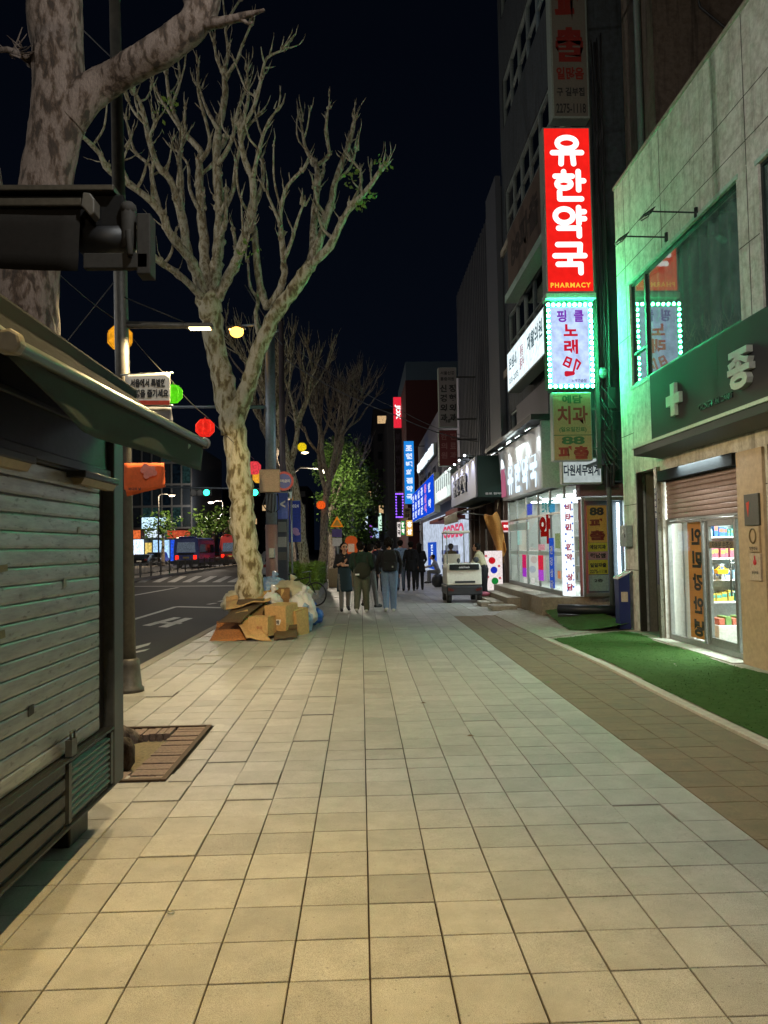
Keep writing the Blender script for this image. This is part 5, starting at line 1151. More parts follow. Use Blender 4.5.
gf.box((4.582, 17.15, .43), (4.628, 23.7, .52)).box((4.582, 17.15, 2.3), (4.628, 23.7, 2.35)); g_ = gf.build('shopfront_frame', alu, t)
MB().quad((4.605, 17.15, .5), (4.605, 23.7, .5), (4.605, 23.7, 2.9), (4.605, 17.15, 2.9)).build('pane', shop_glass, g_)
MB().box((4.590, 17.2, 1.32), (4.600, 23.6, 1.42)).box((4.590, 20.9, 2.02), (4.600, 23.6, 2.22)).build('frosted_band', S('frosted film', '#c8e2da', .6), g_)
mb = MB(); put_text(mb, '약', (4.58, 18.95, 1.97), YR, ZU, w=1.15, h=.72, thick=.06, lift=.005); mb.build('lettering', E('dark red lit letter', '#9c1a14', .55, var=0), g_)
def glass_card(y0, y1, z0, z1, c, nm='window_poster', em=.7): MB().box((4.572, y0, z0), (4.577, y1, z1)).build(nm, E('poster ' + c, c, em, var=.3, scale=5), g_)
for a in ((21.2, 21.7, .95, 1.32, '#e02868'), (21.2, 21.7, .70, .949, '#b040d0'), (19.2, 19.75, .95, 1.32, '#e8304a'), (19.2, 19.75, .68, .949, '#c050e0'), (18.1, 18.55, .55, 1.75, '#2c58c8'), (17.9, 18.4, 2.36, 2.55, '#48a0c8'), (20.3, 20.9, 2.4, 2.7, '#5060d0'), (19.0, 19.7, 1.45, 1.60, '#d89aa0'), (22.0, 22.3, 1.6, 2.0, '#a8d8cc'), (17.55, 17.8, .8, .98, '#d88a5a'), (20.2, 20.7, .55, .72, '#e8e8e0'), (17.5, 17.95, 1.5, 1.85, '#8a9a6a')): glass_card(*a)
put_column(MB(), list('건강상담'), (4.566, 18.32, 1.05), YR, ZU, .26, .2, 1.1, thick=.03, lift=.002).build('lettering', S('sign white', (.8, .8, .8)), g_)
put_text(MB(), '조제 전문', (4.58, 18.6, 2.52), YR, ZU, w=1.2, thick=.03, lift=.005).build('lettering', E('teal lit letter', '#2c9a98', .6, var=0), g_)
t2 = thing('shelf_unit', 'long white shelves of packets inside the lit corner pharmacy', 'shelf', (6.6, 20, .43))
MB().box((6.9, 17.4, .43), (6.95, 23.5, 2.4)).build('back_panel', S('shelf back', '#c3ccca'), t2)
for z in (.5, .95, 1.4, 1.85, 2.3): MB().box((6.6, 17.4, z - .03), (6.898, 23.5, z)).build('shelf_board', white_s, t2)
rnd = random.Random(8)
def wproduct(y, wd, z, hg, ci, where):
    c_, cn = PROD[ci]; tt = thing('medicine_box', f'{cn} packet on the {where}', 'medicine box', (6.62, y + wd / 2, z), 'packets on the corner pharmacy shelves')
    MB().box((6.61, y, z), (6.85, y + wd, z + hg)).build('carton', S('carton ' + cn, c_), tt)
for si, z in enumerate((.5, .95, 1.4, 1.85)):
    y = 17.5
    while y < 23.3:
        wd = rnd.uniform(.12, .38); wproduct(y, wd, z + .001, rnd.uniform(.15, .36), rnd.choice([0, 0, 5, 5, 1, 2, 3, 4, 6, 7]), ['bottom', 'second', 'third', 'top'][si] + ' corner pharmacy shelf'); y += wd + rnd.uniform(.02, .2)
# lit lettered column, showcase with banners
t = thing('light_column', 'lit white column with small red and blue lettering at the pharmacy corner', 'sign', (4.65, 16.95, .45))
MB().box((4.50, 16.93, .45), (4.74, 17.12, 2.62)).build('light_box', E('column white light', '#eef6fa', 1.25, var=.12, scale=4), t)
mb = MB(); put_column(mb, list('비타민 한약 상담'), (4.62, 16.93, 1.53), XR, ZU, .13, .15, 2.0, thick=.05, lift=.004); mb.build('lettering', E('red blue letter', '#c8305a', .6, var=0), t)
dts = MB(); rnd = random.Random(2)
for i in range(26): dts.box((4.52 + rnd.uniform(0, .03) + (.155 if i % 2 else 0), 16.924, .55 + i * .078), (4.555 + (.155 if i % 2 else 0) + rnd.uniform(0, .02), 16.928, .59 + i * .078))
dts.build('colour_dash', E('blue dash', '#3a70d8', .8, var=0), t)
t = thing('glass_showcase', 'aluminium glass showcase with yellow job agency poster beside the light column', 'showcase', (5.3, 16.75, .42))
sc_ = MB()
for x in (4.86, 5.80): sc_.box((x, 16.70, .44), (x + .06, 16.78, 2.62))
sc_.box((4.922, 16.702, .44), (5.798, 16.778, .52)).box((4.922, 16.702, 2.54), (5.798, 16.778, 2.62)); sc_.build('frame', alu, t, .005)
MB().quad((4.92, 16.74, .52), (5.8, 16.74, .52), (5.8, 16.74, 2.54), (4.92, 16.74, 2.54)).build('pane', shop_glass, t)
MB().box((4.87, 17.0, .43), (5.86, 17.02, 2.6)).build('back_panel', S('grey back', '#5a6468', .6), t)
MB().box((5.72, 16.9, .5), (5.76, 16.96, 2.5)).build('tube', E('tube light', '#dff0ff', 9.0, var=0), t)
MB().box((4.95, 16.92, .5), (4.98, 16.96, 2.5)).build('tube', E('red tube', '#ff3c28', 4, var=0), t)
yb = [(1.62, 2.44, '#d8a850'), (1.42, 1.615, '#c8c038'), (1.24, 1.415, '#b88a98'), (.92, 1.235, '#c8c038'), (.55, .9, '#9ab0b0')]
for (a, b, c_) in yb: MB().box((5.02, 16.86, a), (5.46, 16.87, b)).build('poster', S('poster ' + c_, c_, .6), t)
mb = MB(); put_text(mb, '88', (5.24, 16.86, 2.31), XR, ZU, w=.32, h=.18, thick=.05); put_text(mb, '예담치과', (5.24, 16.86, 1.52), XR, ZU, w=.36, h=.10, thick=.04); put_text(mb, '월남쌈', (5.24, 16.86, 1.33), XR, ZU, w=.36, h=.11, thick=.05); put_text(mb, '일일파출', (5.24, 16.86, 1.12), XR, ZU, w=.36, h=.1, thick=.04); put_text(mb, '2275-1118', (5.24, 16.86, .98), XR, ZU, w=.38, h=.08, thick=.03); put_text(mb, '2층', (5.24, 16.86, .78), XR, ZU, w=.2, h=.08, thick=.03); mb.build('lettering', ink, t)
mb = MB(); put_text(mb, '파', (5.24, 16.86, 2.05), XR, ZU, w=.34, h=.2, thick=.05); put_text(mb, '출', (5.24, 16.86, 1.78), XR, ZU, w=.34, h=.22, thick=.05); mb.build('lettering', ink_r, t)
MB().box((4.80, 16.56, 2.64), (5.95, 16.9, 2.9)).build('cladding', S('maroon slat', '#6a4a50', .6), t)
# fascia of the corner pharmacy
t = thing('pharmacy_fascia', 'white lit lettered pharmacy fascia under downlights above the glass front', 'sign', (4.4, 20.5, 2.95))
fc = MB().prism([(4.40, 17.6, 2.96), (4.795, 17.6, 2.96), (4.795, 17.6, 4.45), (4.28, 17.6, 4.45)], (0, 5.85, 0)); fc.build('board', S('fascia white', '#b9b9b8', .5, var=.12), t)
MB().box((3.95, 17.4, 4.47), (4.797, 24.0, 4.60)).build('hood', dark_metal, t); MB().box((4.2, 17.48, 2.9), (4.797, 17.595, 4.46)).build('side_cheek', S('fascia cheek', '#9fb0a8', .5), t)
mb = MB()
for i, ch_ in enumerate('유한약국'): strokes(mb, SYLL[ch_], (4.36, 21.9 - i * .98, 3.50), YR, ZU, .74, .86, .17, lift=.03)
mb.build('lettering', E('cool white letter', '#dff2ff', 1.3, var=0), t)
MB().box((4.325, 22.75, 3.05), (4.35, 23.3, 4.0)).build('logo_panel', E('pink logo panel', '#d87a98', .6, var=0), t)
for i, y in enumerate((18.2, 19.4, 20.6, 21.8, 23.0)):
    a = MB().tube([(4.3, y, 4.44), (4.06, y, 4.40)], .018, 6).prism([(4.10, y - .08, 4.40), (3.98, y - .08, 4.33), (3.98, y - .08, 4.37), (4.10, y - .08, 4.44)], (0, .16, 0)).build('downlight', galv, t)
    MB().prism([(4.095, y - .06, 4.385), (3.99, y - .06, 4.322), (3.99, y - .06, 4.326), (4.095, y - .06, 4.39)], (0, .12, 0)).build('lamp_glass', E('downlight glass', '#f2fbff', 9, var=0), a)
    lamp('light', 'SPOT', (4.03, y, 4.30), 42, '#e8f6ff', a, .04, target=(4.42, y, 3.3), spot=100, blend=.6)
# signs on the tower front
def wsign(name, label, y0, y1, z0, z1, X, depth, face, case, group=None, frame=.04):
    t = thing(name, label, 'sign', (X, (y0 + y1) / 2, z0), group)
    MB().box((X + .004, y0, z0), (X + depth, y1, z1)).build('cabinet', case, t, .01)
    MB().quad((X, y0 + frame, z0 + frame), (X, y1 - frame, z0 + frame), (X, y1 - frame, z1 - frame), (X, y0 + frame, z1 - frame)).build('face_panel', face, t); return t
t = wsign('clinic_light_box', 'slanting view of a big white light box with faint lettering on the dark tower', 16.9, 21.3, 5.86, 6.98, 4.2, .35, E('cool white box', '#e6f6fa', 1.2, var=.22), S('sign case', '#8f9a92'))
mb = MB(); put_text(mb, '온샘내', (4.2, 20.5, 6.58), YR, ZU, w=1.0, h=.32, thick=.03, lift=.006); put_text(mb, '재활의원', (4.2, 17.9, 6.55), YR, ZU, w=1.6, h=.42, thick=.03, lift=.006); put_text(mb, '031-2275', (4.2, 20.4, 6.12), YR, ZU, w=1.2, h=.16, thick=.02, lift=.006); mb.build('lettering', E('grey letter', '#6a8a94', .5, var=0), t)
mb = MB(); put_text(mb, '통증\n클리닉', (4.2, 19.35, 6.42), YR, ZU, w=.5, h=.6, thick=.03, lift=.006); mb.build('lettering', E('rose letter', '#c88a9a', .7, var=0), t)
each('bracket', [((4.56, 17.2, 6.0), (4.795, 17.3, 6.1)), ((4.56, 20.8, 6.0), (4.795, 20.9, 6.1))], dark_metal, t)
t = wsign('agency_board', 'dark unlit brown board with worn lettering high on the dark tower', 17.4, 22.1, 8.95, 10.75, 4.45, .25, S('brown board', '#5c4b40', .6, var=.25), S('sign case', '#8f9a92'))
put_text(MB(), '88파출', (4.45, 19.9, 9.9), YR, ZU, w=3.4, h=.9, thick=.04, lift=.006).build('lettering', S('faded letter', '#2c211d', .7), t)
MB().box((4.36, 17.3, 8.72), (4.72, 22.2, 8.93)).build('lower_rail', S('pale green paint', '#a9c4b4'), t)
t = thing('wall_letter', 'brown round wall lettering beside the clinic light box', 'sign', (4.79, 17.5, 5.0)); mb = MB(); put_text(mb, '유한', (4.795, 17.3, 5.15), YR, ZU, w=1.3, h=.55, thick=.05, depth=.03, lift=.003); mb.build('lettering', S('brown letter', '#5c3a30', .6), t)
t = thing('wall_panel', 'plain grey panel below the clinic light box on the tower', 'panel', (4.7, 20.5, 4.65)); MB().box((4.66, 18.6, 4.68), (4.795, 22.4, 5.7)).build('board', S('grey panel', '#6f6a70', .6, var=.2), t, .01)

# the tall dark block behind the pale building
t = thing('rear_tower', 'tall brownish rendered tower rising behind the pale concrete building', 'building', (8, 15.4, 0))
MB().box((5.95, 14.6, 0), (13, 16.3, 27)).build('wall', stained_wall('brown render', '#6b5f55', '#51473f'), t)
MB().tube([(5.88, 15.2, 6.0), (5.88, 15.2, 27)], .07, 12).build('drain_pipe', S('grey pipe', '#5a6462'), t)
MB().tube([(6.4, 14.55, 18), (6.45, 14.55, 14.5), (6.9, 14.55, 12.2), (7.6, 14.55, 11.6), (7.9, 14.52, 9)], .025, 6).build('cable', S('cable rubber', (.03, .03, .033)), t)

# ------------------------------------------------------------------ farther shops along the right side
rib = S('ribbed cladding', '#4a4d55', .5, .2, var=.25, scale=2)
t = thing('ribbed_building', 'dark building clad in tall vertical ribs beyond the corner pharmacy', 'building', (6, 30, 0))
rb = MB().box((4.78, 24.6, 4.3), (9, 35.6, 13.4)).box((4.95, 24.6, 0), (9, 35.6, 4.29)); rb.build('wall', S('dark cladding', '#2c2f36', .6, var=.2), t)
rs = MB()
for i in range(20): rs.box((4.66, 26.8 + i * .44, 4.6), (4.778, 26.95 + i * .44, 13.3))
rs.build('rib', rib, t)
MB().box((4.6, 24.6, 4.4), (4.778, 26.5, 13.75)).build('end_panel', S('pale cladding', '#4c5058', .6, var=.15), t)
# its dark green canopy box and grey fascia with small lamps
t = thing('shop_canopy', 'dark green boxy shop canopy with a grey lamp lit fascia along the street', 'canopy', (4.2, 27, 3.1))
MB().box((3.70, 23.9, 3.12), (4.77, 30.6, 4.42)).build('box', S('dark green canvas', '#1d3a33', .7, var=.2), t)
MB().box((3.64, 24.0, 3.14), (3.697, 30.5, 4.40)).build('fascia', S('grey fascia', '#8f8fa0', .5, var=.15), t)
mb = MB(); put_text(mb, '금강 한약', (3.64, 27.6, 3.75), YR, ZU, w=3.6, h=.62, thick=.05, depth=.06, lift=.003); mb.build('lettering', S('raised dark letter', '#3c3c48', .5), t)
put_text(MB(), '종로 한약국', (4.22, 23.9, 3.22), XR, ZU, w=.6, h=.07, thick=.02, lift=.004).build('lettering', S('sign white', (.8, .8, .8)), t)
for i in range(5):
    y = 24.5 + i * 1.35; a = MB().tube([(3.7, y, 4.46), (3.4, y, 4.52)], .02, 6).build('downlight', galv, t); MB().ball((3.38, y, 4.50), .036, 8, 6).build('bulb', E('downlight glass', '#f2fbff'), a)
    lamp('light', 'SPOT', (3.36, y, 4.44), 60, '#dfe8ff', a, .04, target=(3.64, y, 3.6), spot=110, blend=.6)
t = thing('dim_shop', 'dim unlit shop front with brown pillars under the green canopy', 'shop', (4.6, 27, 0))
MB().box((4.70, 24.0, 0), (4.94, 30.6, 3.1)).build('wall', S('dim shop wall', '#3d342f', .7, var=.3), t)
sh_ = MB()
for y in (24.1, 25.6, 27.3, 29, 30.4): box('pillar', (4.52, y - .08, 0), (4.698, y + .08, 3.1), S('brown pillar', '#4b3a30', .6), t)
for y, c_ in ((24.9, '#c89a6a'), (26.4, '#8a5a40'), (28.1, '#a8a090')): MB().box((4.66, y - .5, 1.0), (4.694, y + .5, 2.2)).build('window', E('dim window ' + c_, c_, .12, var=.7, scale=5), t)
t = thing('shop_awning', 'small rolled awning with striped flap beyond the cart', 'awning', (4.2, 27, 2.6))
aw = MB(); sheet(aw, (4.5, 26.0, 3.05), (4.5, 30.2, 3.05), (3.3, 30.2, 2.75), (3.3, 26.0, 2.75), .04); o = aw.build('canvas', S('striped canvas', '#b0a48c', .8, var=.4, scale=4), t); o.modifiers.new('thick', 'SOLIDIFY').thickness = .006
aw = MB(); sheet(aw, (3.3, 26.0, 2.75), (3.3, 30.2, 2.75), (3.32, 30.2, 2.42), (3.32, 26.0, 2.42), .08, seed=3); o = aw.build('flap', S('striped canvas', '#b0a48c'), t); o.modifiers.new('thick', 'SOLIDIFY').thickness = .006
MB().tube([(4.6, 26.1, 2.6), (3.3, 26.1, 2.75)], .02, 6).tube([(4.6, 30.1, 2.6), (3.3, 30.1, 2.75)], .02, 6).build('arm', galv, t)
# brown canvas hanging from the canopy
t = thing('hanging_canvas', 'crumpled ochre canvas hanging from the canopy edge beside the corner pharmacy', 'canvas', (4.1, 23.6, 2.2))
cvp = [[(482, 515), (487, 513), (492, 518), (496, 508)], [(488, 528), (493, 524), (497, 522), (500, 520)], [(494, 540), (498, 536), (501, 533), (503, 531)], [(497, 550), (500, 547), (503, 545), (505, 543)], [(500, 558), (503, 557), (505, 554), (507, 550)]]
mb = MB(); vs = []; fs = []
for j, row in enumerate(cvp):
    for i, (x, y) in enumerate(row): vs.append(atY(x, y, 23.4 + .25 * math.sin(i * 2.1 + j)))
for j in range(4):
    for i in range(3): fs.append((j * 4 + i, j * 4 + i + 1, (j + 1) * 4 + i + 1, (j + 1) * 4 + i))
mb.add(vs, fs, True); o = mb.build('canvas', S('ochre canvas', '#b27a38', .8, var=.4, scale=8), t); sd = o.modifiers.new('sub', 'SUBSURF'); sd.levels = sd.render_levels = 2; o.modifiers.new('thick', 'SOLIDIFY').thickness = .02
MB().tube([atY(497, 509, 23.4), atY(499, 500, 23.9)], .015, 6).build('tie_rope', S('rope', '#6a5a40', .8), t)
t = thing('shop_sign', 'small lit red square sign with white lettering beside the glass front', 'sign', atY(506, 526, 23.9))
a, b = atY(500, 520.5, 23.9), atY(512, 532, 23.9); MB().box((a.x, 23.9, b.z), (b.x, 24.0, a.z)).build('light_box', E('pale red box', '#f0d8d4', .8, var=0), t)
MB().quad((a.x + .05, 23.895, b.z + .05), (b.x - .05, 23.895, b.z + .05), (b.x - .05, 23.895, a.z - .05), (a.x + .05, 23.895, a.z - .05)).build('face_panel', E('small red light', '#d0202c', .8, var=0), t); put_text(MB(), '한방', ((a.x + b.x) / 2, 23.89, (a.z + b.z) / 2), XR, ZU, w=.16, thick=.04, lift=.003).build('lettering', E('white light', '#fff2ee'), t)
t = thing('display_board', 'lit white display board with red, blue and green round pictures by the cart', 'sign', atY(495, 570, 23.2))
a, b = atY(485, 551, 23.2), atY(503, 590, 23.2); MB().box((a.x, 23.2, b.z), (b.x, 23.3, a.z)).build('light_box', E('board white light', '#f4e6e4', .95, var=.15, scale=4), t)
for (px, py, c_) in ((492, 560.5, '#d8202c'), (494, 570, '#2438c8'), (495, 581, '#1e8a3c')):
    c = atY(px, py, 23.19); MB().prism(disc(c, .105, 20), (0, .004, 0)).build('round_picture', E('round ' + c_, c_, .75, var=.3, scale=14), t)
for (px, py) in ((486, 556), (499, 566), (488, 577), (500, 578)): c = atY(px, py, 23.19); MB().prism(disc(c, .04, 14), (0, .004, 0)).build('dot', E('round dot', '#e8707a', .7, var=0), t)

# ---- next building with the slanting white sign and the bright street signs
t = thing('low_building', 'two storey pale building with dark piers behind the blue and white shop signs', 'building', (6, 48, 0))
lb_ = MB(); ww = [(37 + i * 3.4, 39.2 + i * 3.4, 5.2, 6.6) for i in range(7)]
wallgrid(lb_, fx(4.7), (35.7, 61, 0, 9.6), ww, .2); lb_.quad((4.7, 35.7, 0), (10, 35.7, 0), (10, 35.7, 9.6), (4.7, 35.7, 9.6)); lb_.quad((4.7, 61, 0), (10, 61, 0), (10, 61, 9.6), (4.7, 61, 9.6)); lb_.quad((4.7, 35.7, 9.6), (10, 35.7, 9.6), (10, 61, 9.6), (4.7, 61, 9.6))
lb_.build('wall', S('lilac plaster', '#8d8a9a', .7, var=.2, scale=1), t)
for (a, b, c, d) in ww: MB().quad((4.88, a, c), (4.88, b, c), (4.88, b, d), (4.88, a, d)).build('window', S('night pane', '#141a20', .15, spec=.8, bump=0), t)
t = wsign('slanting_sign', 'slim white lit sign of raised letters high on the two storey building', 46, 59, 7.1, 7.85, 4.5, .15, S('sign case', '#8f9a92'), S('sign case', '#8f9a92'))
put_text(MB(), '동대문한의원', (4.5, 52.5, 7.5), YR, ZU, w=12.4, h=.66, thick=.09, depth=.08, lift=.01).build('lettering', E('cold white letter', '#e8f6ff', 1.5, var=0), t)
t = wsign('white_shop_sign', 'white lit shop sign with upright bars next to the blue sign', 31.2, 37.9, 3.65, 4.85, 3.7, .3, E('white shop light', '#dfeee8', 1.05, var=.2), signal_case)
mb = MB()
for i in range(7): mb.box((3.685, 31.6 + i * .85, 4.15), (3.697, 31.75 + i * .85, 4.72))
mb.build('upright_bar', S('grey bar', '#5c6a70', .6), t); put_text(MB(), '백제당', (3.7, 34.4, 3.93), YR, ZU, w=3.6, h=.42, thick=.06, depth=.05, lift=.01).build('lettering', E('white light', '#fff2ee'), t)
lamp('light', 'AREA', (3.3, 34, 4.9), 60, '#dfeeff', t, size=(.2, 6), target=(3.7, 34, 4.2))
t = wsign('blue_shop_sign', 'bright blue lit shop sign with columns of white lettering', 38.3, 54.6, 3.3, 5.3, 3.7, .3, E('blue sign light', '#0f4ce0', .95, var=.12), signal_case)
for i, s_ in enumerate(('건강원', '녹용탕', '십전대', '공진단', '한약')): put_column(MB(), list(s_), (3.7, 53.2 - i * 2.5 - (2.6 if i == 4 else 0), 4.3), YR, ZU, 1.5, .48, 1.7, thick=.06, lift=.02).build('lettering', E('pale blue letter', '#dce8ff', 1.1, var=0), t)
put_column(MB(), list('홍삼액'), (3.7, 43.2, 4.3), YR, ZU, 1.4, .5, 1.7, thick=.06, lift=.02).build('lettering', E('pink letter', '#e890d0', .9, var=0), t)
t = thing('white_shop', 'bright white shop front with pink letters and blue panels below the blue sign', 'shop', (4.3, 42, 0))
MB().box((4.4, 31.5, 0), (4.69, 54, 3.25)).build('wall', E('white shop wall light', '#cfdcf0', .8, var=.3, scale=.8), t)
put_text(MB(), 'CODEO', (4.4, 36.6, 2.3), YR, ZU, w=8.2, h=.62, thick=.05, lift=.02).build('lettering', E('pink shop letter', '#e05070', .9, var=0), t)
MB().box((4.36, 44.5, .2), (4.39, 50, 1.85)).build('blue_panel', E('blue panel light', '#2458d0', .8, var=.15), t); put_column(MB(), list('전품목'), (4.36, 47, 1.05), YR, ZU, 1.4, .4, 1.4, thick=.05, lift=.02).build('lettering', E('pale blue letter', '#dce8ff'), t)
gr = MB()
for i in range(6):
    for j in range(3): gr.box((4.37, 34.5 + i * 1.25, .35 + j * .4), (4.39, 35.3 + i * 1.25, .58 + j * .4))
gr.build('blue_grid', E('blue grid light', '#3050b0', .5, var=.2), t)
MB().box((4.0, 31.5, 2.95), (4.39, 36, 3.2)).box((3.6, 32, 2.75), (4.39, 40, 2.9)).build('awning', S('maroon canvas', '#6a2a24', .7), t)
t = thing('side_shop', 'shop front with maroon awning beside the bright white shop', 'shop', (4.4, 31, 0)); MB().box((4.45, 30.7, 0), (4.69, 31.45, 3.2)).build('wall', S('brown pillar', '#4b3a30'), t); MB().prism([(3.3, 30.9, 2.75), (4.44, 30.9, 3.1), (4.44, 30.9, 3.14), (3.3, 30.9, 2.79)], (0, 4.5, 0)).build('awning', S('maroon canvas', '#6a2a24'), t)
t = thing('brick_tower', 'dark red brick tower with a pale glass penthouse beyond the vertical signs', 'building', (6, 66, 0))
MB().box((3.9, 63, 0), (14, 78, 15.4)).build('wall', S('dark red brick', '#5b2e2c', .8, var=.25, scale=2), t); MB().box((3.95, 63.2, 15.42), (12, 76, 17)).build('penthouse', S('pale glass wall', '#5c7080', .4, .2, var=.2), t)
# vertical sign boards seen face on
def vsign(label, px0, px1, py0, py1, Y, face, chars=None, ink_=None, cw=.7, ch=.8, name='vertical_sign', thick=.05, span=.9):
    a, b = atY(px0, py0, Y), atY(px1, py1, Y); t = sign(name, label, a.x, b.x, b.z, a.z, Y, .3, face, signal_case, frame=.02)
    if chars:
        W, Hh = b.x - a.x, a.z - b.z; n = len(chars)
        put_column(MB(), list(chars), ((a.x + b.x) / 2, Y, (a.z + b.z) / 2), XR, ZU, W * cw, Hh * span / n * ch, Hh * span, thick=thick, lift=.02).build('lettering', ink_, t)
    if b.z > 2: each('bracket', [((b.x, Y + .1, b.z + .3), (max(b.x + .3, 4.75), Y + .16, b.z + .36)), ((b.x, Y + .1, a.z - .4), (max(b.x + .3, 4.75), Y + .16, a.z - .34))], dark_metal, t)
    return t
t = vsign('tall grey clinic sign with two columns of black lettering', 438, 457.5, 367.5, 427, 30, S('grey clinic board', '#7f7878', .6, var=.15))
xc = atY(447.7, 400, 30)
for s_, px in (('신경외과', 443.5), ('정형외과', 452.5)): put_column(MB(), list(s_), (atY(px, 400, 30).x, 30, atY(443, 403, 30).z), XR, ZU, .27, .3, 1.55, thick=.04, lift=.01).build('lettering', ink, t)
for s_, py, w_ in (('서울신경', 373, .55), ('통증의원', 379, .55), ('3층', 421, .2)): put_text(MB(), s_, (xc.x, 30, atY(443, py, 30).z), XR, ZU, w=w_, thick=.03, lift=.01).build('lettering', ink, t)
t = vsign('dark red board with faint lettering below the grey clinic sign', 438.5, 458, 430, 466, 30, S('dark red board', '#6a2024', .6, var=.2)); mb = MB()
for k_, s_ in enumerate(('한의원', '진료과')): put_column(mb, list(s_), (atY(444 + 9 * k_, 440, 30).x, 30, atY(443, 446, 30).z), XR, ZU, .24, .26, 1.1, thick=.03, lift=.01)
mb.build('lettering', S('faded rose letter', '#8f5a58', .6), t)
vsign('tall bright blue lit sign with a column of white lettering', 403.5, 415, 441, 504, 55, E('sky blue light', '#1f86e0', 1.0, var=.1), '조현백화점약국', E('pale blue letter', '#dce8ff'), .62, .72, thick=.06)
t = vsign('red lit sign with white sideways letters high over the street', 393, 402, 397, 428, 70, E('rose red light', '#e8283c', 1.0, var=.12))
put_text(MB(), 'JDX', (atY(397.6, 411, 70).x, 70, atY(397.6, 412, 70).z), (0, 0, -1), XR, w=1.35, h=.52, thick=.05, lift=.02).build('lettering', E('white light', '#fff2ee'), t)
vsign('unlit dark sign continuing under the red lit one', 394, 402.5, 429, 492, 70, S('dark purple board', '#33202a', .6), '부띠끄백화', S('dim violet letter paint', '#51414e', .6))
t = vsign('sign framed with purple lights below the blue one', 396, 403, 494, 517, 62, S('night violet', '#1a1030', .5)); mb = MB(); a, b = atY(396, 494, 62), atY(403, 517, 62)
for i in range(9):
    for x in (a.x, b.x): mb.ball((x, 61.95, b.z + (a.z - b.z) * i / 8), .06, 6, 4)
for i in range(1, 4):
    for z in (a.z, b.z): mb.ball((a.x + (b.x - a.x) * i / 4, 61.95, z), .06, 6, 4)
mb.build('bulb', E('purple bulb', '#8a50ff', 3, var=0, sample=False), t)
for (lab, x0, x1, y0, y1, Y, c_, s_, chs) in (
 ('small green lit sign among the far shop lights', 401, 405, 521, 535, 64, '#2ca84c', .9, '한약'), ('small yellow lit sign next to the green one', 406, 413, 520, 536, 60, '#e8b050', .9, '홍삼'), ('pale white lit sign left of the green one', 397, 401, 522, 537, 68, '#e8dcd8', 1.0, '약국'),
 ('mint white lit sign far down the middle of the street', 378, 382, 513, 531, 120, '#c8f0d8', 1.1, None), ('slim white lit sign beside the far leafy tree', 364, 368, 514, 530, 130, '#d8ecf8', 1.1, None), ('pale blue lit sign below the mint one', 373, 379, 528, 538, 125, '#a8c8f0', 1.0, None), ('violet lit sign at the far end of the street', 369.5, 372, 525, 541, 140, '#9a50d8', .9, None), ('red glowing round sign in the far distance', 391, 395, 525, 530, 110, '#e83c34', 1.3, None), ('brown lit board under the tall blue sign', 403, 411, 508, 518, 58, '#6a5a44', .35, '건강')):
    vsign(lab, x0, x1, y0, y1, Y, E('light ' + c_, c_, s_, var=.15), chs, E('white light', '#fff2ee') if c_ in ('#2ca84c', '#e8b050') else ink)
# dark blocks closing the street
def block(label, x0, x1, y0, y1, h, c_, lit, seed, face='both'):
    rn = random.Random(seed); t = thing('building', label, 'building', ((x0 + x1) / 2, y0, 0)); MB().box((x0, y0, 0), (x1, y1, h)).build('wall', S('block ' + c_, c_, .8, var=.25, scale=.5), t)
    for k_ in range(int(h / 3.3)):
        for j in range(max(1, int((x1 - x0) / 3))):
            x = x0 + .8 + j * 3
            m_ = E('lit window', '#ffd49a', .6, var=.4, sample=False) if rn.random() < lit else S('night pane', '#141a20')
            MB().box((x, y0 - .03, 1.2 + k_ * 3.3), (x + 1.6, y0 - .004, 2.6 + k_ * 3.3)).build('window', m_, t)
    return t
block('dark office block beyond the brick tower', 4.5, 14, 80, 100, 14, '#2c2d35', .06, 1); block('grey block half way down the right side', 3.9, 14, 104, 130, 20, '#3a3a40', .1, 2); block('tall block far down on the right side', 2.6, 14, 140, 170, 27, '#33343c', .12, 3)
block('low dark block on the left side far down the street', -3.5, 1.2, 190, 210, 15, '#2b2c34', .2, 4); block('wide dim block closing the end of the street', -2, 9, 240, 260, 34, '#23262e', .06, 5); block('low lit block at the end of the street', -9, -3.6, 215, 240, 12, '#2d2f36', .2, 6)
# ------------------------------------------------------------------ across the road
t = thing('glass_building', 'dark glazed office building with bright shops at street level across the road', 'building', (-24, 92, 0))
BYF = 92
a, b = atY(112, 445, BYF), atY(192, 560, BYF)
x0, x1 = a.x, b.x
MB().box((x0, BYF, 4.2), (x1, BYF + 20, 14.6)).box((x0 + .6, BYF + .6, 0), (x1 - .6, BYF + 20, 4.19)).build('wall', S('night facade', '#2a3038', .3, .2, var=.2), t)
mu_ = MB()
for i in range(9): xx = x0 + (x1 - x0) * i / 8; mu_.box((xx - .07, BYF - .12, 4.2), (xx + .07, BYF - .002, 14.6))
for z in (4.2, 6.8, 9.4, 12.0, 14.4): mu_.box((x0, BYF - .10, z), (x1, BYF - .004, z + .22))
mu_.build('mullion', S('night mullion', '#2c3034', .5), t)
rnd = random.Random(12)
for i in range(8):
    for j in range(4):
        xa = x0 + (x1 - x0) * i / 8 + .12; xb = x0 + (x1 - x0) * (i + 1) / 8 - .12; lit = rnd.random()
        m_ = E('glazing dim', '#3a5a58', .22, var=.7, scale=1) if lit < .22 else E('glazing faint', '#20303c', .14, var=.6, scale=.7) if lit < .6 else S('night pane', '#141a20')
        MB().box((xa, BYF - .06, 4.45 + j * 2.6), (xb, BYF - .006, 6.75 + j * 2.6)).build('window', m_, t)
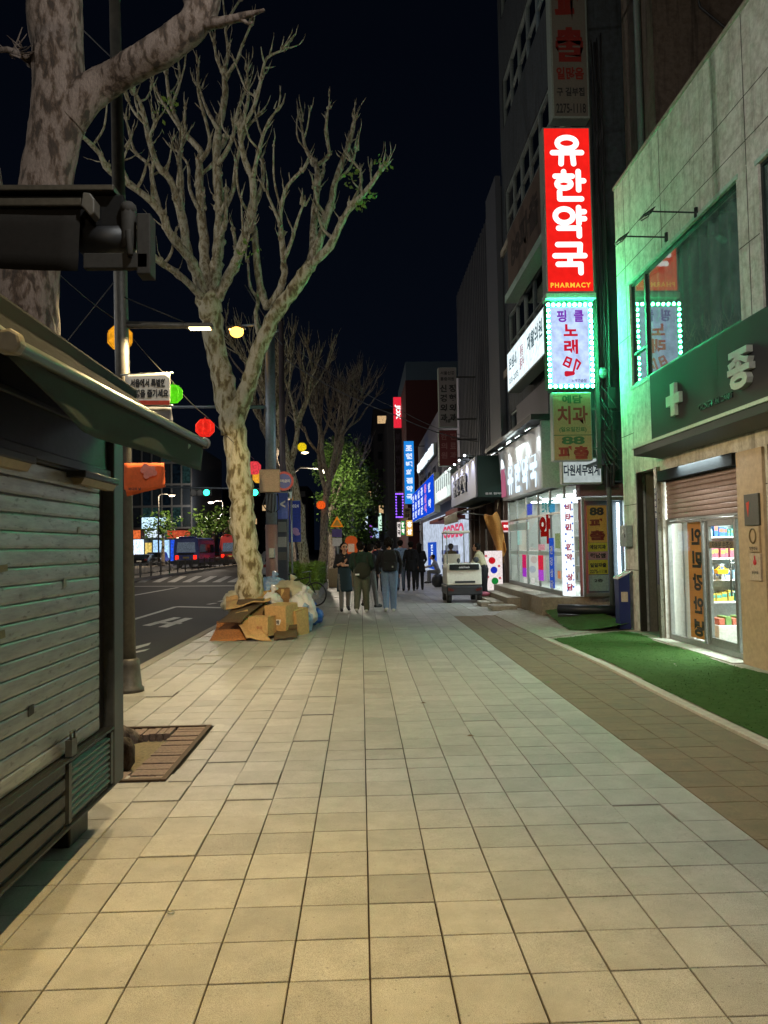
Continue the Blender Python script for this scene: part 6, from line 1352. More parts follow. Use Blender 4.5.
for i, (f0, f1, z0, z1, c_, s_) in enumerate(((.0, .16, .5, 2.9, '#b8d8f8', 1.2), (.18, .40, .5, 3.0, '#d8ecff', 1.5), (.42, .5, .5, 2.6, '#f0d070', .9), (.52, .72, .5, 2.9, '#a8d0f4', 1.2), (.74, .84, .4, 2.9, '#2858e8', 1.0), (.86, .99, .5, 2.9, '#c8e4f8', 1.1), (.1, .36, 3.1, 4.1, '#e8703a', .9), (.38, .68, 4.3, 5.6, '#c8ecff', 1.3), (.42, .66, 3.2, 4.1, '#e0f0ff', 1.0), (.7, .98, 3.1, 4.0, '#d85a3a', .7))):
    MB().box((x0 + (x1 - x0) * f0, BYF - .3, z0), (x0 + (x1 - x0) * f1, BYF - .15, z1)).build('shop_window', E('far shop ' + c_, c_, s_, var=.45, scale=.8), t)
t = thing('dark_building', 'narrow dark building with stacked lit signs right of the glazed one', 'building', (-22, 105, 0))
a, b = atY(170, 440, 105), atY(186, 560, 105); MB().box((a.x, 105, 0), (b.x, 125, a.z)).build('wall', S('block #2c2d35', '#2c2d35', .8), t)
for (px, py, c_) in ((179, 505, '#c8f0f4'), (182, 515, '#a8dcf0'), (174, 503, '#d8e8e8'), (183, 524, '#e0e8f0'), (172, 524, '#f0e0c0')): 
    c = atY(px, py, 104.9); MB().box((c.x - .35, 104.8, c.z - .6), (c.x + .35, 104.99, c.z + .6)).build('lit_sign', E('far sign ' + c_, c_, 1.0, var=.2), t)
t = thing('grey_building', 'small grey building behind the buses at the far junction', 'building', (-17, 150, 0)); a, b = atY(222, 523, 150), atY(246, 560, 150)
MB().box((a.x, 150, 0), (b.x, 160, a.z)).build('wall', S('far grey wall', '#7b828a', .7), t)
for i in range(4): MB().box((a.x + .8 + i * 1.15, 149.9, a.z - 3), (a.x + 1.5 + i * 1.15, 149.99, a.z - 1.8)).build('window', S('night pane', '#141a20'), t)
block('dark office block far behind the road junction', -34, -13, 190, 215, 17, '#1f222a', .1, 8)
# street lamps along the street, each a real lamp on a pole
def far_lamp(label, px, py, Y, side, colr='#ffe2b0', s_=18, r=.11, h=None):
    c = atY(px, py, Y); t = thing('street_lamp', label, 'street lamp', (c.x + side * 1.4, Y, 0), 'street lamps down the street')
    MB().tube([(c.x + side * 1.4, Y, 0), (c.x + side * 1.4, Y, c.z - .1), (c.x + side * 1.1, Y, c.z + .15), (c.x, Y, c.z + .06)], [.09, .07, .05, .04], 8).build('pole', pole_paint, t)
    h_ = MB().ball((c.x, Y, c.z + .03), (r * 2.2, r * 1.6, r * .6), 10, 6).build('lamp_head', pole_paint, t); MB().ball((c.x, Y, c.z - .03), (r * 1.7, r * 1.5, r * .8), 10, 6).build('lamp_glass', E('far lamp ' + colr, colr, s_, var=0), h_)
    return c
for i, (px, py, Y, sd, cl, lb) in enumerate(((324, 470, 36, -1, '#fff0d8', 'bright lamp against the lit green tree'), (354, 515, 70, -1, '#f4f4ee', 'white lamp left of the far shop signs'), (347, 523, 85, -1, '#e8f4f0', 'lamp between the warning sign and the far shops'), (336, 509, 95, -1, '#d8f0e8', 'small cool lamp above the warning sign'),
  (211, 502, 90, 1, '#fff0e0', 'oblong white lamp right of the green traffic light'), (172, 495, 80, -1, '#ffe8c8', 'cream lamp before the glazed building'), (349, 531, 120, -1, '#ffe0b0', 'faint lamp low in the distance'), (305, 452, 60, -1, '#ffe8b8', 'tiny warm lamp between the bare branches'), (366, 536, 150, -1, '#f0f4ff', 'faint lamp behind the walkers heads'))):
    far_lamp(lb, px, py, Y, sd, cl, 14 if i < 5 else 7, .10 + Y * .0011)
    if i in (4, 5): lamp('light', 'POINT', atY(px, py, Y) - V(0, 0, .5), 2600, cl, None, .1)
    if i in (0, 1): lamp('light', 'POINT', atY(px, py, Y) - V(0, 0, .35), (750, 450)[i], cl, None, .1)
# traffic signals on a long arm
t = thing('traffic_signal', 'traffic signal arm with two green lights over the junction', 'traffic light', (atY(243, 560, 48).x, 48, ROADZ))
p = atY(243, 490, 48); MB().tube([(p.x, 48, ROADZ), (p.x, 48, p.z + .3)], [.14, .1], 10).tube([atY(160, 487, 48), atY(262, 489, 48)], .06, 8).build('pole', steel, t)
for (px, py) in ((206.5, 492.5), (255, 492.5)):
    c = atY(px, py, 47.8); h_ = MB().box(c + V(-1.0, .0, -.22), c + V(.28, .2, .22)).build('signal_head', dark_metal, t)
    for k_ in range(3):
        q = c + V(-.72 + k_ * .36, -.01, 0) if False else c + V(-.8 + k_ * .4, -.01, 0)
        MB().prism(disc(q, .19, 18), (0, .009, 0)).build('lens', E('green signal', '#2cffb0', 7, var=0) if k_ == 2 else S('dark lens', '#1c1a18', .3), h_)
# fence along the island
fm = S('fence steel', '#5d5a54', .5, .4, var=.3)
t0 = None
for i in range(26):
    y = 45 + i * 2.4
    if t0 is None:
        t0 = thing('fence_panel', 'dark steel barrier panel on the island kerb across the road', 'fence', (-13.5, y, 0), 'barrier panels along the island')
        MB().box((-13.54, y - .05, 0), (-13.46, y + .05, .98)).build('post', fm, t0); f = MB(); f.box((-13.52, y + .06, .82), (-13.48, y + 2.34, .88)); f.box((-13.52, y + .06, .2), (-13.48, y + 2.34, .26)); f.build('rail', fm, t0)
        f = MB()
        for k_ in range(7): f.box((-13.515, y + .3 + k_ * .3, .262), (-13.485, y + .33 + k_ * .3, .818))
        f.build('baluster', fm, t0)
    else: o = copy_tree(t0); o.location.y = y
# vehicles
glass_dark = S('vehicle glass', '#1a2228', .08, spec=.8, var=.1, bump=0); tyre = S('tyre rubber', (.02, .02, .02), .8, var=.2); rimm = S('wheel rim', '#8a8d90', .35, .8, var=.15)
tail = E('tail lamp', '#ff2818', 2.2, var=0); plate = S('number plate', '#d8c870', .5, var=.05)
def wheels(t, xs, ys, r, wd, z0):
    for x in xs:
        for y in ys:
            o = MB().tube([(x - wd / 2, y, z0 + r), (x + wd / 2, y, z0 + r)], r, 18).build('wheel', tyre, t)
            MB().tube([(x - wd / 2 - .012, y, z0 + r), (x + wd / 2 + .012, y, z0 + r)], r * .58, 14).build('rim', rimm, o)
def bus(px, Y, label, body, W=2.45, L=8.5, Hh=3.0, lamps=True, name='bus'):
    x = atY(px, 560, Y).x; t = thing(name, label, 'bus', (x, Y + L / 2, ROADZ)); z = ROADZ
    b_ = MB().prism([(x - W / 2, Y, z + .45), (x + W / 2, Y, z + .45), (x + W / 2, Y, z + 2.1), (x + W / 2 - .12, Y + .12, z + Hh - .12), (x + W / 2 - .3, Y + .15, z + Hh), (x - W / 2 + .3, Y + .15, z + Hh), (x - W / 2 + .12, Y + .12, z + Hh - .12), (x - W / 2, Y, z + 2.1)], (0, L, 0)); b_.build('body', body, t, .08)
    MB().prism([(x - W * .38, Y - .02, z + 1.55), (x + W * .38, Y - .02, z + 1.55), (x + W * .35, Y + .10, z + 2.55), (x - W * .35, Y + .10, z + 2.55)], (0, .05, 0)).build('rear_window', E('lit bus window', '#8a98a8', .28, var=.6, scale=3), t, .02)
    for s_ in (-1, 1):
        MB().box((x + s_ * (W / 2 + .006), Y + .8, z + 1.45), (x + s_ * (W / 2 - .02), Y + L - .6, z + 2.35)).build('side_window', glass_dark, t)
        MB().box((x + s_ * W * .36 - .16, Y - .03, z + .85), (x + s_ * W * .36 + .16, Y - .004, z + 1.25)).build('tail_lamp', tail, t, .02)
    MB().box((x - W * .47, Y - .08, z + .42), (x + W * .47, Y - .004, z + .72)).build('bumper', S('bumper', '#2a2c30', .5), t, .03); MB().box((x - .3, Y - .02, z + .95), (x + .3, Y - .003, z + 1.12)).build('number_plate', plate, t)
    MB().box((x - W * .3, Y + .16, z + Hh + .005), (x + W * .3, Y + 1.6, z + Hh + .12)).build('roof_unit', body, t, .03); MB().box((x - W * .32, Y - .008, z + 1.3), (x + W * .32, Y - .002, z + 1.5)).build('rear_grille', S('bumper', '#2a2c30'), t)
    wheels(t, (x - W / 2 + .2, x + W / 2 - .2), (Y + 1.8, Y + L - 1.6), .45, .3, z)
    return t
bus(186, 76, 'blue and violet bus seen from behind with its red tail lamps on', S('blue violet coach', '#5a6cc0', .3, var=.2, scale=.8))
bus(231, 84, 'red bus with glowing tail lamps half hidden by the pale trunk', S('red coach', '#a02622', .3, var=.2, scale=.8), L=10, Hh=3.3)
def car(x, Y, label, paint, z=ROADZ, L=4.4, W=1.8, heading=0, lights=True, suv=False):
    t = thing('parked_car', label, 'car', (x, Y, z)); h = 1.62 if suv else 1.42
    prof = [(0, .32), (0, .85), (.12, .98), (.55, 1.02), (1.05, h - .05), (1.4, h), (2.5, h), (2.9, h - .06), (3.55, 1.0), (4.2, .86), (4.4, .7), (4.4, .32)]
    MB().prism([(x - W / 2, Y + u * L / 4.4, z + v) for u, v in prof], (W, 0, 0)).build('body', paint, t, .09, seg=3)
    MB().prism([(x - W * .40, Y + .60, z + 1.03), (x + W * .40, Y + .60, z + 1.03), (x + W * .36, Y + 1.0, z + h - .12), (x - W * .36, Y + 1.0, z + h - .12)], (0, -.05, .02)).build('rear_window', glass_dark, t)
    for s_ in (-1, 1):
        MB().prism([(x + s_ * (W / 2 + .004), Y + .9, z + 1.02), (x + s_ * (W / 2 + .004), Y + 3.35, z + 1.02), (x + s_ * (W / 2 + .004), Y + 2.8, z + h - .1), (x + s_ * (W / 2 + .004), Y + 1.2, z + h - .1)], (-s_ * .02, 0, 0)).build('side_window', glass_dark, t)
        MB().box((x + s_ * W * .4 - .13, Y - .02, z + .74), (x + s_ * W * .4 + .13, Y + .04, z + .9)).build('tail_lamp', tail if lights else S('dull red lens', '#5a1410', .3), t, .015)
    MB().box((x - .26, Y - .02, z + .6), (x + .26, Y - .003, z + .72)).build('number_plate', S('white plate', (.6, .6, .6), .5), t); wheels(t, (x - W / 2 + .1, x + W / 2 - .1), (Y + .85, Y + 3.5), .32, .22, z)
    return t
car(atY(139, 560, 84).x, 84, 'dark parked car beside the lit shops across the road', S('black car paint', '#16181c', .2, .3, var=.1, bump=0), lights=False)
car(atY(150, 560, 86).x, 87, 'grey parked car next to the dark one across the road', S('grey car paint', '#6f7478', .25, .5, var=.1, bump=0), lights=False, suv=True)
car(atY(218, 560, 105).x, 105, 'car with lit tail lamps queuing behind the red bus', S('dark red paint', '#5a1a1c', .25, .3, var=.1, bump=0))
car(-4.6, 42, 'silver car parked at the kerb behind the hedge', S('silver paint', '#8d9196', .3, .6, var=.1, bump=0), lights=False, suv=True)
car(-4.7, 50, 'white car parked at the kerb behind the silver one', S('white paint', '#c8c8c4', .3, var=.1, bump=0), lights=False)
# banners and signs near the grey pole
def panel(name, label, cat, px0, px1, py0, py1, Y, m_, foot=True, th=.06):
    a, b = atY(px0, py0, Y), atY(px1, py1, Y); t = thing(name, label, cat, ((a.x + b.x) / 2, Y, b.z)); MB().box((a.x, Y, b.z), (b.x, Y + th, a.z)).build('board', m_, t, .006); return t, a, b
t, a, b = panel('map_stand', 'dark map stand with blue header beside the grey pole', 'sign', 276, 288, 513, 585, 22, S('stand grey', '#43464c', .4, var=.2))
MB().box((a.x + .02, 21.985, a.z + .02), (b.x - .02, 22.05, a.z + .5)).build('blue_header', S('header blue', '#4058a8', .5), t)
for (p0, p1, c_) in ((522, 532, '#8a8a86'), (537, 547, '#a8a49a'), (552, 560, '#6a625a')): q0, q1 = atY(278, p0, 21.99), atY(286.5, p1, 21.99); MB().box((q0.x, 21.985, q1.z), (q1.x, 21.997, q0.z)).build('map_panel', S('map ' + c_, c_, .5, var=.5, scale=14), t)
t, a, b = panel('banner', 'deep blue banner with pink cloud print before the spotted trunk', 'banner', 288.5, 301, 501, 542, 24, S('deep blue cloth', '#2a3f9c', .7, var=.4, scale=4), th=.02)
put_text(MB(), '2024', ((a.x + b.x) / 2, 24, a.z - .16), XR, ZU, w=.26, thick=.03, lift=.004).build('lettering', S('sign white', (.8, .8, .8)), t); MB().ball(((a.x + b.x) / 2, 23.985, b.z + .35), (.13, .012, .10), 10, 6).ball(((a.x + b.x) / 2 + .07, 23.985, b.z + .26), (.1, .012, .06), 10, 6).build('cloud_print', S('cloud pink', '#b08ab8', .7), t)
MB().tube([(a.x - .04, 24.05, 0), (a.x - .04, 24.05, a.z + .1)], .03, 8).tube([(a.x - .04, 24.01, a.z + .01), (b.x, 24.01, a.z + .01)], .015, 6).build('banner_pole', galv, t)
t, a, b = panel('banner', 'pale violet banner with white letter on the pole side', 'banner', 277.5, 288, 493, 519, 20.5, S('violet blue cloth', '#5668b8', .7, var=.3, scale=4), th=.02)
put_text(MB(), '<', ((a.x + b.x) / 2, 20.5, (a.z + b.z) / 2 + .05), XR, ZU, w=.14, h=.2, thick=.03, lift=.004).build('lettering', S('sign white', (.8, .8, .8)), t); MB().tube([(a.x - .15, 20.53, a.z), (b.x + .02, 20.53, a.z + .01)], .014, 6).tube([(a.x - .1, 20.54, 0), (a.x - .1, 20.54, a.z + .3)], .03, 8).build('banner_rod', galv, t)
t, a, b = panel('small_sign', 'small white sign with red ring above the blue banners', 'sign', 279, 292, 492, 498.5, 22.5, S('sign white', (.8, .8, .8)), th=.02); put_text(MB(), '서울', ((a.x + b.x) / 2, 22.5, (a.z + b.z) / 2), XR, ZU, w=.26, thick=.03, lift=.004).build('lettering', ink, t); MB().tube([(b.x - .02, 22.53, 0), (b.x - .02, 22.53, a.z + .15)], .028, 8).build('post', galv, t)
t = thing('warning_sign', 'triangular amber warning sign with white plate below', 'sign', (atY(337, 560, 33).x, 33, 0)); a = atY(337, 516, 33); b = atY(330.5, 527, 33); c = atY(343.5, 527, 33)
MB().prism([a, b, c], (0, .03, 0)).build('triangle', E('amber sign', '#f08a20', .55, var=.15), t, .02); MB().prism([a.lerp((b + c) / 2, .3) + V(0, -.006, 0), b.lerp((a + c) / 2, .22) + V(0, -.006, 0), c.lerp((a + b) / 2, .22) + V(0, -.006, 0)], (0, .004, 0)).build('plate', S('amber plate', '#e8b040', .5), t)
q0, q1 = atY(332, 529, 33), atY(342, 537, 33); MB().box((q0.x, 32.98, q1.z), (q1.x, 33.0, q0.z)).build('violet_plate', S('violet plate', '#5a4a98', .5), t); q0, q1 = atY(332.5, 538, 33), atY(342, 546, 33); MB().box((q0.x, 32.98, q1.z), (q1.x, 33.0, q0.z)).build('white_plate', S('sign white', (.8, .8, .8)), t)
MB().tube([(a.x, 33.06, 0), (a.x, 33.06, a.z)], .04, 8).build('post', galv, t)
# round topped orange figure stand
Y = 36; a, b = atY(345, 540, Y), atY(358, 575, Y); cx = (a.x + b.x) / 2; r = (b.x - a.x) / 2
t = thing('advertising_stand', 'round topped orange and white inflatable stand on the pavement', 'stand', (cx, Y, 0))
MB().tube([(cx, Y, .02), (cx, Y, 1.2)], r, 20).build('base_column', E('stand cream', '#d8b898', .4, var=.3, scale=5), t)
MB().tube([(cx, Y, z) for z in (1.2, 1.95, 2.06, 2.13, 2.16)], [r, r, r * .85, r * .5, .02], 20).build('orange_top', E('stand orange', '#d8602c', .42, var=.2, scale=5), t)
MB().box((cx - r * .7, Y - r - .02, .9), (cx + r * .7, Y - r + .05, 1.3)).build('panel', S('dark print', '#5a2a20', .6), t); MB().box((cx - r * .5, Y - r - .03, 1.4), (cx + r * .5, Y - r + .05, 1.78)).build('white_patch', E('stand cream', '#d8b898'), t)
# hedge in a planter, stone block
t = thing('planter_hedge', 'clipped dark green hedge in a low stone planter under the bare trees', 'hedge', (-2.15, 27, 0))
MB().box((-2.95, 24.3, 0), (-1.35, 31, .28)).build('planter', granite, t, .02)
hb = MB(); rnd = random.Random(4); hm = S('hedge leaf', '#7c9a38', .5, var=.45, scale=2.5, bump=0)
for _ in range(15000):
    face_ = rnd.random(); x, y, z = rnd.uniform(-2.9, -1.4), rnd.uniform(24.35, 30.9), rnd.uniform(.25, 1.05)
    if face_ < .4: y = 24.35 + abs(rnd.gauss(0, .09))
    elif face_ < .7: z = 1.05 - abs(rnd.gauss(0, .08)) + .06 * math.sin(x * 6 + y * 3)
    else: x = -1.4 - abs(rnd.gauss(0, .08))
    leaf(hb, V(x + rnd.gauss(0, .03), y + rnd.gauss(0, .03), z + rnd.gauss(0, .03)), rnd.uniform(.02, .05), rnd)
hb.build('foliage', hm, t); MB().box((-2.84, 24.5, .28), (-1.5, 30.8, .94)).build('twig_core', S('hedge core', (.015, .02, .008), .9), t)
t = thing('planter_box', 'pale stone planter box behind the woman with the phone', 'planter', (-1.0, 31, 0)); MB().box((-1.35, 31.4, 0), (.15, 33.2, .78)).build('block', S('warm stone', '#a8977a', .7, var=.25, scale=4), t, .03); MB().box((-1.25, 31.5, .782), (.05, 33.1, .80)).build('soil', S('pit soil', (.19, .15, .085)), t)
# bollards at the corner
for i, (x, y) in enumerate(((-3.0, 33), (-3.0, 35.5), (-3.0, 38))):
    t = thing('bollard', ['steel', 'middle', 'far'][i] + ' bollard at the kerb past the planter', 'bollard', (x + .15, y, 0), 'bollards at the kerb'); MB().tube([(x + .15, y, 0), (x + .15, y, .8), (x + .15, y, .85)], [.06, .06, .03], 12).build('post', steel, t); MB().tube([(x + .15, y, .66), (x + .15, y, .72)], .063, 12).build('reflective_band', S('sign white', (.8, .8, .8)), t)
# ------------------------------------------------------------------ people
skin = S('skin', '#b98a6c', .55, var=.12, scale=20, bump=.05); hairm = S('black hair', (.010, .008, .007), .85, var=.2, scale=30, spec=.12); shoe_w = S('white shoe', '#c8c8c2', .5); shoe_d = S('dark shoe', '#1c1a1a', .5); eye_m = S('eye dark', (.01, .008, .008), .3, var=0, bump=0); lip = S('lip', '#8f5a4e', .5, var=.05, bump=0)
def cloth(name, c, sc=9): return S(name, c, .85, var=.3, scale=sc, fine=260, bump=.5)
def caps(p, q, ra, rb): return (Vector(p), Vector(q), ra, rb)
def person(label, loc, yaw, h, top, bottom, shoes, pose, bulk=1.0, hair='short', sleeve=1.0, coat=None, wide=1.0, group=None, vox=.011, head=(0, 0)):
    """one continuous body: tapered limbs laid along a skeleton, fused into a single skin. local x = right, y = forward"""
    k = h / 1.72; prim = []                                   # (p, q, r0, r1, material)
    MS, MT, MBt, MSh, ME_, ML = 0, 1, 2, 3, 4, 5
    ad = lambda p, q, ra, rb, m: prim.append((Vector(p) * k, Vector(q) * k, ra * k, rb * k, m))
    lean = pose.get('lean', 0); hipz = pose.get('hip', .92); hipy = pose.get('hipy', 0.0)
    def up(x, y, z):                                           # torso points lean forward about the hip
        zz = z - .92; return Vector((x, hipy + y * math.cos(lean) + zz * math.sin(lean), hipz + zz * math.cos(lean) - y * math.sin(lean)))
    b = bulk
    for s in (-1, 1):
        ad(up(s * .07 * b, 0, .93), up(s * .075 * b, 0, 1.10), .105 * b, .095 * b, MBt if coat is None else MT)
        ad(up(s * .07 * b, 0, 1.02), up(s * .085 * b, .005, 1.30), .098 * b, .105 * b, MT)
        ad(up(s * .085 * b, .005, 1.30), up(s * .155 * b, -.005, 1.405), .10 * b, .062 * b, MT)
        kn, an, toe = pose['leg'][0 if s < 0 else 1]
        hp = up(s * .09, 0, .92)
        ad(hp, kn, .098 * b * wide ** .3, .072 * wide, MBt); ad(kn, an, .070 * wide, .054 * wide, MBt)
        an = Vector(an); toe = Vector(toe); dv = (toe - an); dv.z = 0; dv.normalize()
        heel = an + Vector((0, 0, -.045)) - dv * .04; ad(heel, toe, .045, .036, MSh); ad(an + Vector((0, 0, .0)), an + Vector((0, 0, -.03)), .045, .045, MSh); ad(an.lerp(toe, .55) + Vector((0, 0, .0)), toe + Vector((0, 0, .008)), .04, .034, MSh)
        sh, el, wr = up(s * .175 * b, 0, 1.40), None, None
        el, wr = [Vector(v) for v in pose['arm'][0 if s < 0 else 1]]
        ad(sh, el, .058 * b, .047 * b, MT)
        f = sleeve
        ad(el, el.lerp(wr, max(.05, f)), .046 * b, (.040 if f > .6 else .045), MT); ad(el, wr, .036, .027, MS)
        d = (wr - el).normalized(); fd = pose.get('hand', (None, None))[0 if s < 0 else 1]; fd = Vector(fd).normalized() if fd else (d + Vector((0, .15, -.1))).normalized()
        sd = fd.cross(Vector((s, 0, 0)))
        sd = sd.normalized() if sd.length > .2 else Vector((0, 1, 0)); nn = fd.cross(sd).normalized()
        pk = wr + fd * .075
        for j in (-.022, 0, .022): ad(wr + sd * j * .7, pk + sd * j, .017, .015, MS)
        for j, (o_, ln) in enumerate(((-.033, .055), (-.011, .072), (.011, .078), (.033, .068))):
            p0 = pk + sd * o_; p1 = p0 + fd * ln * .55 + nn * .006; p2 = p1 + (fd * .8 - nn * s * .35).normalized() * ln * .5
            ad(p0, p1, .0098, .009, MS); ad(p1, p2, .009, .0078, MS)
        t0 = wr + fd * .025 + sd * .026; t1 = t0 + (fd * .5 + sd * .8).normalized() * .036; ad(t0, t1, .013, .011, MS); ad(t1, t1 + (fd * .9 + sd * .3).normalized() * .03, .011, .009, MS)
    ad(up(0, -.005, 1.42), up(0, .012, 1.52), .056, .052, MS); ad(up(-.05, -.01, 1.43), up(.05, -.01, 1.43), .062, .062, MT)
    # head, turned and tilted on the neck
    hy, hp_ = head; hc = up(0, .025, 1.615); M_ = Matrix.Rotation(hy, 3, 'Z') @ Matrix.Rotation(-hp_ - lean * .6, 3, 'X')
    hd = lambda x, y, z: hc + M_ @ Vector((x, y, z))
    ad(hd(0, -.012, .025), hd(0, .01, .03), .094, .088, MS); ad(hd(0, .02, -.02), hd(0, .045, -.075), .074, .042, MS); ad(hd(0, .088, .005), hd(0, .108, -.028), .012, .016, MS)
    for s in (-1, 1):
        ad(hd(s * .086, -.008, .0), hd(s * .09, -.014, -.03), .013, .010, MS); ad(hd(s * .034, .084, .008), hd(s * .036, .085, .008), .013, .013, ME_); ad(hd(s * .02, .094, .03), hd(s * .05, .084, .032), .008, .007, ME_)
    ad(hd(-.02, .083, -.062), hd(.02, .083, -.062), .011, .011, ML)
    # fuse
    mb = MB()
    for p, q, ra, rb, m in prim:
        d = q - p; L = max(d.length, 1e-5); n = 12; rings = []
        ax = d.normalized() if d.length > 1e-5 else Vector((0, 0, 1)); u = ax.orthogonal().normalized(); w_ = ax.cross(u)
        prof = [(-ra * math.cos(a), ra * math.sin(a)) for a in (0.25, .7, 1.2, math.pi / 2)] + [(L + rb * math.sin(a), rb * math.cos(a)) for a in (0, .4, .9, 1.32)]
        mb.tube([p + ax * t_ for t_, _ in prof], [r for _, r in prof], n)
    me = bpy.data.meshes.new('tmp'); me.from_pydata(mb.v, [], mb.f); o = bpy.data.objects.new('tmp', me)
    rm = o.modifiers.new('r', 'REMESH'); rm.mode = 'VOXEL'; rm.voxel_size = vox; sm = o.modifiers.new('s', 'SMOOTH'); sm.factor = .5; sm.iterations = 3
    m2 = bpy.data.meshes.new_from_object(evaluated(o)); bpy.data.objects.remove(o)
    nv = len(m2.polygons); ce = np.zeros(nv * 3); m2.polygons.foreach_get('center', ce); ce = ce.reshape(-1, 3); best = np.full(nv, 1e9); mi = np.zeros(nv, int)
    for p, q, ra, rb, m in prim:
        a = np.array(p); d = np.array(q) - a; L2 = max(d @ d, 1e-9); tt = np.clip(((ce - a) @ d) / L2, 0, 1); dist = np.linalg.norm(ce - a - tt[:, None] * d, axis=1) - (ra + (rb - ra) * tt)
        dist -= .004 if m in (ME_, ML) else (.002 if m in (MT, MBt) else 0); w_ = dist < best; best[w_] = dist[w_]; mi[w_] = m
    for mm in (skin, top, bottom, shoes, eye_m, lip): m2.materials.append(mm)
    m2.polygons.foreach_set('material_index', mi.tolist()); m2.polygons.foreach_set('use_smooth', [True] * nv)
    # folds in the cloth
    nvv = len(m2.vertices); co = np.zeros(nvv * 3); no = np.zeros(nvv * 3); m2.vertices.foreach_get('co', co); m2.vertices.foreach_get('normal', no)
    co = co.reshape(-1, 3); no = no.reshape(-1, 3)
    dsp = np.array([.006 * noise.noise(Vector((c[0] * 11, c[1] * 11, c[2] * 16))) if .12 * k < c[2] < 1.35 * k else 0.0 for c in co])
    m2.vertices.foreach_set('co', (co + no * dsp[:, None]).ravel()); m2.update()
    m2.name = 'person'; root = bpy.data.objects.new('person', m2); col.objects.link(root); root.location = Vector(loc); root.rotation_euler = (0, 0, yaw); tag(root, label, 'person', group)
    def child(name, mbx, mat_):
        c = mbx.build(name, mat_); c.parent = root; return c
    hm_ = MB(); cap = lambda s_, off, sc: hm_.ball(hd(*off) * k, tuple(x * k for x in sc), 18, 12, lambda d: 1 + .10 * noise.noise(d * 4 + Vector((h * 7, 0, 0))))
    if hair == 'short': cap(1, (0, -.028, .045), (.101, .102, .094)); cap(1, (0, -.05, .0), (.09, .075, .085))
    if hair == 'curly':
        rn = random.Random(3)
        for _ in range(70):
            d = Vector((rn.gauss(0, 1), rn.gauss(-.35, 1), rn.gauss(.35, .8))).normalized(); hm_.ball(hd(d.x * .095, -.03 + d.y * .1, .035 + d.z * .105) * k, .036 * k, 7, 5)
        cap(1, (0, -.03, .04), (.104, .105, .1))
    if hair == 'long': cap(1, (0, -.026, .045), (.103, .104, .096)); cap(1, (0, -.065, -.04), (.092, .058, .15)); cap(1, (0, -.07, -.12), (.085, .045, .12))
    child('hair', hm_, hairm)
    if coat:
        z0, z1, rx, ry, m_ = coat; cm = MB(); n = 26; vs = []; fs = []
        for j in range(9):
            f = j / 8; z = z0 + (z1 - z0) * f
            for i in range(n):
                a = 2 * math.pi * i / n; r = 1 + .05 * math.sin(a * 6 + j * .4) * f; c = up(rx[0] * (1 - f) * math.cos(a) + rx[1] * f * math.cos(a) * r, (ry[0] * (1 - f) + ry[1] * f * r) * math.sin(a), z); vs.append(c * k)
        for j in range(8):
            for i in range(n): fs.append((j * n + i, j * n + (i + 1) % n, (j + 1) * n + (i + 1) % n, (j + 1) * n + i))
        cm.add(vs, fs, True); c = child('coat', cm, m_); c.modifiers.new('thick', 'SOLIDIFY').thickness = .008
    return root
def walk(st, lift=.05):
    """legs in mid stride: left foot back by st, right foot ahead"""
    return [((-.095, -st * .25 + .03, .49), (-.10, -st, .09 + lift), (-.105, -st + .15, .03 + lift * .2)), ((.095, st * .45, .49), (.10, st * .8, .085), (.11, st * .8 + .15, .035))]
STAND = [((-.10, .01, .49), (-.11, -.01, .085), (-.13, .14, .035)), ((.10, .01, .49), (.11, -.01, .085), (.13, .14, .035))]
def at(px, py): g = G(px, py); return (g.x, g.y, 0)
dn = lambda s, y=0, y2=.06: ((s * .25, y - .01, 1.13), (s * .255, y2, .88))
P_ = 3.14159
person('woman with folded arms and phone, dark top and teal skirt coat, facing the camera', at(345, 611), P_ + .15, 1.70, cloth('black top', '#17181c'), cloth('grey trousers', '#6b6a66'), shoe_d, dict(leg=walk(.13), arm=[((-.25, -.0, 1.14), (-.02, .22, 1.17)), ((.25, .0, 1.14), (.05, .25, 1.25))], hand=((1, .3, .1), (-.5, .5, .5))), hair='long', sleeve=.25, coat=(1.12, .50, (.16, .19), (.12, .14), cloth('teal cloth', '#17303a')), head=(.15, -.15))
t = thing('phone', 'small phone held by the woman with folded arms', 'phone', (at(345, 611)[0] - .02, at(345, 611)[1] - .34, 1.30)); pl = t.location.copy(); MB().obox(pl, ((1, 0, .2), (0, 1, .5), (0, -.5, 1)), (.036, .004, .075)).build('case', black, t); MB().obox(pl + V(0, .006, .003), ((1, 0, .2), (0, 1, .5), (0, -.5, 1)), (.032, .001, .07)).build('screen', E('phone screen', '#c8d8e8', .5, var=0), t)
person('man in dark green jacket and olive trousers walking away with a slung bag', at(362, 613), -.12, 1.74, cloth('dark green jacket', '#1c3428'), cloth('olive trousers', '#5f6250'), shoe_w, dict(leg=walk(.20), arm=[((-.26, .0, 1.13), (-.2, .2, .98)), ((.27, .0, 1.14), (.22, .22, 1.05))]), bulk=1.14, wide=1.25, head=(-.3, -.35))
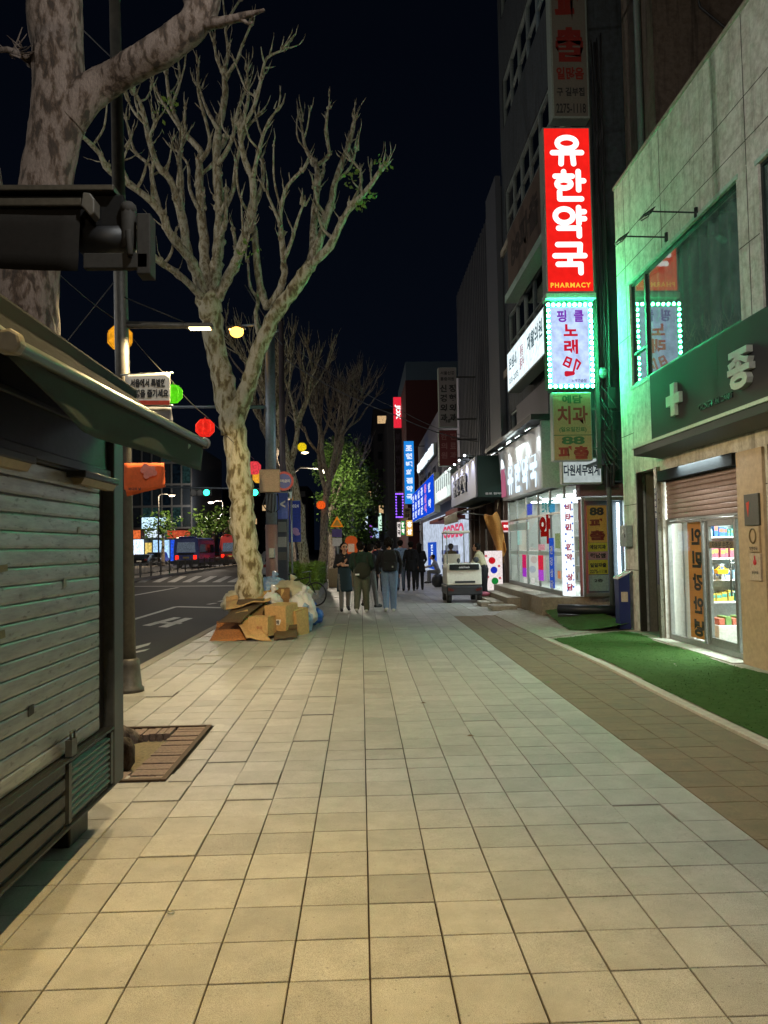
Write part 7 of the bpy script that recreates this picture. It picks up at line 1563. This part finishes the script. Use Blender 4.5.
p0 = at(362, 613); t = thing('shoulder_bag', 'dark olive shoulder bag hanging on the back of the green jacket', 'bag', (p0[0] + .03, p0[1] - .22, .95)); bg_ = MB().ball((p0[0] + .03, p0[1] - .20, 1.04), (.2, .09, .2), 16, 10, lambda d: 1 + .08 * noise.noise(d * 3)); bg_.build('pouch', cloth('olive bag', '#2d3022'), t); MB().tube([(p0[0] - .13, p0[1] - .17, 1.15), (p0[0] - .17, p0[1] - .12, 1.36), (p0[0] - .12, p0[1] + .0, 1.47)], .018, 8).tube([(p0[0] + .17, p0[1] - .17, 1.12), (p0[0] + .14, p0[1] - .12, 1.36), (p0[0] + .1, p0[1] + .0, 1.47)], .018, 8).build('strap', cloth('olive bag', '#2d3022'), t); MB().box((p0[0] - .15, p0[1] - .295, .93), (p0[0] - .05, p0[1] - .285, .97)).build('label_patch', S('sign white', (.8, .8, .8)), t)
q = G(371, 609); person('man with glasses turned sideways beside the green jacket', (q.x, q.y + .5, 0), -.9, 1.68, cloth('dark jacket', '#22242a'), cloth('grey trousers', '#6b6a66'), shoe_d, dict(leg=walk(.16), arm=[((-.25, 0, 1.13), (-.2, .2, 1.0)), ((.25, 0, 1.13), (.2, .2, 1.0))]), head=(.6, -.1))
p0 = at(390, 612); person('person with curly hair, black jacket and loose pale jeans walking away', p0, 0.05, 1.78, cloth('black jacket', '#15161b'), cloth('pale jeans', '#7088a8'), shoe_w, dict(leg=walk(.18), arm=[((-.29, .02, 1.14), (-.26, .15, .93)), ((.29, .02, 1.14), (.27, .15, .93))]), bulk=1.12, hair='curly', wide=1.3)
t = thing('backpack', 'big black backpack on the person in pale jeans', 'backpack', (p0[0], p0[1] - .2, .95)); MB().prism([(p0[0] - .18, p0[1] - .12, 1.0), (p0[0] + .18, p0[1] - .12, 1.0), (p0[0] + .19, p0[1] - .12, 1.38), (p0[0] + .12, p0[1] - .12, 1.52), (p0[0] - .12, p0[1] - .12, 1.52), (p0[0] - .19, p0[1] - .12, 1.38)], (0, -.17, 0)).build('body', cloth('black nylon', '#0f1014'), t, .05, seg=3); MB().box((p0[0] - .14, p0[1] - .34, 1.03), (p0[0] + .14, p0[1] - .285, 1.24)).build('pocket', cloth('black nylon', '#0f1014'), t, .03); MB().box((p0[0] + .05, p0[1] - .347, 1.1), (p0[0] + .09, p0[1] - .342, 1.14)).build('emblem', galv, t)
for s_ in (-1, 1): MB().tube([(p0[0] + s_ * .12, p0[1] - .13, 1.48), (p0[0] + s_ * .13, p0[1] + .02, 1.53), (p0[0] + s_ * .14, p0[1] + .15, 1.38), (p0[0] + s_ * .17, p0[1] + .05, 1.08), (p0[0] + s_ * .16, p0[1] - .13, 1.05)], .02, 8).build('strap', cloth('black nylon', '#0f1014'), t)
WD = walk(.15)
person('person in navy jacket and dark trousers between the two near walkers', at(379.5, 592), 0.0, 1.74, cloth('navy jacket', '#191f33'), cloth('black trousers', '#15151a'), shoe_d, dict(leg=WD, arm=[dn(-1), dn(1)]), vox=.014)
person('man in light blue shirt and grey blue trousers walking away', at(401, 591), 0.0, 1.82, cloth('light blue shirt', '#8aa6cc'), cloth('slate trousers', '#5a6a80'), shoe_d, dict(leg=WD, arm=[((-.25, 0, 1.13), (-.18, .2, 1.0)), dn(1)]), vox=.014, bulk=1.05)
person('person in long black coat walking left of the long haired one', at(411.5, 591), 0.0, 1.76, cloth('black coat', '#0f1015'), cloth('black trousers', '#15151a'), shoe_d, dict(leg=WD, arm=[dn(-1), dn(1)]), vox=.014, coat=(1.1, .72, (.16, .2), (.12, .15), cloth('black coat', '#0f1015')))
person('long haired person in black coat on the right of the group', at(420, 590), 0.0, 1.70, cloth('black coat', '#0f1015'), cloth('black trousers', '#15151a'), shoe_d, dict(leg=walk(.12), arm=[dn(-1), ((.25, 0, 1.13), (.2, .18, 1.0))]), vox=.014, hair='long', coat=(1.1, .66, (.16, .21), (.12, .16), cloth('black coat', '#0f1015')))
person('person in red top far ahead among the walkers', (.72, 38, 0), .1, 1.68, cloth('red top', '#9c2a2a'), cloth('black trousers', '#15151a'), shoe_d, dict(leg=WD, arm=[dn(-1), dn(1)]), vox=.018)
person('distant person in pale shirt beyond the red top', (1.2, 48, 0), P_, 1.72, cloth('pale shirt', '#a8a49c'), cloth('grey trousers', '#6b6a66'), shoe_d, dict(leg=WD, arm=[dn(-1), dn(1)]), vox=.018)
person('distant person in dark clothes near the leafy tree', (-.2, 44, 0), 0, 1.72, cloth('dark jacket', '#22242a'), cloth('black trousers', '#15151a'), shoe_d, dict(leg=WD, arm=[dn(-1), dn(1)]), vox=.018)
# the seated man and his stool
g = G(437, 583); sx_, sy_ = g.x + .05, g.y - .2
person('seated man in grey shirt bent forward by the white shop front', (sx_, sy_, 0), 1.35, 1.68, cloth('grey shirt', '#8a8a94'), cloth('grey trousers', '#6b6a66'), shoe_d, dict(hip=.50, lean=.35, leg=[((-.12, .42, .52), (-.13, .45, .09), (-.14, .6, .035)), ((.12, .42, .52), (.13, .40, .09), (.14, .55, .035))], arm=[((-.25, .25, .78), (-.1, .5, .72)), ((.25, .25, .78), (.1, .52, .74))]), vox=.014, head=(0, -.4))
t = thing('stool', 'low stool under the seated man', 'stool', (sx_, sy_, 0)); MB().tube([(sx_, sy_, .36), (sx_, sy_, .395)], .17, 16).build('seat', S('blue plastic', '#3a5a90', .4), t)
for a_ in range(4): MB().tube([(sx_ + .11 * math.cos(a_ * 1.57 + .78), sy_ + .11 * math.sin(a_ * 1.57 + .78), .36), (sx_ + .16 * math.cos(a_ * 1.57 + .78), sy_ + .16 * math.sin(a_ * 1.57 + .78), 0)], .016, 6).build('leg', S('blue plastic', '#3a5a90'), t)
# the delivery cart and its driver
cg = G(465, 603); CX, CY = cg.x, cg.y
cream_p = S('cream cart paint', '#e2e1d4', .35, var=.12, scale=3, bump=.05); dgrey = S('dark cart plastic', '#2a2f36', .45)
t = thing('delivery_cart', 'small cream electric delivery cart with canopy seen from behind', 'cart', (CX, CY + .8, 0))
W = .98; z = 0
MB().prism([(CX - W / 2, CY, .50), (CX + W / 2, CY, .50), (CX + W / 2, CY + .03, .98), (CX + W / 2 - .05, CY + .08, 1.10), (CX - W / 2 + .05, CY + .08, 1.10), (CX - W / 2, CY + .03, .98)], (0, 1.15, 0)).build('cargo_box', cream_p, t, .03)
MB().box((CX - W / 2 + .07, CY - .012, .98 - .06), (CX + W / 2 - .07, CY + .03, 1.08)).build('window_strip', glass_dark, t, .01); put_text(MB(), 'cold fresh', (CX, CY - .014, 1.0), XR, ZU, w=.3, thick=.02, lift=.004).build('lettering', S('sign white', (.8, .8, .8)), t)
MB().box((CX - .27, CY - .014, .56), (CX + .3, CY - .002, .615)).build('rear_slot', dgrey, t)
MB().prism([(CX - W / 2 - .01, CY - .04, .22), (CX + W / 2 + .01, CY - .04, .22), (CX + W / 2 + .01, CY - .02, .49), (CX - W / 2 - .01, CY - .02, .49)], (0, 1.5, 0)).build('bumper', dgrey, t, .04)
for s_ in (-1, 1):
    MB().prism([(CX + s_ * .30, CY - .055, .38), (CX + s_ * .47, CY - .055, .44), (CX + s_ * .47, CY - .055, .36), (CX + s_ * .32, CY - .055, .33)], (0, .012, 0)).build('tail_lamp', S('dull red lens', '#5a1410', .3), t)
wheels(t, (CX - .42, CX + .42), (CY + .2, CY + 1.3), .19, .12, 0)
MB().box((CX - .42, CY + 1.16, 1.0), (CX + .05, CY + 1.5, 1.36)).build('cab_box', cream_p, t, .03); MB().box((CX - .40, CY + 1.10, 1.37), (CX - .02, CY + 1.14, 1.62)).build('windscreen', GLASS('plastic screen', (.9, .9, .95), .1, .8, .7), t)
MB().box((CX - .46, CY + .25, 1.96), (CX + .22, CY + 1.5, 2.03)).build('canopy', cream_p, t, .02)
fr = MB()
for x in (-.44, .2):
    for y in (.3, 1.45): fr.tube([(CX + x, CY + y, 1.05), (CX + x, CY + y, 1.97)], .015, 6)
fr.build('canopy_frame', galv, t)
MB().ball((CX - .12, CY + .3, 1.18), (.05, .03, .07), 10, 6).tube([(CX - .12, CY + .3, 1.09), (CX - .12, CY + .3, 1.18)], .012, 6).ball((CX + .38, CY + .3, 1.2), (.09, .03, .08), 10, 6).tube([(CX + .38, CY + .3, 1.09), (CX + .38, CY + .3, 1.18)], .012, 6).build('mirror', dgrey, t)
person('cart driver in beige jacket and black trousers leaning to the cart', (CX + .68, CY + .75, 0), 1.15, 1.68, cloth('beige jacket', '#b0a888'), cloth('black trousers', '#15151a'), shoe_d, dict(lean=.30, leg=STAND, arm=[((-.23, .32, 1.06), (-.1, .52, 1.08)), ((.23, .32, 1.06), (.1, .5, 1.1))]), vox=.012, bulk=1.1, head=(0, -.3))
person('vendor in yellowish jacket in the shade beyond the cart', (CX + .36, CY + 6.2, 0), 0.2, 1.66, cloth('ochre jacket', '#8a7a3a'), cloth('black trousers', '#15151a'), shoe_d, dict(leg=STAND, arm=[dn(-1), dn(1)]), vox=.015)
t = thing('plastic_bag', 'dark sack on the ground between the seated man and the cart', 'bag', (CX + .1, CY + 8.6, 0)); MB().ball((CX + .1, CY + 8.6, .24), (.24, .2, .28), 14, 9, lambda d: 1 + .18 * noise.noise(d * 3)).build('sack', S('dark sack', '#24262a', .5), t); MB().ball((CX + .1, CY + 8.6, .5), (.05, .05, .06), 8, 6).build('knot', S('dark sack', '#24262a'), t)
# loose kerb blocks by the porch steps
for i, (px, py, lb) in enumerate(((491, 606, 'flat concrete block lying nearest the cart'), (503, 610, 'flat concrete block before the porch steps'))):
    g = G(px, py); t = MB().box((g.x - .30, g.y - .2, .0), (g.x + .32, g.y + .5, .12)).build('concrete_block', concrete, None, .015); tag(t, lb, 'block')
g = G(513, 598); t = thing('pink_bundle', 'small pink wrapped bundle lying on the porch step', 'bundle', (3.55, 21.0, .15)); MB().ball((3.5, 21.9, .21), (.17, .1, .07), 12, 8, lambda d: 1 + .2 * noise.noise(d * 3)).build('bundle', S('pink wrap', '#c86a80', .5), t)
# the rolled black mat
t = thing('rolled_mat', 'rolled up black mat lying on the small wedge of turf', 'mat', (4.55, 15.7, .1)); a, b = V(4.12, 16.05, .24), V(5.15, 15.45, .24)
mb = MB(); mb.tube([a, a.lerp(b, .5), b], .10, 22); mb.build('roll', S('black rubber', '#1a1d20', .45, var=.3), t)
sp = MB(); d = (a - b).normalized(); u = V(0, 0, 1); w_ = d.cross(u)
sp.tube([a + d * .004 + (u * math.sin(q) + w_ * math.cos(q)) * (.015 + q * .0042) for q in np.linspace(0, 18, 60)], .006, 5); sp.build('spiral_edge', S('grey rubber', '#4a4e52', .6), t)
MB().prism([a + V(-.05, -.14, -.16), b + V(-.05, -.14, -.16), b + V(.02, .16, -.16), a + V(.02, .16, -.16)], (0, 0, .05)).build('loose_flap', S('black rubber', '#1a1d20'), t)
# ------------------------------------------------------------------ cardboard and rubbish bags round the bare tree
kraft = S('kraft board', '#c49e68', .8, var=.25, scale=5, fine=150, bump=.2); kraft_d = S('dull kraft board', '#8a6840', .8, var=.3, scale=5, fine=150, bump=.2); board_in = S('worn brown board', '#5d4a33', .85, var=.3, scale=6); tape = S('packing tape', '#c8a870', .25, var=.1, bump=0)
def carton(label, c, size, yaw, tilt=0, roll=0, m_=kraft, open_=False, writing=None):
    t = thing('cardboard_box', label, 'box', c); M_ = Matrix.Rotation(yaw, 3, 'Z') @ Matrix.Rotation(tilt, 3, 'X') @ Matrix.Rotation(roll, 3, 'Y'); ax = [M_ @ Vector(v) for v in ((1, 0, 0), (0, 1, 0), (0, 0, 1))]; c = Vector(c); hx, hy, hz = [s_ / 2 for s_ in size]
    mb = MB().obox(c, ax, (hx, hy, hz)); rj = random.Random(int(c.x * 1000)); mb.v = [tuple(x + rj.uniform(-.012, .012) for x in v) for v in mb.v]; mb.build('carton', m_, t, .006)
    fl = MB(); fl.obox(c + ax[2] * (hz + .004) + ax[1] * hy * .5, ax, (hx * .99, hy * .49, .003)); fl.obox(c + ax[2] * (hz + .004) - ax[1] * hy * .5, ax, (hx * .99, hy * .49, .003)); fl.build('flap', m_, t)
    MB().obox(c + ax[2] * (hz + .0085), ax, (hx * .995, .028, .0012)).build('tape', tape, t); MB().obox(c - ax[1] * (hy + .002) + ax[2] * hz * .62, ax, (.028, .0012, hz * .35)).build('tape', tape, t)
    if writing:
        w1, w2, mm = writing; mb = MB(); put_text(mb, w1, c - ax[1] * hy - ax[2] * hz * .1 - ax[0] * hx * .15, ax[0], ax[2], w=hx * 1.1, thick=.03, lift=.003)
        if w2: put_text(mb, w2, c - ax[1] * hy - ax[2] * hz * .5, ax[0], ax[2], w=hx * .9, thick=.01, lift=.003)
        mb.build('lettering', mm, t)
    return t, c, ax, (hx, hy, hz)
def flat_board(label, corners, m_, th=.012, seed=0):
    t = thing('cardboard_sheet', label, 'cardboard', Vector(corners[0])); o = sheet(MB(), *corners, .05, 8, 6, seed).build('sheet', m_, t); o.modifiers.new('thick', 'SOLIDIFY').thickness = th
    a, b, c, d = map(Vector, corners); e = (c - d) * .12; o = sheet(MB(), d, c, c + (c - b) * .12 + V(0, 0, .07), d + (d - a) * .12 + V(0, 0, .09), .02, 6, 2, seed + 1).build('flap', m_, t); o.modifiers.new('thick', 'SOLIDIFY').thickness = th
    return t
red_p = S('faded red print', '#9c5a3c', .7)
PYB = 14.0
def pb_(px, py, d=0): return atY(px, py, PYB + d)
carton('small printed cardboard box in front of the heap', pb_(262, 626, -.1), (.40, .34, .34), -.32, m_=kraft, writing=('취급주의', '20kg x 1', red_p))
t, c, ax, hs = carton('tall cardboard box with white label in the middle of the heap', pb_(282, 619, .25), (.42, .50, .54), -.38, tilt=.06, m_=kraft)
MB().obox(c - ax[1] * (hs[1] + .003) + ax[2] * -.02, ax, (.11, .0012, .05)).build('address_label', S('sign white', (.8, .8, .8)), t); put_text(MB(), '택배', c - ax[1] * (hs[1] + .0045) + ax[2] * -.02, ax[0], ax[2], w=.14, thick=.03, lift=.001).build('lettering', ink, t)
carton('narrow cardboard box leaning behind the labelled one', pb_(298, 622, .45), (.22, .40, .48), -.5, tilt=.1, m_=kraft)
carton('upright light cardboard box at the back right of the heap', pb_(282, 604, 1.3), (.30, .30, .62), .2, m_=kraft_d)
carton('low cardboard box under the trunk at the back of the heap', pb_(255, 612, .9), (.5, .36, .4), .1, m_=kraft_d)
flat_board('torn orange brown cardboard sheet spread at the left front of the heap', [pb_(209, 642, -.35), pb_(247, 639, -.4), pb_(240, 623, .4), pb_(216, 628, .45)], S('orange board', '#b8763c', .8, var=.45, scale=7, second='#6a4a2c'), seed=1)
flat_board('dark flattened carton propped over the left side of the heap', [pb_(217, 622, .1), pb_(240, 622, -.1), pb_(262, 604, .5), pb_(236, 606, .7)], board_in, seed=2)
flat_board('flattened carton sloping to the pavement before the small box', [pb_(246, 638, -.5), pb_(272, 641, -.55), pb_(250, 616, .2), pb_(236, 620, .2)], kraft, seed=3)
flat_board('pale flattened carton lying on top against the trunk', [pb_(226, 609, .5), pb_(270, 600, .5), pb_(272, 594, 1.2), pb_(226, 602, 1.2)], kraft, seed=4)
flat_board('dull cardboard strip on the ground before the labelled box', [pb_(274, 640, -.45), pb_(297, 636, -.4), pb_(297, 629, 0), pb_(274, 632, 0)], board_in, seed=5)
flat_board('narrow kraft sheet leaning over the middle of the heap', [pb_(238, 614, .3), pb_(262, 618, .1), pb_(266, 606, .6), pb_(244, 603, .8)], kraft_d, seed=6)
def bag_mat(name, c, trans=.35):
    if name in _mats: return _mats[name]
    m = S(name, c, .32, var=.2, scale=5 if 'grey' in name else 14, fine=40, bump=.6, second='#5a94d0' if 'grey' in name else None); b = m.node_tree.nodes['Principled BSDF']; b.inputs['Transmission Weight'].default_value = trans * .3; b.inputs['Coat Weight'].default_value = .25; return m
def bag(label, c, r, m_, seed, sq=(1, 1, .9)):
    t = thing('rubbish_bag', label, 'rubbish bag', (c[0], c[1], max(0, c[2] - r)), 'rubbish bags round the bare tree')
    def fn(d):
        v = d * 2.2 + Vector((seed * 3.1, 0, 0)); f = 1 + .20 * noise.noise(v) + .14 * abs(noise.noise(v * 2.1)) - .13 * abs(noise.noise(v * 3.7)) - .07 * abs(noise.noise(v * 8)); return f * (.86 if d.z < -.6 else 1)
    MB().ball(c, (r * sq[0], r * sq[1], r * sq[2]), 52, 36, fn).build('bag_body', m_, t)
    n_ = Vector(c) + V(r * .1, -.1 * r, r * sq[2] * .98); MB().tube([n_ - V(0, 0, .06), n_, n_ + V(.02, 0, .05), n_ + V(.05, -.01, .10)], [.07, .025, .05, .075], 9, wob=.5, seed=seed).build('knot', m_, t); return t
wb = bag_mat('white bag film', '#e6e6e2'); cb_ = bag_mat('cream bag film', '#c9c4a8'); bb_ = bag_mat('blue bag film', '#1f66c8'); gb = bag_mat('clear grey bag film', '#b4c0c8')
bag('white rubbish bag left behind the trunk', pb_(235, 603, 1.5), .27, cb_, 1); bag('white and blue printed rubbish bag behind the grey pole', pb_(272, 590, 2.2), .36, gb, 2, (1.2, 1, .75)); bag('yellowish clear rubbish bag right of the trunk', pb_(290, 594, 1.8), .36, cb_, 3, (1.2, 1, .75)); bag('small bright white bag lying against the trunk', pb_(272, 601, .9), .19, wb, 4)
bag('upright white rubbish bag at the right end of the heap', pb_(302, 612, 1.2), .36, wb, 5, (.8, 1, 1.1)); bag('slumped grey rubbish bag in front of the upright white one', pb_(303, 623, .9), .24, gb, 6, (.8, .9, 1.1)); bag('blue rubbish bag at the far right of the heap', pb_(311, 617, 2.2), .26, bb_, 7, (1, 1, .8)); bag('white rubbish bag sitting behind the boxes', pb_(250, 600, 2.0), .33, wb, 8)
# ------------------------------------------------------------------ bicycle leaning at the hedge
bx_, by_ = -1.75, 21.6
t = thing('bicycle', 'black bicycle parked against the hedge beyond the rubbish bags', 'bicycle', (bx_, by_, 0)); bl = S('bicycle black', (.015, .015, .016), .35, var=.1, bump=0)
d = Vector((.94, -.34, 0)).normalized()
w0, w1 = V(bx_, by_, .33) - d * .50, V(bx_, by_, .33) + d * .50; nrm = V(-d.y, d.x, 0)
for wv in (w0, w1):
    o = MB().tube([wv + (d * math.cos(a_) + V(0, 0, 1) * math.sin(a_)) * .315 for a_ in np.linspace(0, 2 * math.pi, 33)], .022, 8, cap=False).build('wheel', tyre, t); s_ = MB()
    for a_ in np.linspace(0, math.pi, 9)[:-1]: s_.tube([wv + (d * math.cos(a_) + V(0, 0, 1) * math.sin(a_)) * .3, wv - (d * math.cos(a_) + V(0, 0, 1) * math.sin(a_)) * .3], .003, 4)
    s_.build('spokes', galv, o); MB().tube([wv - nrm * .04, wv + nrm * .04], .03, 10).build('hub', galv, o)
fr = MB(); bbk = V(bx_, by_, .30) - d * .08; st_ = V(bx_, by_, .78) - d * .22; hd_ = V(bx_, by_, .80) + d * .33
fr.tube([w0, bbk, st_, w0], .014, 7).tube([bbk, hd_ - V(0, 0, .12)], .018, 8).tube([st_ - V(0, 0, .08), hd_], .016, 8).tube([hd_ + V(0, 0, .12), hd_ - V(0, 0, .1), w1], .015, 8); fr.build('frame', bl, t)
MB().tube([hd_ + V(0, 0, .14) - nrm * .28 - d * .1, hd_ + V(0, 0, .16) - nrm * .1, hd_ + V(0, 0, .16) + nrm * .1, hd_ + V(0, 0, .14) + nrm * .28 - d * .1], .012, 7).build('handlebar', galv, t); MB().ball(st_ + V(0, 0, .1), (.12, .08, .035), 12, 6).tube([st_, st_ + V(0, 0, .1)], .012, 6).build('saddle', bl, t)
MB().tube([bbk - nrm * .12, bbk - nrm * .10 + V(0, 0, -.14), bbk - nrm * .17 + V(0, 0, -.14)], .01, 6).tube([bbk + nrm * .12, bbk + nrm * .10 + V(0, 0, .14), bbk + nrm * .17 + V(0, 0, .14)], .01, 6).tube([bbk - nrm * .12, bbk + nrm * .12], .02, 8).build('pedal', galv, t); MB().tube([w0 + d * .14 + V(0, 0, .31), w0 + d * -.02 + V(0, 0, .36), w0 - d * .2 + V(0, 0, .29), w0 - d * .33 + V(0, 0, .12)], .02, 6).build('mudguard', bl, t)
# small litter
for (px, py, lb) in ((423, 704, 'dry leaf on the pale slabs in the middle of the walk'), (548, 683, 'yellow leaf scrap at the edge of the brown pavers'), (470, 737, 'dark leaf scrap beyond the middle of the walk')):
    g = G(px, py); t = MB().add([g + V(-.03, 0, .008), g + V(0, -.02, .012), g + V(.04, .005, .007), g + V(.005, .03, .015)], [(0, 1, 2, 3)]).build('fallen_leaf', leafm if 'yellow' in lb else S('dry leaf', '#6a5030', .8)); tag(t, lb, 'leaf')
g = G(171, 914); t = MB().tube([g + V(.014 * math.cos(a_), .014 * math.sin(a_), .008) for a_ in np.linspace(0, 6.283, 16)], .003, 5, cap=False).build('ring_pull', galv); tag(t, 'small metal ring lying on a yellow lit slab', 'ring')

bpy.data.scenes.remove(tmp_scene)
